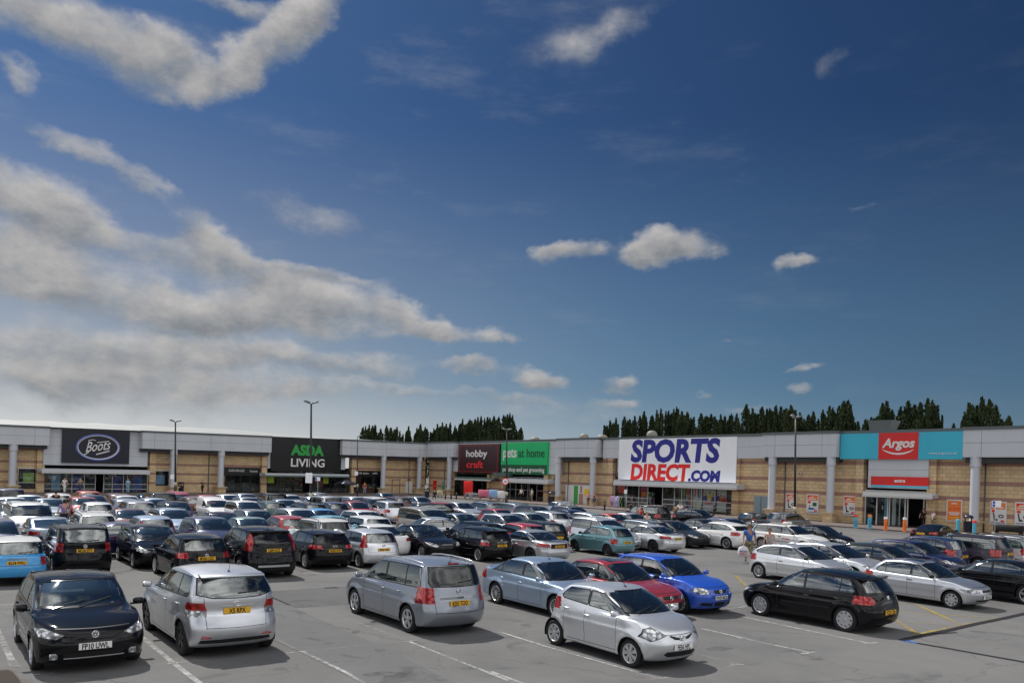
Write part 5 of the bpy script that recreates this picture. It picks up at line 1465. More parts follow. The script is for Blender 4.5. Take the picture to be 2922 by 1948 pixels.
def pose(kind, h=1.75):
    k = h/1.75
    J = dict(pel=(0, 0, .95), sp=(0, 0, 1.12), ch=(0, 0, 1.32), nk=(0, 0, 1.49), hd=(.015, 0, 1.60), top=(.0, 0, 1.70))
    for s_, n in ((1, 'l'), (-1, 'r')):
        J['hip'+n] = (0, .09*s_, .90); J['kn'+n] = (.02, .10*s_, .50); J['an'+n] = (-.02, .10*s_, .085); J['to'+n] = (.13, .115*s_, .035)
        J['sh'+n] = (0, .185*s_, 1.42); J['el'+n] = (-.04, .25*s_, 1.14); J['wr'+n] = (.04, .27*s_, .90); J['ha'+n] = (.06, .27*s_, .83)
    if kind == 'walk':
        J.update(knl=(.20, .09, .52), anl=(.26, .09, .10), tol=(.41, .10, .07), knr=(-.04, -.09, .50), anr=(-.30, -.10, .16), tor=(-.20, -.11, .05),
                 elr=(.05, -.26, 1.13), wrr=(.20, -.27, .93), har=(.24, -.27, .86), ell=(-.10, .27, 1.15), wrl=(-.06, .31, .90), hal=(-.05, .32, .82))
    if kind == 'bend':
        J.update(sp=(.10, 0, 1.10), ch=(.30, 0, 1.20), nk=(.46, 0, 1.27), hd=(.57, 0, 1.28), top=(.66, 0, 1.33), shl=(.38, .18, 1.24), shr=(.38, -.18, 1.24), ell=(.45, .22, .98), wrl=(.60, .18, .80), hal=(.66, .17, .76), elr=(.45, -.22, .98), wrr=(.60, -.18, .80), har=(.66, -.17, .76))
    if kind == 'sit':
        for q in ('pel', 'sp', 'ch', 'nk', 'hd', 'top', 'shl', 'shr'): x, y, z = J[q]; J[q] = (x, y, z-.47)
        J.update(hipl=(0, .09, .45), hipr=(0, -.09, .45), knl=(.42, .16, .47), knr=(.42, -.16, .47), anl=(.42, .16, .085), anr=(.42, -.16, .085), tol=(.56, .18, .035), tor=(.56, -.18, .035),
                 ell=(.10, .25, .70), wrl=(.32, .15, .56), hal=(.38, .10, .54), elr=(.10, -.25, .70), wrr=(.32, -.15, .56), har=(.38, -.10, .54))
    if kind == 'cross':
        J.update(ell=(.06, .26, 1.16), wrl=(.24, .06, 1.18), hal=(.24, -.02, 1.20), elr=(.06, -.26, 1.16), wrr=(.26, -.06, 1.15), har=(.26, .02, 1.16))
    if kind == 'hold':
        J.update(ell=(.02, .25, 1.14), wrl=(.25, .20, 1.08), hal=(.31, .18, 1.08), elr=(.02, -.25, 1.14), wrr=(.25, -.18, 1.06), har=(.31, -.16, 1.06))
    return {q: Vector(v)*k for q, v in J.items()}, k

def person(pos, rz, kind, label, top='c_white', legs='c_jean', shoes='c_black', hair='hair_brown', h=1.75, shorts=False, sleeve='short', longhair=False, fine=False, build=1., skin='skin', glasses=False, z0=0., female=False):
    J, k = pose(kind, h)
    o = thing('person', label, 'person', (pos[0], pos[1], z0), rz)
    def chain(names, rads, links):
        return [tuple(J[n]) for n in names], links, [tuple(q*k for q in r) if isinstance(r, tuple) else r*k for r in rads]
    bt = build
    N = ['pel', 'sp', 'ch', 'nk', 'hd', 'top', 'hipl', 'knl', 'anl', 'tol', 'hipr', 'knr', 'anr', 'tor', 'shl', 'ell', 'wrl', 'hal', 'shr', 'elr', 'wrr', 'har']
    ix = {n: i for i, n in enumerate(N)}
    E_ = [('pel', 'sp'), ('sp', 'ch'), ('ch', 'nk'), ('nk', 'hd'), ('hd', 'top'), ('pel', 'hipl'), ('hipl', 'knl'), ('knl', 'anl'), ('anl', 'tol'), ('pel', 'hipr'), ('hipr', 'knr'), ('knr', 'anr'), ('anr', 'tor'),
          ('ch', 'shl'), ('shl', 'ell'), ('ell', 'wrl'), ('wrl', 'hal'), ('ch', 'shr'), ('shr', 'elr'), ('elr', 'wrr'), ('wrr', 'har')]
    w = .80 if female else 1.
    R_ = [(.13, .12), (.12*bt, .11*bt), (.15*w*bt, .12*bt), .055, (.082, .10), (.05, .06), .085, .060, .040, .030, .085, .060, .040, .030, .060*w, .042*w, .028, .030, .060*w, .042*w, .028, .030]
    v, e, r = chain(N, R_, [(ix[a], ix[b_]) for a, b_ in E_])
    me = skinned('body', v, e, r)
    bm = bmesh.new(); bm.from_mesh(me); bpy.data.meshes.remove(me)
    for n in ('l', 'r'):                       # palms, four fingers and a thumb
        wr, ha = J['wr'+n], J['ha'+n]; d = (ha-wr).normalized(); sd_ = Vector((1, 0, 0)) if abs(d.x) < .8 else Vector((0, 0, 1)); sd_ = (sd_-d*sd_.dot(d)).normalized(); dn = d.cross(sd_)
        if fine:
            for i, (off, ln) in enumerate(((-.030, .062), (-.010, .075), (.010, .070), (.030, .055))):
                p = ha+sd_*off*k+d*.015*k; tube(bm, [p, p+d*ln*.5*k+dn*.006*k, p+d*ln*.85*k+dn*.022*k, p+d*ln*.9*k+dn*.038*k], .0095*k, 6, .007*k)
            p = ha-d*.025*k+sd_*.028*k; tube(bm, [p, p+sd_*.022*k+d*.02*k, p+sd_*.026*k+d*.05*k], .011*k, 6, .008*k)
    hd = (J['hd']+J['top'])/2                  # nose and ears
    nd = Vector((1, 0, -.1)) if kind != 'bend' else Vector((.3, 0, -1)).normalized()
    c_ = J['hd']+Vector((.0, 0, .0))
    tube(bm, [c_+nd*.075*k+Vector((0, 0, .035*k)), c_+nd*.112*k, c_+nd*.085*k-Vector((0, 0, .012*k))], .010*k, 6)
    for s_ in (1, -1): tube(bm, [c_+Vector((0, s_*.076*k, .03*k)), c_+Vector((-.01*k, s_*.088*k, .0)), c_+Vector((0, s_*.076*k, -.03*k))], .011*k, 6)
    put('body', done(bm, 'body'), skin, o)
    # top
    names = ['sp', 'ch', 'shl', 'shr', 'pel']; 
    if sleeve == 'none': nm = ['ch', 'sp', 'pel']; vv = [J['ch']+Vector((0, 0, .06*k)), J['sp'], J['pel']+Vector((0, 0, .0))]; ee = [(0, 1), (1, 2)]; rr = [(.145*w*bt+.012, .115), (.125*bt+.01, .11*bt), (.15, .13)]
    else:
        f = .62 if sleeve == 'short' else 1.65
        def arm(n):
            if f < 1: return [J['sh'+n], J['sh'+n].lerp(J['el'+n], f)], [.074*w, .062*w]
            return [J['sh'+n], J['el'+n], J['wr'+n]], [.072*w, .056*w, .042*w]
        vv = [J['ch'], J['sp'], J['pel']+Vector((0, 0, -.02*k))]; ee = [(0, 1), (1, 2)]; rr = [(.165*w*bt, .132*bt), (.138*bt, .125*bt), (.158*bt, .142*bt)]
        vv.append(J['nk']-Vector((0, 0, .045*k))); ee.append((0, 3)); rr.append(.075)
        for n in ('l', 'r'):
            a, r2 = arm(n); i0 = len(vv); vv += a; ee.append((0, i0)); ee += [(i0+i, i0+i+1) for i in range(len(a)-1)]; rr += r2
    put('top', skinned('top', [tuple(q) for q in vv], ee, [tuple(x*k for x in q) if isinstance(q, tuple) else q*k for q in rr]), top, o)
    # legs
    vv = [J['pel']]; ee = []; rr = [(.150, .135)]
    for n in ('l', 'r'):
        i0 = len(vv)
        end = J['kn'+n].lerp(J['an'+n], .25 if shorts else .93)
        vv += [J['hip'+n], J['kn'+n], end]; ee += [(0, i0), (i0, i0+1), (i0+1, i0+2)]; rr += [.100, .082 if shorts else .074, .080 if shorts else .058]
    put('shorts' if shorts else 'trousers', skinned('trousers', [tuple(q) for q in vv], ee, [tuple(x*k for x in q) if isinstance(q, tuple) else q*k for q in rr]), legs, o)
    for n in ('l', 'r'):
        a, t_ = J['an'+n], J['to'+n]
        put('shoe', skinned('shoe', [tuple(a+Vector((-.03, 0, -.02))*k), tuple(a.lerp(t_, .6)), tuple(t_+Vector((.03, 0, 0)))], [(0, 1), (1, 2)], [.048*k, .045*k, .032*k]), shoes, o)
    # hair as a shell over the back and crown of the head
    bm = bmesh.new(); bmesh.ops.create_uvsphere(bm, u_segments=16, v_segments=12, radius=1.)
    bmesh.ops.delete(bm, geom=[f for f in bm.faces if f.calc_center_median().z < -.15-.55*max(0, -f.calc_center_median().x) and True and f.calc_center_median().x > -.2 or (f.calc_center_median().x > .45 and f.calc_center_median().z < .45)], context='FACES')
    hc = J['hd'].lerp(J['top'], .35)
    bmesh.ops.scale(bm, vec=(.098*k, .088*k, .115*k), verts=bm.verts); bmesh.ops.translate(bm, vec=hc+Vector((-.008, 0, .0)), verts=bm.verts)
    if longhair: rbox(bm, tuple(hc+Vector((-.07, 0, -.13))*k), (.07, .15, .26), .03, 2)
    put('hair', done(bm, 'hair'), hair, o)
    if glasses:
        bm = bmesh.new()
        for s_ in (1, -1): rbox(bm, tuple(c_+Vector((.088, s_*.032, .028))*k), (.02, .052, .032), .008, 1)
        put('sunglasses', done(bm, 'sunglasses'), 'ink', o)
    return o, J
HF_ = lambda px, py: at(px, py)
man, J = person(at(2136, 1605), -1.75, 'walk', 'man in blue t-shirt and camouflage shorts walking with a shopping bag', 'c_blue', 'c_camo', 'c_brown', 'hair_brown', 1.84, shorts=True, fine=True, build=1.08, glasses=True, skin='skin_tan')
# the bag hangs from his hand and is a thing of its own
hm = Matrix.Translation(man.location) @ Matrix.Rotation(-1.75, 4, 'Z'); hp = hm @ J['har']
bag = thing('carrier_bag', 'white plastic carrier bag with blue and red lettering held by the walking man', 'bag', (hp.x, hp.y, hp.z-.62), -1.75+PI/2)
bm = bmesh.new(); n = 16; rg = []
for (z, a, b_) in ((0, .13, .06), (.02, .22, .10), (.18, .25, .125), (.36, .235, .11), (.46, .18, .07), (.52, .06, .03), (.60, .02, .015), (.63, .015, .012)):
    rg.append([bm.verts.new((a*math.copysign(abs(math.cos(2*PI*i/n))**.7, math.cos(2*PI*i/n))*(1+.06*math.sin(i*2.3+z*20)), b_*math.copysign(abs(math.sin(2*PI*i/n))**.7, math.sin(2*PI*i/n)), z)) for i in range(n)])
for a, b_ in zip(rg, rg[1:]):
    for i in range(n): bm.faces.new((a[i], a[(i+1) % n], b_[(i+1) % n], b_[i]))
bm.faces.new(rg[0][::-1]); put('bag_body', done(bm, 'bag_body'), 'bag', bag)
for s_ in (-1,):
    put('lettering', map_mesh(text_mesh('SPORTS', .115, .001, .02, 1.), lambda c: Vector((c.x*.92, s_*(.128+c.z), .235+c.y))), 'l_navy', bag)
    put('lettering', map_mesh(text_mesh('DIRECT', .115, .001, .02, 1.), lambda c: Vector((c.x*.92, s_*(.130+c.z), .125+c.y))), 'l_red', bag)
p = at(2197, 1508, 1.62); person(p, -1.75, 'stand', 'woman in grey vest top and sunglasses behind the silver three door hatchback', 'c_grey', 'c_jean', 'c_brown', 'hair_brown', 1.67, sleeve='none', fine=True, female=True, build=.86, glasses=True, longhair=False)
def per(px, head_y, rz, kind, label, h=1.72, z0=0., **k_):
    p = at(px, head_y, h*.985+z0) if kind != 'sit' else at(px, head_y, h*.985-.47+z0)
    return person(p, rz, kind, label, h=h, z0=z0, **k_)
def perw(wl, px, n, rz, kind, label, h=1.72, **k_):
    u = U(wl, px, 1400, n); p = wl.P(u, n, 0); return person(p, rz, kind, label, h=h, z0=.12, **k_)
per(912, 1412, -.3, 'bend', 'dark haired man in olive shirt bending beside the silver saloon', top='c_khaki', legs='c_olive', hair='hair_dark')
per(1899, 1441, -2.2, 'hold', 'woman with dark hair and patterned grey jacket near the black cars', top='c_grey', hair='hair_dark', longhair=True, female=True, sleeve='long')
per(1929, 1437, 1.2, 'hold', 'man in brown t-shirt seen from behind between two black cars', top='c_olive', hair='hair_dark')
per(1941, 1433, -1.9, 'cross', 'man in white shirt with folded arms next to the brown t-shirt man', top='c_white', hair='hair_dark', legs='c_black', h=1.76)
per(1828, 1446, -2.4, 'stand', 'bald person in red top by the large black off-roader', top='c_red', hair='skin', h=1.6)
per(1847, 1461, -2., 'stand', 'fair haired person in white top half hidden behind the rail roof estate', top='c_white', hair='hair_brown', h=1.6)
perw(RW, 1488, 1.4, -2.2, 'walk', 'man in white t-shirt and black trousers at the pet shop window', top='c_white', legs='c_black')
perw(RW, 1518, 1.0, -2.6, 'stand', 'man with cap in pale shirt and khaki shorts at the pet shop door', top='c_white', legs='c_khaki', hair='c_khaki', shorts=True)
perw(RW, 1680, 1.6, -2.2, 'walk', 'woman in pink top beside the yellow poster', top='c_pink', legs='c_jean', female=True)
perw(RW, 1697, 2.2, -2.2, 'walk', 'woman in dark vest and denim skirt right of the pink top', top='c_black', legs='c_jean', female=True, shorts=True, sleeve='none', longhair=True)
perw(RW, 2638, -1., -2.2, 'walk', 'man in black t-shirt coming out of the dark shop doorway', top='c_black', legs='c_black', hair='hair_dark', h=1.78)
perw(RW, 2666, .2, .2, 'hold', 'fair haired woman in white top at the right door post', top='c_white', legs='c_khaki', hair='hair_fair', female=True, longhair=True)
per(1241, 1397, -1.6, 'sit', 'person in black sitting against the brick wall between two banners', z0=.12, top='c_black', legs='c_black', hair='hair_brown', sleeve='long')
perw(LW, 1040, 2.2, -1.5, 'stand', 'person in bright red top outside the cafe window', top='c_red', legs='c_grey')
perw(LW, 1012, 2.2, -1.5, 'walk', 'person in white top left of the red top, cafe entrance', top='c_white', legs='c_black')
perw(LW, 577, 2.2, -1.5, 'walk', 'dark clothed person by the brown wall behind the red van', top='c_brown', legs='c_black')
perw(LW, 183, 2.2, -1.5, 'walk', 'person in white top in front of the pharmacy left window', top='c_white', legs='c_white')
perw(LW, 228, 2.2, -1.5, 'walk', 'person in khaki shirt at the pharmacy doors', top='c_khaki', legs='c_jean')
perw(LW, 364, 2.2, -1.5, 'hold', 'person in pale blue top right of the pharmacy doors', top='c_cyan', legs='c_cyan')
per(160, 1400, 2.4, 'stand', 'man in black t-shirt by the white hatchback with open boot', top='c_black', hair='hair_dark')
per(184, 1425, 2., 'walk', 'dark haired person in violet top walking left of the bright red hatchback', top='c_violet', hair='hair_dark', legs='c_black')
# ------------------------------------------------------------------ the models
PAINTS = {k: paint('paint_'+k, *v) for k, v in dict(
    black=((.006, .006, .008), .2), charcoal=((.022, .024, .028), .5), silver=((.60, .62, .66), .85), lightsilver=((.72, .74, .77), .75),
    white=((.74, .74, .74), 0.), red=((.38, .012, .014), .2), darkred=((.085, .008, .010), .3), crimson=((.30, .02, .03), .25), bluegrey=((.30, .325, .375), .8),
    iceblue=((.34, .44, .58), .65), royal=((.014, .085, .52), .2), navy=((.008, .014, .07), .4), skyblue=((.04, .32, .68), .1), babyblue=((.16, .48, .66), .2),
    teal=((.13, .29, .33), .5), green=((.01, .06, .045), .35), beige=((.40, .36, .30), .6), purple=((.035, .028, .045), .5), grey=((.15, .16, .18), .6),
    steel=((.20, .24, .30), .65), orangered=((.45, .06, .02), .2), palegreen=((.24, .36, .34), .5)).items()}

H5 = dict()                      # small helper presets
def hatch(**k):
    d = dict(head=[(.42, .66), (.56, .60), (.80, .66), (.84, .76), (.70, .79)],
             tail=[(.56, .76), (.90, .72), (.90, .98), (.66, .98)],
             grilles=[[(0, .62), (.36, .64), (.40, .70), (0, .69)]], intakes=[[(0, .27), (.42, .29), (.50, .38), (0, .38)]],
             handles=[(2.35, .80), (3.22, .84)], shuts=[(1.42, .95), (2.44, .95), (3.40, .80)], shut_span=(1.42, 3.40))
    d.update(k)
    return car_spec(**d)
MODELS = {
 'golf_six': hatch(L=4.20, W=1.79, H=1.48, fo=.86, wb=2.58, wr=.32, zn=.76, sc=1.10, zc=1.00, sw=1.88, zt=1.41, sr=3.72, zr=1.38, sb=4.05, zb=1.02,
      head=[(.47, .69), (.60, .63), (.83, .67), (.87, .775), (.75, .79)], tail=[(.56, .80), (.9, .78), (.9, .96), (.60, .97)],
      grilles=[[(0, .655), (.45, .67), (.47, .72), (0, .705)]], intakes=[[(0, .25), (.42, .28), (.52, .40), (0, .40)]], fpz=.50, rim='alloy5', spoiler=.12),
 'verso': hatch(L=4.40, W=1.79, H=1.62, fo=.90, wb=2.78, wr=.33, zn=.80, sc=1.02, zc=1.08, sw=1.95, zt=1.53, sr=3.98, zr=1.55, sb=4.30, zb=1.16, zbf=1.0, zbr=1.14, tn=.07,
      tail=[(.55, .92), (.60, 1.06), (.9, 1.06), (.9, .92)], tailw=[(.56, .80), (.55, .919), (.9, .919), (.9, .80)], rg=[(0, 1.14), (.45, 1.16), (.71, 1.22), (.64, 1.50), (0, 1.52)], gate=(.58, .56), rpz=.90,
      handles=[(2.45, .92), (3.30, .96)], shuts=[(1.45, 1.0), (2.55, 1.0), (3.50, .85)], shut_span=(1.45, 3.5), rim='alloy5', rimmat='dark_alloy', aerial=(3.72, .3),
      rear_dark=[[(0, .30), (.70, .30), (.66, .37), (0, .38)]], pil=[2.20, 3.15], spoiler=.14),
 'mpv': hatch(L=4.47, W=1.80, H=1.64, fo=.90, wb=2.70, wr=.32, zn=.80, sc=.98, zc=1.07, sw=1.86, zt=1.54, sr=4.10, zr=1.58, sb=4.34, zb=1.12, zbf=.98, zbr=1.06, rw=.72,
      tail=[(.60, .74), (.60, 1.08), (.92, 1.10), (.92, .74)], rg=[(0, 1.10), (.64, 1.12), (.67, 1.20), (.62, 1.52), (0, 1.54)], dr=(4.02, 3.90), pil=[2.42, 3.35], gate=(.52, .58), rpz=.74,
      handles=[(2.40, .88), (3.15, .90)], shuts=[(1.40, 1.), (2.42, 1.), (3.38, .8)], shut_span=(1.4, 3.38), rim='alloy5', rails='silver_rail', aerial=(3.95, 1.), privacy=1,
      stripes=[[(1.5, .55), (3.2, .57), (3.2, .60), (1.5, .58)]], mould='steel_strip'),
 'aygo': hatch(L=3.41, W=1.62, H=1.46, fo=.70, wb=2.34, wr=.28, zn=.78, sc=.72, zc=1.02, sw=1.50, zt=1.40, sr=2.95, zr=1.38, sb=3.30, zb=1.04, zbf=.95, zbr=1.10, rw=.70, nose=.10, hm=.60,
      head=[(.42, .70), (.70, .60), (.78, .66), (.72, .80), (.60, .84)], tail=[(.60, .84), (.60, 1.10), (.85, 1.10), (.85, .84)],
      grilles=[[(.07, .60), (.20, .61), (.34, .68), (.30, .70), (.07, .64)]], intakes=[[(0, .27), (.36, .28), (.46, .33), (.40, .385), (0, .385)]], dr=(2.84, 2.66), pil=[2.0],
      handles=[(1.98, .84), (2.66, .90)], shuts=[(1.10, .95), (2.05, .95), (2.72, .95)], shut_span=(1.10, 2.6), rim='cover7', rimmat='cover_silver', fpz=.47, aerial=(1.66, 1.), bonnet_z=.70),
 'golf_five': hatch(L=4.20, W=1.76, H=1.49, fo=.86, wb=2.58, wr=.32, zn=.76, sc=1.08, zc=1.00, sw=1.86, zt=1.42, sr=3.74, zr=1.39, sb=4.06, zb=1.02,
      tail=[(.52, .82), (.60, .96), (.9, .98), (.9, .76), (.60, .76)], rim='cover9', rimmat='cover_silver', gate=(.66, .56), rpz=.56, mirmat='black_plastic', hmat='black_plastic', pil=[2.22, 3.24],
      aerial=(3.58, 1.2), stripes=[[(1.55, .52), (3.0, .55), (3.0, .59), (1.55, .57)]], mould='black_plastic', spoiler=.12),
 'mondeo': hatch(L=4.73, W=1.81, H=1.46, fo=.93, wb=2.75, wr=.32, zn=.74, sc=1.20, zc=.97, sw=2.05, zt=1.39, sr=3.42, zr=1.40, sb=4.20, zb=1.04, zbf=.93, zbr=1.0, boot=.52, zboot=1.06,
      head=[(.50, .64), (.60, .60), (.84, .66), (.86, .78), (.74, .80)], tail=[(.62, .72), (.62, .98), (.92, 1.0), (.92, .72)], dr=(3.98, 3.36), pil=[2.48, 3.48], rim='multi',
      stripes=[[(1.65, .54), (3.4, .56), (3.4, .585), (1.65, .565)]], mould='steel_strip', handles=[(2.50, .80), (3.40, .83)], shuts=[(1.55, .95), (2.60, .95), (3.62, .85)], shut_span=(1.55, 3.55), gate=(.66, .6),
      tail_side=[], aerial=(2.3, 1.), rg=[(0, 1.08), (.60, 1.08), (.56, 1.33), (0, 1.35)]),
 'almera': hatch(L=4.18, W=1.69, H=1.44, fo=.84, wb=2.54, wr=.30, zn=.70, sc=1.12, zc=.94, sw=1.90, zt=1.37, sr=3.42, zr=1.35, sb=3.98, zb=.98, zbf=.90, zbr=.94, rw=.70,
      head=[(.40, .62), (.44, .54), (.80, .54), (.82, .66), (.60, .67)], tail=[(.56, .70), (.56, .88), (.88, .90), (.88, .70)], grilles=[[(0, .56), (.30, .57), (.31, .65), (0, .66)]], intakes=[[(0, .28), (.55, .29), (.55, .34), (0, .34)]],
      dark_low=.44, rim='steel', rimmat='dark_alloy', mirmat='black_plastic', hmat='black_plastic', sunroof=(2.05, 2.75, .40), fpz=.40, pil=[2.22, 3.15], dr=(3.62, 3.30)),
 'polo': hatch(L=3.92, W=1.65, H=1.47, fo=.80, wb=2.46, wr=.30, zn=.76, sc=.98, zc=1.00, sw=1.72, zt=1.40, sr=3.46, zr=1.38, sb=3.80, zb=1.0, doors=3, rw=.69,
      head=[(.40, .68), (.46, .61), (.68, .60), (.78, .68), (.70, .77), (.52, .76)], grilles=[[(0, .60), (.24, .61), (.27, .70), (0, .71)]], intakes=[[(0, .26), (.20, .26), (.24, .38), (0, .38)], [(.30, .27), (.66, .30), (.62, .38), (.30, .36)]],
      tail=[(.52, .80), (.55, .98), (.84, .98), (.84, .80)], pil=[2.36], handles=[(2.30, .82)], shuts=[(1.30, .95), (2.46, .95)], shut_span=(1.3, 2.46), fpz=.50, rim='cover', rimmat='cover_silver', rear_dark=[], spoiler=.1),
 'civic_hatch': hatch(L=4.05, W=1.69, H=1.44, fo=.80, wb=2.57, wr=.30, zn=.72, sc=.86, zc=.98, sw=1.75, zt=1.39, sr=3.50, zr=1.33, sb=3.95, zb=1.0, zbf=.93, zbr=1.04, doors=3, rw=.70,
      head=[(.46, .70), (.54, .62), (.80, .66), (.80, .76)], pil=[2.46], handles=[(2.36, .80)], shuts=[(1.36, .95), (2.52, .95)], shut_span=(1.36, 2.52), mirmat='black_plastic', hmat='black_plastic', rim='multi', rimmat='cover_silver',
      grilles=[[(0, .62), (.42, .66), (.44, .71), (0, .68)]], fpz=.46, stripes=[[(1.4, .27), (3.0, .27), (3.0, .31), (1.4, .31)]], mould='silver_rail'),
 'civic_five': hatch(L=4.26, W=1.69, H=1.48, fo=.84, wb=2.68, wr=.31, zn=.74, sc=.92, zc=1.0, sw=1.82, zt=1.42, sr=3.78, zr=1.38, sb=4.12, zb=1.02, rw=.70,
      tail=[(.58, .74), (.66, .98), (.88, 1.0), (.88, .74)], tailw=[(.60, .88), (.66, .98), (.88, 1.0), (.88, .90)], rim='multi', rpz=.74, pil=[2.28, 3.30], mirmat='black_plastic', spoiler=.24, aerial=(3.60, 1.), privacy=1,
      stripes=[[(1.5, .50), (3.1, .52), (3.1, .54), (1.5, .52)]], mould='silver_rail', rear_dark=[[(.45, .40), (.56, .40), (.56, .45), (.45, .45)]]),
 'saxo': hatch(L=3.95, W=1.62, H=1.40, fo=.76, wb=2.48, wr=.285, zn=.70, sc=1.02, zc=.93, sw=1.78, zt=1.33, sr=3.26, zr=1.31, sb=3.72, zb=.96, zbf=.885, zbr=.93, rw=.70,
      head=[(.42, .62), (.44, .56), (.72, .56), (.78, .64), (.60, .67)], grilles=[[(0, .57), (.28, .57), (.28, .65), (0, .64)]], intakes=[[(0, .27), (.50, .28), (.50, .34), (0, .34)]], sunroof=(1.92, 2.50, .38),
      tail=[(.58, .68), (.58, .92), (.82, .92), (.82, .68)], pil=[2.10, 2.98], handles=[(2.12, .77), (2.92, .79)], shuts=[(1.28, .9), (2.20, .9), (3.05, .85)], shut_span=(1.28, 3.05), mirmat='black_plastic', hmat='black_plastic',
      rim='cover', rimmat='cover_silver', fpz=.42, stripes=[[(1.3, .46), (3.0, .48), (3.0, .52), (1.3, .50)]], mould='silver_rail'),
 'micra': hatch(L=3.72, W=1.585, H=1.43, fo=.70, wb=2.36, wr=.28, zn=.72, sc=.86, zc=.96, sw=1.62, zt=1.37, sr=3.20, zr=1.35, sb=3.56, zb=.94, doors=3, rw=.71,
      head=[(.44, .68), (.46, .58), (.74, .58), (.76, .68)], tail=[(.58, .62), (.58, .84), (.76, .86), (.78, .62)], pil=[2.20], dr=(3.18, 3.02), handles=[(2.14, .78)], shuts=[(1.16, .92), (2.28, .92)], shut_span=(1.16, 2.28),
      rim='steel', rimmat='dark_alloy', mirmat='black_plastic', rpz=.70, rg=[(0, .97), (.56, .98), (.50, 1.30), (0, 1.31)], dlo_black=0),
 'focus': hatch(L=4.36, W=1.82, H=1.48, fo=.90, wb=2.65, wr=.34, zn=.74, sc=.98, zc=1.0, sw=1.95, zt=1.42, sr=3.80, zr=1.36, sb=4.22, zb=1.06, zbf=.94, zbr=1.08, rw=.68,
      tail=[(.50, .90), (.66, .98), (.92, 1.0), (.92, .80), (.70, .78)], tail_side=[[(3.95, .94), (4.36, .96), (4.36, .80), (4.15, .82)]], rim='multi', pil=[2.42, 3.38], dr=(3.82, 3.36), spoiler=.22, spmat='PAINT', rpz=.86, privacy=1,
      rear_dark=[[(0, .26), (.5, .27), (.45, .36), (0, .36)]]),
 'fiesta': hatch(L=3.93, W=1.68, H=1.46, fo=.80, wb=2.49, wr=.30, zn=.74, sc=.94, zc=.98, sw=1.74, zt=1.40, sr=3.52, zr=1.37, sb=3.80, zb=.98, doors=3, rw=.70,
      tail=[(.66, .82), (.60, 1.28), (.70, 1.30), (.84, 1.0), (.84, .80)], pil=[2.40], handles=[(2.32, .82)], shuts=[(1.30, .95), (2.48, .95)], shut_span=(1.3, 2.48), rim='multi', rpz=.74, rg=[(0, 1.0), (.64, 1.02), (.56, 1.32), (0, 1.34)], hmat='black_plastic'),
 'a3': hatch(L=4.29, W=1.77, H=1.44, fo=.85, wb=2.58, wr=.32, zn=.74, sc=1.12, zc=.97, sw=1.90, zt=1.38, sr=3.80, zr=1.35, sb=4.16, zb=.99, rw=.67,
      tail=[(.46, .80), (.50, .94), (.92, .97), (.92, .80)], rim='multi', rpz=.74, pil=[2.30, 3.22], privacy=1, spoiler=.10, dr=(3.88, 3.55)),
 'xc': hatch(L=4.60, W=1.89, H=1.71, fo=.94, wb=2.77, wr=.36, zn=.92, sc=1.20, zc=1.16, sw=2.05, zt=1.62, sr=4.06, zr=1.62, sb=4.46, zb=1.22, zbf=1.10, zbr=1.24, rw=.70,
      tail=[(.74, .96), (.70, 1.30), (.60, 1.58), (.68, 1.60), (.94, 1.1), (.94, .96)], rg=[(0, 1.22), (.60, 1.24), (.56, 1.56), (0, 1.57)], rpz=.98, rim='alloy5', privacy=1, pil=[2.45, 3.42], dr=(4.12, 3.80),
      dark_low=.44, gate=(.66, .62), handles=[(2.55, .98), (3.45, 1.02)], aerial=(3.8, .2), spoiler=.2),
 'golf_plus': hatch(L=4.21, W=1.76, H=1.58, fo=.86, wb=2.58, wr=.32, zn=.80, sc=1.0, zc=1.06, sw=1.84, zt=1.51, sr=3.80, zr=1.50, sb=4.08, zb=1.10, zbf=.98, zbr=1.06, rw=.70,
      tail=[(.62, .80), (.58, .90), (.64, 1.0), (.9, 1.02), (.9, .80)], rpz=.50, rim='alloy5', privacy=1, aerial=(3.62, .8)),
 'touran': hatch(L=4.40, W=1.79, H=1.65, fo=.90, wb=2.68, wr=.32, zn=.82, sc=.98, zc=1.08, sw=1.78, zt=1.56, sr=4.10, zr=1.60, sb=4.32, zb=1.10, zbf=.98, zbr=1.06, rw=.75,
      tail=[(.64, .82), (.62, 1.10), (.9, 1.12), (.9, .82)], rg=[(0, 1.14), (.66, 1.15), (.69, 1.22), (.64, 1.52), (0, 1.54)], dr=(4.04, 3.92), rim='alloy5', rpz=.86, rails='black_trim', pil=[2.3, 3.2], gate=(.52, .6), dark_low=.36),
 'mini': hatch(L=3.64, W=1.69, H=1.41, fo=.62, wb=2.47, wr=.30, zn=.80, sc=.98, zc=.98, sw=1.50, zt=1.36, sr=3.22, zr=1.34, sb=3.50, zb=.94, doors=3, rw=.74, zbf=.92, zbr=.94,
      tail=[(.66, .62), (.62, .88), (.78, .88), (.82, .62)], pil=[2.2], rg=[(0, .97), (.68, .98), (.62, 1.28), (0, 1.30)], rpz=.72, dr=(3.25, 3.15), dark_low=.30, spoiler=.06, rim='alloy5', mirmat='black_plastic', spmat='roof_white', roofcol='roof_white'),
 'saloon': hatch(L=4.55, W=1.77, H=1.42, fo=.86, wb=2.74, wr=.32, zn=.70, sc=1.22, zc=.95, sw=2.02, zt=1.36, sr=3.28, zr=1.36, sb=3.90, zb=1.00, boot=.62, zboot=1.02, rw=.68, zbf=.91, zbr=.96,
      tail=[(.50, .78), (.50, .92), (.9, .95), (.9, .78)], dr=(3.78, 3.22), pil=[2.45, 3.38], rim='multi', rpz=.72, gate=(.60, .6), rg=[(0, 1.03), (.60, 1.03), (.56, 1.30), (0, 1.32)]),
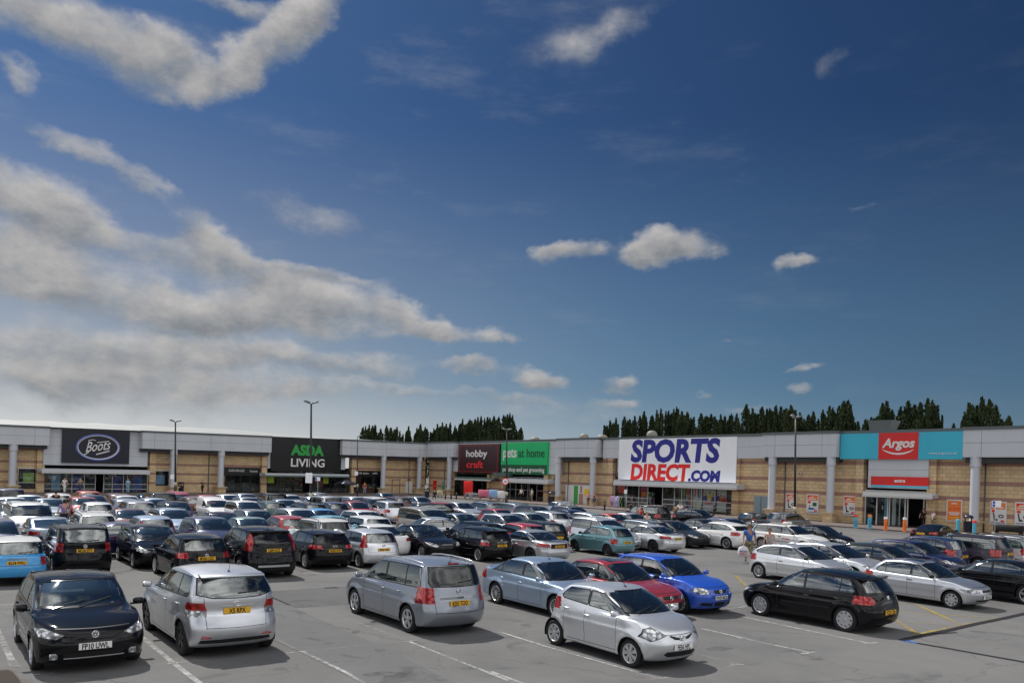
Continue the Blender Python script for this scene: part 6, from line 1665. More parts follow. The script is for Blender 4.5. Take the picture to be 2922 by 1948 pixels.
 'coupe': hatch(L=4.50, W=1.76, H=1.38, fo=.80, wb=2.73, wr=.33, zn=.70, sc=1.25, zc=.94, sw=2.05, zt=1.32, sr=3.12, zr=1.32, sb=3.84, zb=.99, boot=.64, zboot=1.01, rw=.68, zbf=.90, zbr=.96, doors=3,
      tail=[(.48, .76), (.52, .90), (.9, .92), (.9, .76)], dr=(3.60, 3.10), pil=[2.62], rim='alloy5', rimmat='dark_alloy', rpz=.78, gate=(.60, .6), handles=[(2.5, .78)], shuts=[(1.5, .92), (2.72, .92)], shut_span=(1.5, 2.72),
      rg=[(0, 1.02), (.60, 1.02), (.56, 1.27), (0, 1.28)]),
 'estate': hatch(L=4.62, W=1.78, H=1.46, fo=.88, wb=2.68, wr=.31, zn=.74, sc=1.12, zc=.98, sw=1.90, zt=1.40, sr=4.20, zr=1.38, sb=4.48, zb=1.0, rw=.70,
      tail=[(.62, .72), (.62, .98), (.9, .98), (.9, .72)], dr=(4.18, 3.98), pil=[2.32, 3.26], rim='cover', rimmat='cover_silver', rpz=.72, mirmat='black_plastic', hmat='black_plastic', gate=(.62, .58),
      shuts=[(1.45, .95), (2.42, .95), (3.42, .8)], shut_span=(1.45, 3.42), stripes=[[(1.45, .50), (3.4, .52), (3.4, .55), (1.45, .53)]], mould='black_plastic', rails='black_trim'),
 'suv': hatch(L=4.60, W=1.88, H=1.72, fo=.88, wb=2.70, wr=.36, zn=.95, sc=1.20, zc=1.14, sw=1.85, zt=1.63, sr=4.20, zr=1.66, sb=4.50, zb=1.18, zbf=1.10, zbr=1.14, rw=.76,
      tail=[(.64, .84), (.64, 1.14), (.92, 1.14), (.92, .84)], rg=[(0, 1.20), (.66, 1.20), (.63, 1.58), (0, 1.60)], dr=(4.26, 4.12), pil=[2.35, 3.25], rim='alloy5', rpz=.95, privacy=1, dark_low=.46, rails='black_trim'),
 'minivan': hatch(L=4.75, W=1.82, H=1.74, fo=.92, wb=2.85, wr=.33, zn=.84, sc=.86, zc=1.10, sw=1.70, zt=1.62, sr=4.40, zr=1.68, sb=4.66, zb=1.12, zbf=1.02, zbr=1.06, rw=.78,
      tail=[(.66, .80), (.66, 1.12), (.9, 1.12), (.9, .80)], rg=[(0, 1.14), (.66, 1.14), (.64, 1.58), (0, 1.60)], dr=(4.40, 4.22), pil=[2.3, 3.2], rim='alloy5', rpz=.75, privacy=1),
 'supermini': hatch(L=3.80, W=1.65, H=1.45, fo=.76, wb=2.46, wr=.29, zn=.74, sc=.90, zc=.98, sw=1.66, zt=1.39, sr=3.36, zr=1.36, sb=3.68, zb=.98, rw=.70, pil=[2.0, 2.86], rim='cover', rimmat='cover_silver'),
 'compact': hatch(L=4.20, W=1.74, H=1.47, rim='multi'),
 'tallhatch': hatch(L=4.15, W=1.75, H=1.60, fo=.84, wb=2.60, wr=.31, zn=.80, sc=.86, zc=1.08, sw=1.72, zt=1.52, sr=3.76, zr=1.52, sb=4.04, zb=1.08, zbf=.99, zbr=1.06, rw=.71, rim='alloy5', tail=[(.62, .80), (.60, 1.1), (.9, 1.12), (.9, .80)]),
 'fastback': hatch(L=4.75, W=1.83, H=1.42, fo=.90, wb=2.80, wr=.34, zn=.72, sc=1.25, zc=.96, sw=2.12, zt=1.36, sr=3.30, zr=1.36, sb=4.35, zb=1.02, boot=.36, zboot=1.04, rw=.67, zbf=.92, zbr=.98,
      dr=(4.02, 3.30), pil=[2.55, 3.45], rim='alloy5', gate=(.60, .6), tail=[(.50, .80), (.50, .93), (.92, .96), (.92, .80)], shuts=[(1.6, .95), (2.66, .95), (3.6, .9)], shut_span=(1.6, 3.6), handles=[(2.6, .82), (3.5, .86)],
      rg=[(0, 1.06), (.62, 1.06), (.56, 1.31), (0, 1.33)]),
 'carvan': hatch(L=4.15, W=1.68, H=1.62, fo=.80, wb=2.54, wr=.29, zn=.74, sc=.98, zc=.99, sw=1.72, zt=1.42, sr=3.86, zr=1.60, sb=4.06, zb=1.05, doors=3, rw=.74, dr=(2.30, 2.12), pil=[2.29], zbf=.93, zbr=.98, rim='cover', rimmat='cover_silver',
      tail=[(.66, .72), (.66, 1.0), (.85, 1.0), (.85, .72)], panes=[[(1.14, .97), (1.92, 1.34), (2.20, 1.36), (2.26, .98)]]),
}
M['steel_strip'] = mat('steel_strip', (.32, .37, .45), .3, .6)
M['roof_white'] = mat('roof_white', (.74, .74, .74), .3, coat=1.)
# ------------------------------------------------------------------ putting cars on the ground
def plate(parent, S, end, z, txt, blue=False, y=0., w=.52, h=.115):
    x = surf_x(S, y, z, end)
    bm = bmesh.new(); rbox(bm, (0, 0, 0), (.014, w, h), .004, 1)
    p = put('number_plate', done(bm, 'number_plate', False), 'plate_white' if end > 0 else 'plate_yellow', parent, (x+end*.012, y, z))
    if txt:
        t = text_mesh(txt, .135, .001, .028, .70)
        off = -.0
        put('lettering', map_mesh(t, lambda c: Vector((end*.0085, end*c.x, c.y-.047))), 'ink', p)
    if blue:
        bm = bmesh.new(); rbox(bm, (end*.0015, -end*(w/2-.022), 0), (.014, .04, h*.96), .002, 1)
        put('blue_band', done(bm, 'blue_band', False), 'plate_blue', p)
    return p

def badge(parent, S, end, z, kind, r=.055):
    x = surf_x(S, 0, z, end)
    bm = bmesh.new()
    def bar(a, b, w=.007):
        tube(bm, [(.004, a[0]*r, a[1]*r), (.004, b[0]*r, b[1]*r)], w, 5)
    def ell(cx, cz, a, b_, w=.006, n=22):
        tube(bm, [(.004, (cx+a*math.cos(2*PI*k/n))*r, (cz+b_*math.sin(2*PI*k/n))*r) for k in range(n+1)], w, 5)
    if kind == 'vw':
        ell(0, 0, 1, 1, .008); bar((-.42, .85), (0, -.02)); bar((.42, .85), (0, -.02))
        bar((-.85, .42), (-.38, -.82)); bar((-.38, -.82), (0, .05)); bar((0, .05), (.38, -.82)); bar((.38, -.82), (.85, .42))
    elif kind == 'oval3':
        ell(0, 0, 1.25, .85, .009); ell(0, .32, .95, .42); ell(0, -.08, .38, .72)
    elif kind == 'griffin':
        ell(0, 0, 1, 1, .007); bar((-.8, .3), (.8, -.3), .012); bar((-.3, .7), (.2, .1), .012); bar((.2, .1), (-.1, -.6), .01)
    elif kind == 'rings':
        for k in (-1.5, -.5, .5, 1.5): ell(k*.85, 0, .5, .5, .006, 14)
    elif kind == 'h':
        bar((-.5, .8), (-.35, -.8), .011); bar((.5, .8), (.35, -.8), .011); bar((-.4, 0), (.4, 0), .009)
    elif kind == 'oval':
        ell(0, 0, 1.2, .55, .010); bar((-.8, 0), (.8, 0), .012)
    else:
        ell(0, 0, 1, 1, .012, 16); bar((-.6, 0), (.6, 0), .012)
    me = done(bm, 'badge')
    o = put('badge', me, 'chrome', parent, (x+end*.004, 0, z))
    if end < 0: o.rotation_euler = (0, 0, PI)
    return o

def chrome_bar(parent, S, end, z, w, name='chrome_strip', h=.03, m='chrome', y=0.):
    bm = bmesh.new(); n = 8; row = []
    for i in range(n+1):
        yy = y-w/2+w*i/n; x = surf_x(S, yy, z, end)+end*.010
        row.append((x, yy))
    for (x0, y0), (x1, y1) in zip(row, row[1:]):
        v = [bm.verts.new(p) for p in ((x0, y0, z-h/2), (x1, y1, z-h/2), (x1, y1, z+h/2), (x0, y0, z+h/2))]
        bm.faces.new(v)
    bmesh.ops.remove_doubles(bm, verts=bm.verts, dist=1e-5)
    g = bmesh.ops.extrude_face_region(bm, geom=bm.faces[:])
    bmesh.ops.translate(bm, vec=(-end*.02, 0, 0), verts=[v for v in g['geom'] if isinstance(v, bmesh.types.BMVert)])
    return put(name, done(bm, name, False), m, parent)

HEAD = math.radians(-53.)       # bays run this way across the car park
CARS = []
def car(model, pos, head, col, label, lod=0, group='cars parked in the car park', cat='car', name='parked_car', front=None, rear=None, badges=None, scale=1., extra=None, dyaw=0.):
    S, parts = model_meshes(model, MODELS[model], lod)
    root = thing(name, label, cat, (pos[0], pos[1], 0), head+dyaw, group)
    root.scale = (scale,)*3
    pm = PAINTS[col]
    objs = []
    for nm, me, mt, par, loc in parts:
        m_ = pm if mt == 'PAINT' else M[mt]
        o = put(nm, me, m_, root if par is None else objs[par], loc[:3])
        if len(loc) > 3 and loc[3] < 0: o.rotation_euler = (0, 0, PI)
        objs.append(o)
    if front is not None: plate(root, S, 1, S.get('fpz', .46), front)
    if rear is not None: plate(root, S, -1, S.get('rpz', .80), rear, w=S.get('rpw', .52))
    for (end, z, k) in (badges or []): badge(root, S, end, z, k)
    if extra: extra(root, S)
    CARS.append([root, pos[0], pos[1], head+dyaw, S['L']*scale, S['W']*scale, label, group])
    return root
def ctr(a, b, which, S):
    """centre of a car from the ground points (photo survey) under two wheels on the side that faces us
    which: +1 when that side is its left side; a = front wheel, b = rear wheel"""
    A, B_ = at(*a), at(*b); h = (A-B_).normalized(); mid = (A+B_)/2
    n = Vector((-h.y, h.x, 0))              # left of the car
    x_mid = S['L']/2-S['fo']-S['wb']/2
    return mid-n*which*(S['W']/2-.11)-h*x_mid, math.atan2(h.y, h.x)

def settle():
    """no two cars may touch: overlapping neighbours are eased apart, mostly in depth"""
    def corners(c):
        h = c[3]; d = np.array([math.cos(h), math.sin(h)]); n = np.array([-d[1], d[0]]); p = np.array([c[1], c[2]])
        return [p+d*(c[4]/2+.06)*a+n*(c[5]/2+.09)*b_ for a, b_ in ((1, 1), (1, -1), (-1, -1), (-1, 1))], (d, n)
    st = [(c[1], c[2]) for c in CARS]
    for it in range(400):
        moved = False
        for i in range(len(CARS)):
            for j in range(i):
                a, b_ = CARS[i], CARS[j]
                if math.hypot(a[1]-b_[1], a[2]-b_[2]) > 6: continue
                A, ax = corners(a); B_, bx = corners(b_)
                best = None
                for v in ax+bx:
                    qa = [q @ v for q in A]; qb = [q @ v for q in B_]
                    o = min(max(qa), max(qb))-max(min(qa), min(qb))
                    if o <= 0: best = None; break
                    sg = 1 if sum(qa) > sum(qb) else -1
                    vd = np.array([a[1]+b_[1], a[2]+b_[2]]); vd = vd/np.linalg.norm(vd)
                    # cheap in depth, dear sideways
                    dirv = vd*(v @ vd)*3.0+(v-vd*(v @ vd)); dirv = dirv/(dirv @ v)
                    side_cost = abs(dirv @ np.array([-vd[1], vd[0]]))*3+abs(dirv @ vd)
                    if best is None or o*side_cost < best[0]: best = (o*side_cost, dirv*o*sg)
                if best is None: continue
                moved = True
                wa = 0. if a[7] == 'cars in the open front bays' else (.05 if a[7] == 'cars in the second line of bays' else 1.)
                wb_ = 0. if b_[7] == 'cars in the open front bays' else (.05 if b_[7] == 'cars in the second line of bays' else 1.)
                if wa+wb_ == 0: wa = wb_ = .5
                m_ = best[1]*.5
                a[1] += m_[0]*wa/(wa+wb_); a[2] += m_[1]*wa/(wa+wb_); b_[1] -= m_[0]*wb_/(wa+wb_); b_[2] -= m_[1]*wb_/(wa+wb_)
        if not moved: break
    for c, s0 in zip(CARS, st):
        c[0].location.x = c[1]; c[0].location.y = c[2]
    return it, sorted([(round(math.hypot(c[1]-s0[0], c[2]-s0[1]), 2), c[6][:50]) for c, s0 in zip(CARS, st)])[-12:]
# ------------------------------------------------------------------ cars close to the camera, placed by their wheels
RED_, YEL = 'red_lamp', 'plate_yellow'
def near(model, fw, rw, side, col, label, **k):
    S = MODELS[model]; c_, h = ctr(fw, rw, side, S)
    hh = k.pop('hd', None)
    if hh is None: h = HEAD if abs(math.sin(h-HEAD)) < .5 and math.cos(h-HEAD) > 0 else HEAD+PI
    else: h = hh
    return car(model, c_, h, col, label, 0, **k)
F_, R_ = HEAD, HEAD+PI
def roof(model, px, py, face, col, label, lod=1, dh=0., **k):
    S = MODELS[model]; p = at(px, py, S['H']*k.get('scale', 1.))
    h = {'F': F_, 'R': R_, 'A': HEAD+PI/2, 'B': HEAD-PI/2}[face]+dh
    off = S['L']/2-(S['sw']+S['sr'])/2
    p = p-Vector((math.cos(h), math.sin(h), 0))*off
    return car(model, p, h, col, label, lod, **k)

def onewheel(model, px, which, side, face, col, label, lod=0, dh=0., **k):
    S = MODELS[model]; p = at(*px); h = {'F': F_, 'R': R_}[face]+dh
    d = Vector((math.cos(h), math.sin(h), 0)); n = Vector((-d.y, d.x, 0)); sc = k.get('scale', 1.)
    xw = (S['L']/2-S['fo']-(0 if which == 'front' else S['wb']))*sc
    return car(model, p-d*xw-n*side*(S['W']/2-.11)*sc, h, col, label, lod, **k)
def small(name, w, h, r=.02):
    bm = bmesh.new(); rbox(bm, (0, 0, 0), (.03, w, h), r); return done(bm, name)
fog = small('fog_lamp', .13, .11, .05); refl = small('reflector', .2, .035); brk = small('brake_light', .30, .035)
def spare(r, S):
    bm = bmesh.new(); n = 24; y0 = surf_x(S, 0, .95, -1)
    rg = [[bm.verts.new((-q, a*math.cos(2*PI*i/n), .95+a*math.sin(2*PI*i/n))) for i in range(n)] for q, a in ((0, .36), (.17, .36), (.21, .33), (.22, .01))]
    for a, b_ in zip(rg, rg[1:]):
        for i in range(n): bm.faces.new((a[i], a[(i+1) % n], b_[(i+1) % n], b_[i]))
    put('spare_wheel_cover', done(bm, 'spare_wheel_cover', True, 50), PAINTS['lightsilver'], r, (y0, .05, 0))
def silver_bar(parent, S): chrome_bar(parent, S, -1, .99, .62)
G0 = dict(group='cars in the open front bays')
near('golf_six', (103, 1906), (69, 1828), -1, 'black', 'black hatchback nearest the camera on the left, front plate FP10 UWL', front='FP10 UWL', badges=[(1, .69, 'vw')], scale=1.05, **G0,
     extra=lambda r, S: (chrome_bar(r, S, 1, .30, .95, 'grille_trim', .012, 'silver_rail'), [put('fog_lamp', fog, 'lamp', r, (surf_x(S, .62, .34, 1)-.01, y, .34)) for y in (-.62, .62)]))
near('verso', (438, 1793), (524, 1866), 1, 'silver', 'silver tall hatchback seen from behind, yellow plate X5 RPX', rear='X5 RPX', badges=[(-1, 1.03, 'oval3')], scale=1.05, **G0,
     extra=lambda r, S: (chrome_bar(r, S, -1, .99, .66), [put('reflector', refl, 'red_lamp', r, (surf_x(S, .55, .42, -1), y, .42)) for y in (-.58, .58)]))
near('mpv', (1022, 1747), (1173, 1804), 1, 'bluegrey', 'blue-grey people carrier with roof rails, yellow plate KJ55 TOO', rear='KJ55 TOO', badges=[(-1, 1.0, 'griffin')], scale=1.05, **G0,
     extra=lambda r, S: (chrome_bar(r, S, -1, .86, .96, h=.045), put('brake_light', brk, 'red_lamp', r, (surf_x(S, 0, 1.575, -1)+.02, 0, 1.60))))
near('aygo', (1806, 1902), (1590, 1837), -1, 'lightsilver', 'small silver hatchback nearest the camera, front plate FE56 HFL', front='FE56 HFL', badges=[(1, .635, 'oval3')], scale=1.03, **G0)
near('golf_five', (2165, 1758), (2419, 1805), 1, 'black', 'black hatchback with silver wheel covers parked alone by the yellow hatching', rear='YC23 CDR', badges=[(-1, .92, 'vw')], scale=1.02, **G0)

onewheel('mondeo', (1436, 1716), 'rear', -1, 'F', 'iceblue', 'ice blue saloon behind the small silver hatchback, seven spoke wheels', front='FD05 NKX', scale=1.0, **G0)
roof('almera', 1722, 1592, 'F', 'crimson', 'red hatchback with dark sunroof between ice blue saloon and bright blue hatchback', 0, front='P61 SWJ', badges=[(1, .60, 'round')], **G0)
roof('polo', 1868, 1577, 'F', 'royal', 'bright blue three door hatchback, front plate WV59 MOU', 0, front='WV59 MOU', badges=[(1, .655, 'vw')], scale=1.04, **G0)
onewheel('civic_hatch', (2171, 1647), 'rear', -1, 'F', 'lightsilver', 'silver three door hatchback behind the lone black hatchback, side moulding', **G0)
roof('focus', 2338, 1544, 'F', 'lightsilver', 'silver hatchback directly behind the silver three door hatchback', 0, **G0)
roof('compact', 2478, 1548, 'F', 'charcoal', 'charcoal hatchback, third in the right hand row of facing cars', 0, **G0)
roof('compact', 2570, 1537, 'F', 'navy', 'dark blue hatchback facing forward beside the blue people carrier', 0, **G0)
onewheel('saxo', (2717, 1735), 'front', -1, 'F', 'silver', 'old silver five door hatchback with sunroof right of the yellow hatching', front='Y209 LNK', **G0)
roof('fastback', 2874, 1594, 'R', 'black', 'black low saloon cut off by the right edge of the photo', 0, **G0)
G1 = dict(group='cars in the second line of bays')
roof('tallhatch', 2664, 1530, 'R', 'navy', 'dark blue people carrier seen from behind with clear tail lamps', 0, rear='PJ07 TZL', **G1)
roof('suv', 2772, 1527, 'R', 'purple', 'dark maroon off-road estate between blue people carrier and silver one', 0, rear='P7 AJN', **G1)
roof('suv', 2868, 1523, 'R', 'lightsilver', 'silver off-road estate at the right edge behind the black saloon', 0, rear='W5 TAR', **G1)
onewheel('focus', (2066, 1569), 'rear', 1, 'R', 'white', 'white hatchback with large red tail lamps left of the walking man', 0, rear='FN61 LDJ', **G1)
roof('coupe', 1850, 1497, 'R', 'lightsilver', 'silver two door saloon directly left of the white hatchback', 0, rear='BJ11 OWE', **G1)
roof('micra', 1738, 1499, 'R', 'teal', 'small rounded teal green hatchback with black steel wheels', 0, rear='YP52 XKX', **G1)
roof('coupe', 1507, 1510, 'R', 'silver', 'silver coupe with black boot panel behind the ice blue saloon', 0, rear='YD52 MOV', extra=lambda r, S: chrome_bar(r, S, -1, .80, .9, 'boot_panel', .20, 'black_trim'), **G1)
onewheel('civic_five', (1373, 1600), 'rear', 1, 'R', 'black', 'black hatchback with thin silver side strips, plate K14 NLX', 0, rear='K14 NLX', badges=[(-1, .96, 'h')], scale=.98, extra=lambda r, S: chrome_bar(r, S, -1, .88, .50), **G1)
roof('saloon', 1212, 1492, 'F', 'black', 'black saloon facing forward with chrome grille, left of the black hatchback', 0, badges=[], extra=lambda r, S: chrome_bar(r, S, 1, .70, .60, 'grille_surround', .035), **G1)
onewheel('fiesta', (1066, 1611), 'rear', 1, 'R', 'lightsilver', 'silver three door hatchback with tall red tail lamps, plate PF54 CNY', 0, rear='PF54 CNY', badges=[(-1, .90, 'oval')], **G1)
onewheel('a3', (885, 1620), 'rear', 1, 'R', 'black', 'black hatchback with wide red tail lamps, plate SW05 WFP', 0, rear='SW05 WFP', badges=[(-1, .90, 'rings')], **G1)
roof('xc', 742, 1500, 'R', 'black', 'tall black estate with long curved red tail lamps, plate LB09 AYZ', 0, rear='LB09 AYZ', extra=lambda r, S: chrome_bar(r, S, -1, .45, 1.1, 'skid_plate', .07, 'silver_rail'), **G1)
onewheel('polo', (440, 1622), 'front', 1, 'R', 'black', 'black hatchback with round red tail lamps left of the tall black estate', 0, rear='MV06 LXC', badges=[(-1, .88, 'vw')], scale=1.04, **G1)
roof('compact', 422, 1500, 'F', 'black', 'black hatchback facing forward with bright headlamp and driver window down', 0, **G1)
roof('touran', 225, 1494, 'R', 'black', 'boxy black people carrier with roof rails, plate MC06 ETT', 0, rear='MC06 ETT', badges=[(-1, 1.0, 'vw')], **G1)
roof('mini', 38, 1530, 'R', 'skyblue', 'bright sky blue small hatchback with white roof at the left edge', 0, rear='RL54 FWU', scale=1.0, extra=lambda r, S: chrome_bar(r, S, -1, .83, .52), **G1)
G2 = dict(group='cars in the crowded middle of the car park')
roof('fastback', 132, 1472, 'R', 'steel', 'grey saloon seen from behind with red lamp, left of the boxy people carrier', **G2)
roof('suv', 84, 1438, 'F', 'lightsilver', 'large silver people carrier with roof rails facing forward on the far left', scale=1.02, **G2)
roof('compact', -22, 1478, 'F', 'navy', 'dark blue car facing forward, cut off by the left edge', **G2)
roof('coupe', 330, 1490, 'B', 'navy', 'dark blue car crossing side-on behind the boxy black people carrier', **G2)
roof('estate', 292, 1460, 'R', 'white', 'white estate with wide dark rear window and roof rails', **G2)
roof('supermini', 278, 1431, 'R', 'lightsilver', 'small pale silver hatchback with its back to us behind the white estate', **G2)
roof('compact', 238, 1414, 'F', 'red', 'bright red hatchback facing forward on the left side', **G2)
roof('saloon', 132, 1418, 'F', 'steel', 'blue-grey saloon facing forward left of the bright red hatchback', **G2)
roof('compact', 34, 1415, 'F', 'silver', 'silver hatchback facing forward near the left edge, far row', **G2)
roof('estate', 44, 1428, 'F', 'lightsilver', 'pale silver estate tucked behind the large silver people carrier', **G2)
roof('suv', 27, 1394, 'R', 'navy', 'dark blue off-roader at the far left in front of the pharmacy window', 2, **G2)
roof('saloon', 80, 1410, 'F', 'silver', 'silver saloon right of the silver hatchback in the far left row', 2, **G2)
roof('compact', 186, 1406, 'R', 'white', 'white hatchback with wide dark tailgate glass at the far left', 2, **G2)
roof('compact', 250, 1399, 'R', 'orangered', 'orange-red car with its back to us in front of the pharmacy doors', 2, **G2)
roof('saloon', 281, 1412, 'F', 'navy', 'dark blue saloon just right of the bright red hatchback', 2, **G2)
roof('supermini', 313, 1410, 'F', 'white', 'small white hatchback in the far row below the pharmacy canopy', 2, **G2)
roof('compact', 351, 1411, 'R', 'darkred', 'dark red hatchback roof seen between white and silver cars, far left', 2, **G2)
roof('compact', 353, 1419, 'R', 'steel', 'grey hatchback with red lamp nearer than the dark red roof', 2, **G2)
roof('tallhatch', 392, 1427, 'R', 'bluegrey', 'lilac-blue tall hatchback with tall red lamps at its back', **G2)
roof('saloon', 362, 1449, 'F', 'darkred', 'wine red saloon facing forward with pale reflections on its windscreen', **G2)
roof('compact', 432, 1418, 'F', 'iceblue', 'pale ice blue hatchback in the far row left of the wine coloured one', 2, **G2)
roof('saloon', 431, 1408, 'F', 'black', 'low black car with dark roof in the far row', 2, **G2)
roof('suv', 478, 1404, 'R', 'charcoal', 'dark green-grey off-roader in the far row, left of the red van', 2, **G2)
roof('carvan', 545, 1402, 'F', 'red', 'red delivery van with high load box in the far row', 1, cat='van', name='parked_van', **G2)
roof('compact', 521, 1414, 'R', 'darkred', 'dark red hatchback with yellow plate in front of the red van', 1, rear='', **G2)
roof('compact', 485, 1424, 'F', 'purple', 'plum coloured hatchback facing forward left of the dark red hatchback', **G2)
roof('estate', 492, 1447, 'F', 'iceblue', 'pale blue-silver estate with grille facing forward', **G2)
roof('compact', 567, 1472, 'F', 'navy', 'dark blue hatchback facing forward with twin round headlamps', 1, scale=1.03, **G2)
roof('fiesta', 432, 1470, 'R', 'iceblue', 'lavender silver hatchback with tall bright red lamps beside the rear window', **G2)
roof('carvan', 608, 1418, 'F', 'white', 'small white delivery van facing forward in the middle distance', 1, cat='van', name='parked_van', **G2)
roof('tallhatch', 686, 1424, 'F', 'white', 'white tall hatchback facing forward right of the small white van', **G2)
roof('coupe', 625, 1459, 'R', 'purple', 'dark purple coupe with its back to us in front of the white van', **G2)
roof('saloon', 708, 1473, 'F', 'palegreen', 'pale green saloon behind the tall black estate', **G2)
roof('compact', 734, 1456, 'F', 'grey', 'grey hatchback facing forward behind the pale green saloon', **G2)
roof('compact', 676, 1408, 'F', 'bluegrey', 'blue-grey hatchback facing forward in front of the dark shop windows', 2, **G2)
roof('saloon', 592, 1411, 'F', 'red', 'low red car between the red van and the blue-grey hatchback', 2, **G2)
roof('supermini', 622, 1409, 'F', 'white', 'small white car roof behind the small white van', 2, **G2)
roof('compact', 716, 1416, 'F', 'steel', 'dark blue-grey hatchback right of the white tall hatchback, far row', 2, **G2)
roof('supermini', 826, 1470, 'R', 'red', 'bright red hatchback with its back to us right of the tall black estate', 1, rear='', badges=[(-1, .98, 'griffin')], **G2)
roof('suv', 952, 1474, 'R', 'white', 'white off-roader with spare wheel cover and black roof rails', 1, scale=.94, extra=spare, **G2)
roof('supermini', 930, 1467, 'F', 'babyblue', 'pale turquoise hatchback behind the white off-roader', **G2)
roof('compact', 922, 1448, 'F', 'skyblue', 'sky blue hatchback at the foot of the tall lamp post', **G2)
roof('tallhatch', 824, 1450, 'F', 'lightsilver', 'silver tall hatchback behind the bright red hatchback', **G2)
roof('estate', 778, 1428, 'R', 'green', 'dark green estate with its back to us', 1, **G2)
roof('estate', 870, 1432, 'R', 'purple', 'dark purple estate with its back to us left of the lamp post', **G2)
roof('saloon', 786, 1420, 'F', 'iceblue', 'pale blue saloon facing forward behind the dark green estate', 2, **G2)
roof('saloon', 830, 1411, 'R', 'lightsilver', 'pale silver saloon with its back to us in the far row before the black sign', 2, **G2)
roof('suv', 777, 1408, 'R', 'black', 'black off-roader in the far row left of the pale silver saloon', 2, **G2)
roof('saloon', 893, 1415, 'F', 'lightsilver', 'silver saloon with the bending man standing beside it', 2, **G2)
roof('compact', 906, 1404, 'R', 'bluegrey', 'blue-grey hatchback behind the lamp post in the far row', 2, **G2)
roof('supermini', 947, 1430, 'R', 'navy', 'small dark blue hatchback with its back to us right of the lamp post', **G2)
roof('suv', 955, 1413, 'R', 'silver', 'silver off-roader with dark rear window, far row', 2, **G2)
roof('compact', 975, 1423, 'R', 'purple', 'dark hatchback squeezed behind the small dark blue one', 2, **G2)
roof('supermini', 1010, 1427, 'F', 'red', 'cherry red hatchback facing forward right of the lamp post', 1, **G2)
roof('compact', 1012, 1415, 'F', 'lightsilver', 'silver hatchback in the far row behind the cherry red hatchback', 2, **G2)
roof('compact', 1012, 1454, 'F', 'white', 'white hatchback facing forward, farthest of three white cars in line', **G2)
roof('compact', 1038, 1471, 'R', 'white', 'white hatchback with rear window towards us, middle of three white cars', **G2)
roof('saloon', 1080, 1492, 'R', 'white', 'white saloon roof behind the silver three door hatchback', **G2)
roof('golf_plus', 1098, 1426, 'R', 'lightsilver', 'silver tall hatchback showing its back and round lamps, open lane beside it', 1, rear='', **G2)
roof('estate', 1064, 1416, 'R', 'white', 'pale estate in the far row left of the silver tall hatchback', 2, **G2)
roof('compact', 1062, 1424, 'F', 'charcoal', 'dark hatchback between the cherry red one and the silver tall one', 2, **G2)
roof('estate', 1134, 1416, 'R', 'darkred', 'maroon estate in the far row near the corner column', 2, **G2)
roof('saloon', 1096, 1405, 'F', 'grey', 'dark grey saloon close to the white service door', 2, **G2)
roof('saloon', 1195, 1416, 'F', 'bluegrey', 'blue saloon in the far row in front of the seated person', 2, **G2)
roof('estate', 1210, 1433, 'B', 'black', 'black estate turning side-on in the lane', 1, dh=PI, rear='', **G2)
roof('supermini', 1262, 1433, 'R', 'red', 'red hatchback with its back to us right of the black estate', 1, **G2)
roof('saloon', 1312, 1431, 'F', 'lightsilver', 'silver saloon with dark grille facing forward before the craft shop', 1, **G2)
roof('estate', 1392, 1431, 'R', 'steel', 'blue-grey estate with its back to us before the trolleys', 1, **G2)
roof('tallhatch', 1465, 1433, 'R', 'bluegrey', 'lilac-blue people carrier in front of the pet shop door', 1, **G2)
roof('supermini', 1427, 1449, 'F', 'red', 'bright red hatchback behind the silver five door hatchback', 1, **G2)
roof('golf_five', 1418, 1464, 'F', 'lightsilver', 'silver five door hatchback facing forward in the middle of the row', 1, **G2)
roof('polo', 1500, 1460, 'F', 'lightsilver', 'pale silver small hatchback right of the silver five door hatchback', 1, **G2)
roof('minivan', 1222, 1454, 'F', 'beige', 'large beige people carrier with long side windows', 1, **G2)
roof('saloon', 1330, 1464, 'F', 'steel', 'blue-grey saloon right of the large beige people carrier', 1, **G2)
roof('saloon', 1243, 1477, 'A', 'silver', 'silver saloon standing side-on in front of the beige people carrier', 1, dh=-.2, **G2)
roof('compact', 1352, 1484, 'R', 'black', 'black hatchback with its back to us, just behind the one with silver strips', 1, **G2)
roof('supermini', 1462, 1495, 'R', 'red', 'red hatchback roof between the black hatchback and the silver coupe', 1, **G2)
roof('estate', 1562, 1487, 'R', 'black', 'black estate with red lamps behind the silver coupe', 1, rear='', **G2)
roof('mpv', 1722, 1474, 'F', 'lightsilver', 'silver people carrier facing forward behind the teal hatchback', 1, **G2)
roof('compact', 1582, 1456, 'R', 'lightsilver', 'silver hatchback with oval dark rear window behind the black estate', 1, **G2)
roof('compact', 1672, 1462, 'R', 'silver', 'silver hatchback with raised dark tailgate left of the people carrier', 1, **G2)
roof('estate', 1618, 1442, 'F', 'grey', 'dark grey estate in front of the poster window', 1, **G2)
roof('supermini', 1602, 1429, 'A', 'silver', 'silver hatchback pointing away beside the poster window', 1, **G2)
roof('tallhatch', 1530, 1440, 'F', 'purple', 'dark violet tall hatchback in front of the pet shop pier', 1, **G2)
roof('saloon', 1612, 1454, 'R', 'navy', 'dark blue roof between silver hatchback and grey estate', 2, **G2)
roof('saloon', 1738, 1463, 'F', 'orangered', 'orange-red car roof in front of the clothes rail', 2, **G2)
roof('saloon', 1790, 1462, 'F', 'lightsilver', 'silver saloon facing forward in front of the sports shop', 1, **G2)
roof('suv', 1858, 1441, 'A', 'black', 'large black off-roader parked along the sports shop pavement', 1, dh=PI/2+.1, **G2)
roof('compact', 1972, 1450, 'A', 'black', 'black hatchback parked along the pavement under the player posters', 1, dh=-PI/2+.1, **G2)
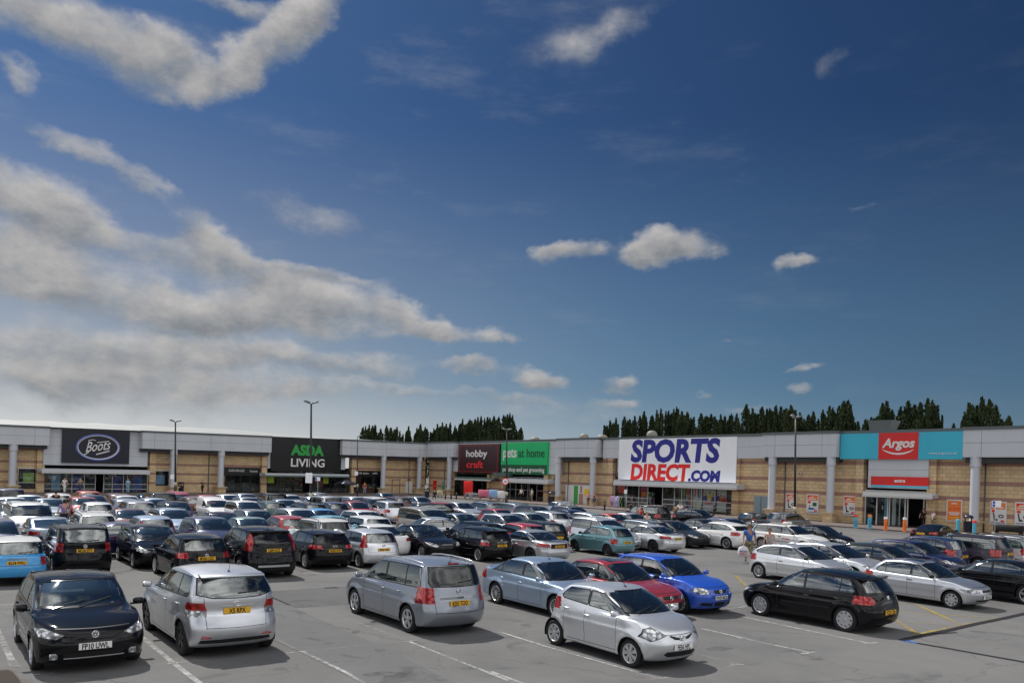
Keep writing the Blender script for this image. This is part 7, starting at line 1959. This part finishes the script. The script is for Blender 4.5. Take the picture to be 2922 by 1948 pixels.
roof('estate', 1862, 1480, 'R', 'steel', 'blue-grey estate with silver roof rails in front of the small group of people', 1, **G2)
roof('saloon', 1922, 1485, 'F', 'charcoal', 'dark saloon behind the silver two door saloon', 1, **G2)
roof('saloon', 1988, 1480, 'F', 'charcoal', 'charcoal saloon behind the white hatchback, left one of the pair', 1, **G2)
roof('compact', 2068, 1478, 'F', 'navy', 'dark blue hatchback behind the white hatchback, right one of the pair', 1, **G2)
roof('coupe', 2150, 1487, 'F', 'charcoal', 'charcoal coupe left of the white taxi', 1, **G2)
roof('supermini', 2150, 1460, 'A', 'charcoal', 'dark hatchback pointing away next to the grey service door', 1, **G2)
roof('tallhatch', 2238, 1460, 'A', 'grey', 'violet-grey off-roader beside the foot of the lamp post', 1, rear='', **G2)
roof('supermini', 2312, 1494, 'F', 'black', 'small black hatchback facing forward right of the white taxi', 1, **G2)
roof('coupe', 2668, 1494, 'A', 'black', 'black coupe pointing at the catalogue shop entrance', 1, rear='', **G2)
def taxi(r, S):
    bm = bmesh.new(); rbox(bm, (0, 0, .07), (.22, .62, .13), .05, 3)
    put('roof_sign', done(bm, 'roof_sign'), 'l_white', r, (S['L']/2-S['sw']-.55, 0, S['H']))
    tm = text_mesh('473966', .17, .002, .01)
    yy = surf_y(S, S['L']/2-1.9, .72)
    for sy in (1, -1):
        put('lettering', map_mesh(tm, lambda c: Vector((-sy*c.x, sy*(yy+.012), c.y))), 'l_red', r, (S['L']/2-1.95, 0, .64))
roof('estate', 2215, 1491, 'F', 'white', 'white estate taxi with roof sign and red number on its door', 0, extra=taxi, **G2)

print('settled', settle())
# ------------------------------------------------------------------ lamp posts, signs, bollards, bins
def on_ray(px, py, D):
    d = direction(px, py); p = d*(D/d.y); p.z += EYE; return p
def lamp_post(px, base_y, top_y, D, label, arm=.55, az_=0.6, r=.115, lean=-.012, band=True):
    base = at(px+3, base_y) if base_y else on_ray(px+3, 1400, D)
    base.z = 0
    top = on_ray(px, top_y, base.y); h = top.z
    o = thing('lamp_post', label, 'lamp post', (base.x, base.y, 0), az_, 'lamp posts of the car park')
    lx = (top.x-base.x)*.6
    c, s_ = math.cos(-az_), math.sin(-az_); ax, ay = lx*c, lx*s_
    bm = bmesh.new(); tube(bm, [(0, 0, 0), (0, 0, 1.2)], r*1.35, 12); put('pole_base', done(bm, 'pole_base'), 'frame_dark', o)
    bm = bmesh.new(); tube(bm, [(0, 0, 1.2), (ax*.5, ay*.5, h*.5), (ax, ay, h-.25)], r, 12, r*.62); put('pole', done(bm, 'pole'), 'frame_dark', o)
    if band:
        bm = bmesh.new(); tube(bm, [(0, 0, 1.22), (0, 0, 1.62)], r*1.42, 12); put('reflective_band', done(bm, 'reflective_band'), 'band_cream', o)
    for sx in ((1, -1) if arm else (1,)):
        bm = bmesh.new(); tube(bm, [(ax, ay, h-.32), (ax+sx*.12, ay, h-.22), (ax+sx*.2, ay, h-.18)], .035, 6); a = put('arm', done(bm, 'arm'), 'frame_dark', o)
        bm = bmesh.new(); vs = rbox(bm, (0, 0, 0), (.50, .40, .13), .05, 2, ry=-sx*.30); put('floodlight', done(bm, 'floodlight'), 'lamp_grey', o, (ax+sx*.36, ay, h-.10))
        bm = bmesh.new(); rbox(bm, (0, 0, -.075), (.42, .33, .02), .008, 1, ry=-sx*.30); put('lamp_glass', done(bm, 'lamp_glass'), 'lamp', o, (ax+sx*.36, ay, h-.10))
    return o, base, h
mat('band_cream', (.48, .43, .28), .6); mat('lamp_grey', (.16, .17, .18), .4, .3)
LP = lamp_post(883, 1461, 1143, 0, 'tall black lamp post with two floodlights in front of the large black sign')
LP1 = lamp_post(497, 0, 1197, 88, 'black lamp post right of the oval sign, floodlights at its top')
LP2 = lamp_post(1017, 0, 1240, 108, 'slim black lamp post right of the large black sign, farthest away', r=.07, arm=0)
LP3 = lamp_post(1443, 0, 1221, 92, 'black lamp post in front of the green sign carrying a round speed sign')
LP4 = lamp_post(2267, 0, 1184, 72, 'tall black lamp post between the framed posters on the right')
def flat_sign(px, py, D, w, h, label, pole=True, rnd=False, txt=None, m='sign_white', az_=None, name='parking_sign', z_bottom=0.):
    p = on_ray(px, py, D)
    o = thing(name, label, 'sign', (p.x, p.y, 0), 0)
    if pole:
        bm = bmesh.new(); tube(bm, [(0, .04, 0), (0, .04, p.z+h*.4)], .03, 8); put('pole', done(bm, 'pole'), 'frame_grey', o)
    if rnd:
        bm = bmesh.new(); n = 28
        a = [bm.verts.new((w/2*math.cos(2*PI*i/n), -.0, w/2*math.sin(2*PI*i/n))) for i in range(n)]; f = bm.faces.new(a)
        g = bmesh.ops.extrude_face_region(bm, geom=[f]); bmesh.ops.translate(bm, vec=(0, .02, 0), verts=[v for v in g['geom'] if isinstance(v, bmesh.types.BMVert)])
        b_ = put('sign_plate', done(bm, 'sign_plate', False), 'l_red', o, (0, -.10, p.z))
        bm = bmesh.new(); a = [bm.verts.new((w*.38*math.cos(2*PI*i/n), -.005, w*.38*math.sin(2*PI*i/n))) for i in range(n)]; bm.faces.new(a); put('sign_face', done(bm, 'sign_face', False), 'sign_white', b_)
        put('lettering', map_mesh(text_mesh(txt, w*.46, .001, .02), lambda c: Vector((c.x, -.01-c.z, c.y-w*.16))), 'ink', b_)
    else:
        bm = bmesh.new(); rbox(bm, (0, 0, 0), (w, .03, h), .01, 1); b_ = put('sign_plate', done(bm, 'sign_plate', False), m, o, (0, -.08, p.z))
    return o, b_
flat_sign(1442, 1373, 91.8, .80, .8, 'round speed limit sign reading 10 with red ring on the lamp post', False, True, '10', name='speed_sign')
flat_sign(492, 1360, 87.8, .42, .48, 'small white notice on the black lamp post near the oval sign', False, name='notice_plate')
o, b_ = flat_sign(882, 1363, LP[1].y-.25, .57, .85, 'white notice strapped to the tall lamp post in front of the black sign', False, name='notice_plate')
flat_sign(1017, 1350, 107.6, .42, .55, 'white notice on the slim lamp post below the cafe sign', False, name='notice_plate')
o, b_ = flat_sign(907, 1366, 92, .58, .42, 'blue and white parking sign on a thin pole right of the tall lamp post')
bm = bmesh.new(); rbox(bm, (-.18, -.02, 0), (.18, .012, .36), .004, 1); put('blue_symbol', done(bm, 'blue_symbol', False), 'p_blue', b_)
o, b_ = flat_sign(2842, 1437, 57, .64, .46, 'blue and white parking sign on a thin pole in front of a wall poster')
bm = bmesh.new(); rbox(bm, (-.20, -.02, .11), (.18, .012, .18), .02, 1); rbox(bm, (-.20, -.02, -.11), (.18, .012, .18), .02, 1); put('blue_symbol', done(bm, 'blue_symbol', False), 'p_blue', b_)
flat_sign(1785, 1402, 84, .30, .42, 'white parking sign on a blue pole in front of the sports shop')

def bollard(px, py_base, h, r, m, label, name='bollard', capm=None, D=None, group=None, txt=False):
    p = at(px, py_base) if D is None else on_ray(px, py_base, D); z0 = .12; p.z = 0
    p = at(px, py_base, .12); 
    o = thing(name, label, 'bollard', (p.x, p.y, .12), 0, group)
    bm = bmesh.new(); tube(bm, [(0, 0, 0), (0, 0, h*.84)], r, 16); put('post', done(bm, 'post', True, 40), m, o)
    bm = bmesh.new(); tube(bm, [(0, 0, h*.84), (0, 0, h*.97), (0, 0, h)], r*1.12, 16, r*.9); put('cap', done(bm, 'cap', True, 40), capm or m, o)
    if txt:
        bm = bmesh.new(); n = 9; 
        for j in range(3):
            for i in range(n):
                a0, a1 = -PI*.85+PI*.7*i/n, -PI*.85+PI*.7*(i+.55)/n; zz = h*(.18+.16*j)
                bm.faces.new([bm.verts.new(((r+.004)*math.cos(a), (r+.004)*math.sin(a), z)) for a, z in ((a0, zz), (a1, zz), (a1, zz+.07), (a0, zz+.07))])
        put('printed_marks', done(bm, 'printed_marks', False), 'l_navy' if m == 'p_cyan' else 'l_red', o)
    return o
GB = 'wrapped advertising bollards at the shop entrance'
bollard(2441, 1506, 1.12, .15, 'p_cyan', 'pale blue printed bollard furthest left before the catalogue shop wall', group=GB, capm='l_red', txt=True)
bollard(2481, 1508, 1.2, .15, 'p_cyan', 'pale blue printed bollard at the left door post of the entrance', group=GB, capm='p_orange', txt=True)
bollard(2527, 1512, 1.1, .14, 'p_orange', 'orange printed bollard with white cap, left one of the two', group=GB, capm='l_white', txt=True)
bollard(2581, 1516, 1.15, .14, 'p_orange', 'orange printed bollard with white cap in front of the sliding door', group=GB, capm='l_white', txt=True)
bollard(2733, 1518, 1.1, .15, 'p_cyan', 'pale blue bollard left of the navy litter bin', group=GB, capm='p_cyan')
bollard(2780, 1523, 1.1, .15, 'p_cyan', 'pale blue bollard in front of the column right of the litter bin', group=GB, capm='l_red')
GK = 'black bollards along the pavement edge'
for px, py, lab in ((1725, 1456, 'black bollard left of the clothes rail'), (1799, 1458, 'black bollard between clothes rail and black off-roader'), (2002, 1466, 'black bollard behind the black hatchback below the posters'), (2037, 1469, 'black bollard standing free before the sports shop window'),
                    (2074, 1470, 'black bollard near the right end of the sports shop window'), (1271, 1424, 'black bollard in front of the far corner column'), (1287, 1424, 'black bollard beside the craft shop edge'), (1302, 1424, 'black bollard at the craft shop doorway')):
    o = bollard(px, py, 1.0, .10, 'frame_dark', lab, group=GK)
    bm = bmesh.new(); tube(bm, [(0, 0, .72), (0, 0, .78)], .104, 12); put('reflective_band', done(bm, 'reflective_band'), 'band_cream', o)
def litter_bin(px, py, label, m='sign_navy', k=1.):
    p = at(px, py, .12); o = thing('litter_bin', label, 'bin', (p.x, p.y, .12), .3, 'litter bins')
    o.scale = (k,)*3
    bm = bmesh.new(); tube(bm, [(0, 0, 0), (0, 0, .85)], .30, 18, .34); put('bin_body', done(bm, 'bin_body', True, 40), m, o)
    bm = bmesh.new()
    for i in range(4): rbox(bm, (.29*math.cos(i*PI/2), .29*math.sin(i*PI/2), .98), (.06, .06, .28), .01, 1)
    put('hood_post', done(bm, 'hood_post', False), m, o)
    bm = bmesh.new()
    rg = [[bm.verts.new((a*math.cos(2*PI*i/18), a*math.sin(2*PI*i/18), z)) for i in range(18)] for a, z in ((.36, 1.08), (.36, 1.15), (.28, 1.27), (.14, 1.33), (.01, 1.34))]
    for a, b_ in zip(rg, rg[1:]):
        for i in range(18): bm.faces.new((a[i], a[(i+1) % 18], b_[(i+1) % 18], b_[i]))
    put('hood', done(bm, 'hood', True, 45), m, o)
litter_bin(2762, 1518, 'navy litter bin with domed hood beside the orange poster', k=1.1); litter_bin(1573, 1440, 'dark litter bin against the brick pier right of the pet shop', k=1.2); litter_bin(1218, 1419, 'black litter bin left of the seated person'); litter_bin(516, 1405, 'black litter bin by the brown wall behind the red van')
# long dark rounded bench/shelter at the right
p0, p1 = at(2838, 1526, .12), at(2918, 1532, .12)
L_ = (p1-p0).length; o = thing('trolley_cover', 'long low dark grey rounded housing below the right hand posters', 'housing', tuple((p0+p1)/2), math.atan2((p1-p0).y, (p1-p0).x))
bm = bmesh.new(); rbox(bm, (0, 0, .62), (L_, .9, .55), .16, 3); put('cover', done(bm, 'cover', True, 40), 'rubber', o)
bm = bmesh.new(); rbox(bm, (-L_*.44, 0, .2), (.12, .7, .42), .02); put('support', done(bm, 'support'), 'rubber', o); bm = bmesh.new(); rbox(bm, (L_*.44, 0, .2), (.12, .7, .42), .02); put('support', done(bm, 'support'), 'rubber', o)
# clothes rail
random.seed(5)
p0, p1 = at(1740, 1456, .12), at(1786, 1458, .12); d = p1-p0; L_ = d.length
o = thing('clothes_rail', 'clothes rail of pink, lilac and black tops outside the sports shop', 'clothes rail', tuple((p0+p1)/2), math.atan2(d.y, d.x))
bm = bmesh.new(); tube(bm, [(-L_/2, 0, 0), (-L_/2, 0, 1.55), (L_/2, 0, 1.55), (L_/2, 0, 0)], .02, 6); put('rail', done(bm, 'rail'), 'chrome', o)
def shirt_mesh(w, h):
    bm = bmesh.new()
    out = [(-.2, 0), (.2, 0), (.2, .45), (.42, .25), (.5, .42), (.22, .75), (.08, .78), (-.08, .78), (-.22, .75), (-.5, .42), (-.42, .25), (-.2, .45)]
    a = [bm.verts.new((x*w, -.03, z*h)) for x, z in out]; b_ = [bm.verts.new((x*w*.9, .03, z*h)) for x, z in out]
    bm.faces.new(a); bm.faces.new(b_[::-1])
    for i in range(12): bm.faces.new((a[i], b_[i], b_[(i+1) % 12], a[(i+1) % 12]))
    return done(bm, 'garment', False)
mat('cloth_lilac', (.45, .40, .60), .9); mat('cloth_pink', (.62, .25, .34), .9); mat('cloth_black', (.012, .012, .014), .9); mat('cloth_lime', (.25, .55, .08), .9)
cl_ = ['cloth_pink', 'cloth_pink', 'cloth_lilac', 'cloth_lilac', 'cloth_lilac', 'l_white', 'cloth_lilac', 'cloth_lilac', 'cloth_black', 'cloth_black', 'cloth_lime', 'cloth_black', 'cloth_black']
sm = shirt_mesh(.75, 1.35)
for i, c_ in enumerate(cl_):
    g = put('garment', sm, c_, o, (-L_/2+.2+(L_-.4)*i/(len(cl_)-1), random.uniform(-.1, .1), .48), random.uniform(.4, 1.1)); g.scale.z = random.uniform(.9, 1.05)
# shop stands outside the craft and pet shop
def stand(px, py, w, h, m, label, name='display_stand', cat='stand'):
    p = at(px, py, .12); o = thing(name, label, cat, (p.x, p.y, .12), -.84, None)
    bm = bmesh.new(); rbox(bm, (0, 0, h*.62), (w, .3, h*.7), .03); put('board', done(bm, 'board'), m, o)
    bm = bmesh.new(); rbox(bm, (-w*.4, 0, h*.15), (.06, .3, h*.3), .01); put('foot', done(bm, 'foot'), 'frame_grey', o); bm = bmesh.new(); rbox(bm, (w*.4, 0, h*.15), (.06, .3, h*.3), .01); put('foot', done(bm, 'foot'), 'frame_grey', o)
stand(1335, 1424, 1.6, 2.5, 'l_red', 'bright red display board at the craft shop doorway'); stand(1385, 1424, 2.8, 1.3, 'p_pink', 'pink display table outside the craft shop'); stand(1408, 1426, 1.6, 1.4, 'p_lblue', 'pale blue display board left of the speed sign post'); stand(1430, 1428, 1.2, 1.3, 'l_white', 'white display board beside the pet shop wall')
stand(1255, 1419, 1.0, 1.0, 'band_cream', 'cream wooden stand beside the seated person')
# row of trolleys
def trolley(px, py, label, rz):
    p = at(px, py, .12); o = thing('shopping_trolley', label, 'trolley', (p.x, p.y, .12), rz, 'shopping trolleys')
    bm = bmesh.new()
    for z in (.45, .6, .75, .9): tube(bm, [(-.42, -.25, z), (.45, -.28, z+.05), (.45, .28, z+.05), (-.42, .25, z), (-.42, -.25, z)], .012, 4)
    for y in (-.25, -.1, .1, .25): tube(bm, [(.45, y, .45), (.47, y, .95)], .01, 4); tube(bm, [(-.42, y, .45), (-.42, y, .9)], .01, 4)
    put('basket', done(bm, 'basket'), 'chrome', o)
    bm = bmesh.new(); tube(bm, [(-.4, -.24, .1), (-.5, -.25, 1.0), (-.5, .25, 1.0), (-.4, .24, .1)], .02, 5); tube(bm, [(-.4, .24, .1), (.4, .24, .12), (.4, -.24, .12), (-.4, -.24, .1)], .015, 5); put('frame', done(bm, 'frame'), 'frame_grey', o)
    for x, y in ((-.38, .24), (-.38, -.24), (.38, .24), (.38, -.24)):
        bm = bmesh.new(); tube(bm, [(x, y-.02, .06), (x, y+.02, .06)], .06, 8); put('castor', done(bm, 'castor'), 'rubber', o)
for i, (px, lab) in enumerate(((1340, 'shopping trolley at the left end of the trolley line'), (1349, 'shopping trolley second in the trolley line'), (1358, 'shopping trolley at the right end of the trolley line'))): trolley(px, 1426, lab, -.85)
# parasol
p = on_ray(987, 1378, 110); o = thing('parasol', 'navy parasol standing outside the cafe window', 'parasol', (p.x, p.y, .12))
bm = bmesh.new(); k = 8; c0 = bm.verts.new((0, 0, p.z+.45)); a = [bm.verts.new((1.5*math.cos(2*PI*i/k), 1.5*math.sin(2*PI*i/k), p.z-.15)) for i in range(k)]; b_ = [bm.verts.new((1.5*math.cos(2*PI*i/k), 1.5*math.sin(2*PI*i/k), p.z-.30)) for i in range(k)]
for i in range(k): bm.faces.new((c0, a[i], a[(i+1) % k])); bm.faces.new((a[i], b_[i], b_[(i+1) % k], a[(i+1) % k]))
put('canopy', done(bm, 'canopy', False), 'sign_navy', o); bm = bmesh.new(); tube(bm, [(0, 0, 0), (0, 0, p.z+.4)], .025, 6); put('pole', done(bm, 'pole'), 'frame_grey', o)

# planter with kerb in the near left corner
pts = [q1(-200, 1540), q1(60, 1512), q1(100, 1530), q1(160, 1600), q1(260, 1800), q1(-200, 1800)]
bm = bmesh.new(); a = [bm.verts.new((p.x, p.y, .13)) for p in pts]; b_ = [bm.verts.new((p.x, p.y, -.02)) for p in pts]
bm.faces.new(a)
for i in range(len(pts)): bm.faces.new((a[i], b_[i], b_[(i+1) % len(pts)], a[(i+1) % len(pts)]))
mat('kerb', (.10, .085, .075), .95); mat('soil', (.035, .026, .02), 1.); struct(put('kerb', done(bm, 'kerb', False), 'kerb'))
ctr_ = sum((Vector((p.x, p.y, 0)) for p in pts), Vector())/len(pts)
sheet('flower_bed', [ctr_+(Vector((p.x, p.y, 0))-ctr_)*.86 for p in pts], 'soil' if 'soil' in M else 'kerb', .142)

# ------------------------------------------------------------------ poplars behind the roofs
m = mat('leaf', (.030, .048, .018), .75, spec=.2)
b = nb(m); oi = b.n('ShaderNodeObjectInfo'); g = b.n('ShaderNodeNewGeometry')
nz = b.noise(g.outputs['Position'], .55, 3, .6)
b.link(b.mix(b.ramp(nz, .3, .7), (.014, .024, .010, 1), (.050, .068, .026, 1)), b.p.inputs['Base Color'])
mat('bark', (.06, .045, .03), .9)
def poplar(seed, wide):
    rnd = random.Random(seed); bm = bmesh.new(); H_ = 1.0
    lobes = [(0, 0, 0., 1., 1.)]
    for k in range(rnd.randint(3, 6)):
        a = rnd.uniform(0, 2*PI); r = rnd.uniform(.05, .13)*wide
        lobes.append((r*math.cos(a), r*math.sin(a), rnd.uniform(0, .1), rnd.uniform(.86, .99), rnd.uniform(.6, .9)))
    for (lx, ly, z0, z1, k) in lobes:
        for i in range(int(1300*k)):
            t_ = rnd.random()**.85; z = z0+.10+(z1-z0-.10)*t_
            a0 = rnd.uniform(0, 2*PI)
            R_m = .088*wide*k*max(.03, (1-t_**13)**.65)*.80*(1 if t_ < .93 else 1-(t_-.93)*6)*(1+.22*math.sin(a0*3+lx*70+seed)*math.sin(z*14+a0+seed))
            a = a0; rr = R_m*math.sqrt(rnd.random())*rnd.uniform(.7, 1.15)
            rr *= .66
            c_ = Vector((lx+rr*math.cos(a), ly+rr*math.sin(a), z))
            s_ = rnd.uniform(.007, .014)
            up = Vector((rnd.gauss(0, .5), rnd.gauss(0, .5), 1.)).normalized(); sd_ = Vector((rnd.gauss(0, 1), rnd.gauss(0, 1), rnd.gauss(0, .4))).cross(up).normalized()
            bm.faces.new([bm.verts.new(c_+q) for q in (-sd_*s_, -up*s_*.6, sd_*s_, up*s_*2.6)])
    crown = bpy.data.meshes.new('crown'); bm.to_mesh(crown); bm.free()
    bm = bmesh.new(); tube(bm, [(0, 0, 0), (.004, 0, .4), (0, .003, .85)], .014, 7, .003)
    for k in range(9):
        z = .12+.07*k; a = rnd.uniform(0, 2*PI); tube(bm, [(0, 0, z), (.03*math.cos(a), .03*math.sin(a), z+.07), (.045*math.cos(a), .045*math.sin(a), z+.17)], .004, 4, .001)
    return crown, done(bm, 'trunk')
POP = [poplar(i, w) for i, w in enumerate((.80, 1.0, 1.25, .9, 1.5, 1.1, 1.35, .7))]
rnd = random.Random(11)
T = [(1036, 1217, 1), (1054, 1211, 0), (1070, 1208, 0), (1086, 1217, 3), (1103, 1214, 2), (1117, 1216, 5), (1133, 1216, 2), (1150, 1238, 0), (1166, 1212, 3), (1185, 1236, 2), (1200, 1204, 5), (1219, 1221, 2), (1238, 1217, 3), (1252, 1221, 5), (1263, 1202, 0), (1273, 1226, 2), (1285, 1200, 5), (1303, 1222, 2), (1320, 1195, 3), (1331, 1212, 2),
     (1341, 1199, 0), (1356, 1196, 5), (1373, 1183, 0), (1382, 1200, 2), (1391, 1189, 3), (1410, 1186, 5), (1424, 1183, 3), (1438, 1179, 5), (1455, 1183, 0), (1466, 1194, 4), (1477, 1250, 3),
     (1741, 1195, 3), (1758, 1187, 3), (1782, 1184, 2), (1799, 1205, 0), (1812, 1183, 3), (1838, 1178, 2), (1862, 1185, 5), (1886, 1171, 0), (1908, 1173, 5), (1931, 1168, 0), (1946, 1178, 2), (1962, 1180, 5), (1979, 1214, 2), (2001, 1179, 2), (2030, 1181, 2), (2057, 1187, 0), (2068, 1205, 3), (2087, 1183, 0), (2107, 1190, 2), (2130, 1159, 4), (2148, 1165, 3), (2174, 1162, 5), (2189, 1167, 3), (2214, 1162, 0), (2228, 1161, 0),
     (2258, 1161, 2), (2270, 1164, 5), (2288, 1200, 3), (2305, 1191, 2), (2322, 1165, 2), (2353, 1180, 3), (2368, 1150, 5), (2386, 1180, 0), (2408, 1142, 4), (2420, 1148, 6), (2434, 1180, 3), (2470, 1190, 0), (2486, 1189, 0), (2519, 1154, 4), (2532, 1146, 3), (2508, 1190, 2), (2591, 1147, 6), (2575, 1178, 2), (2606, 1170, 3), (2628, 1156, 0), (2648, 1142, 5), (2668, 1162, 3), (2681, 1190, 4), (2767, 1140, 3), (2750, 1180, 2), (2802, 1133, 3), (2825, 1130, 5), (2842, 1158, 4), (2858, 1195, 6)]
for i, (px, py, v) in enumerate(T):
    D = 205+rnd.uniform(-7, 7) if px < 1500 else 190-(px-1700)*.055+rnd.uniform(-6, 6)
    p = on_ray(px, py, D); h = p.z
    cr, tr = POP[v]
    side_ = 'beyond the left building' if px < 1500 else 'beyond the flat roof'
    o = thing('poplar_tree', 'poplar in the line of dark trees '+side_, 'tree', (p.x, p.y, 0), rnd.uniform(0, 6.28), 'poplars '+side_)
    o.scale = (h*rnd.uniform(.58, .82),)*2+(h*rnd.uniform(.95, 1.01),)
    put('crown', cr, 'leaf', o); put('trunk', tr, 'bark', o)
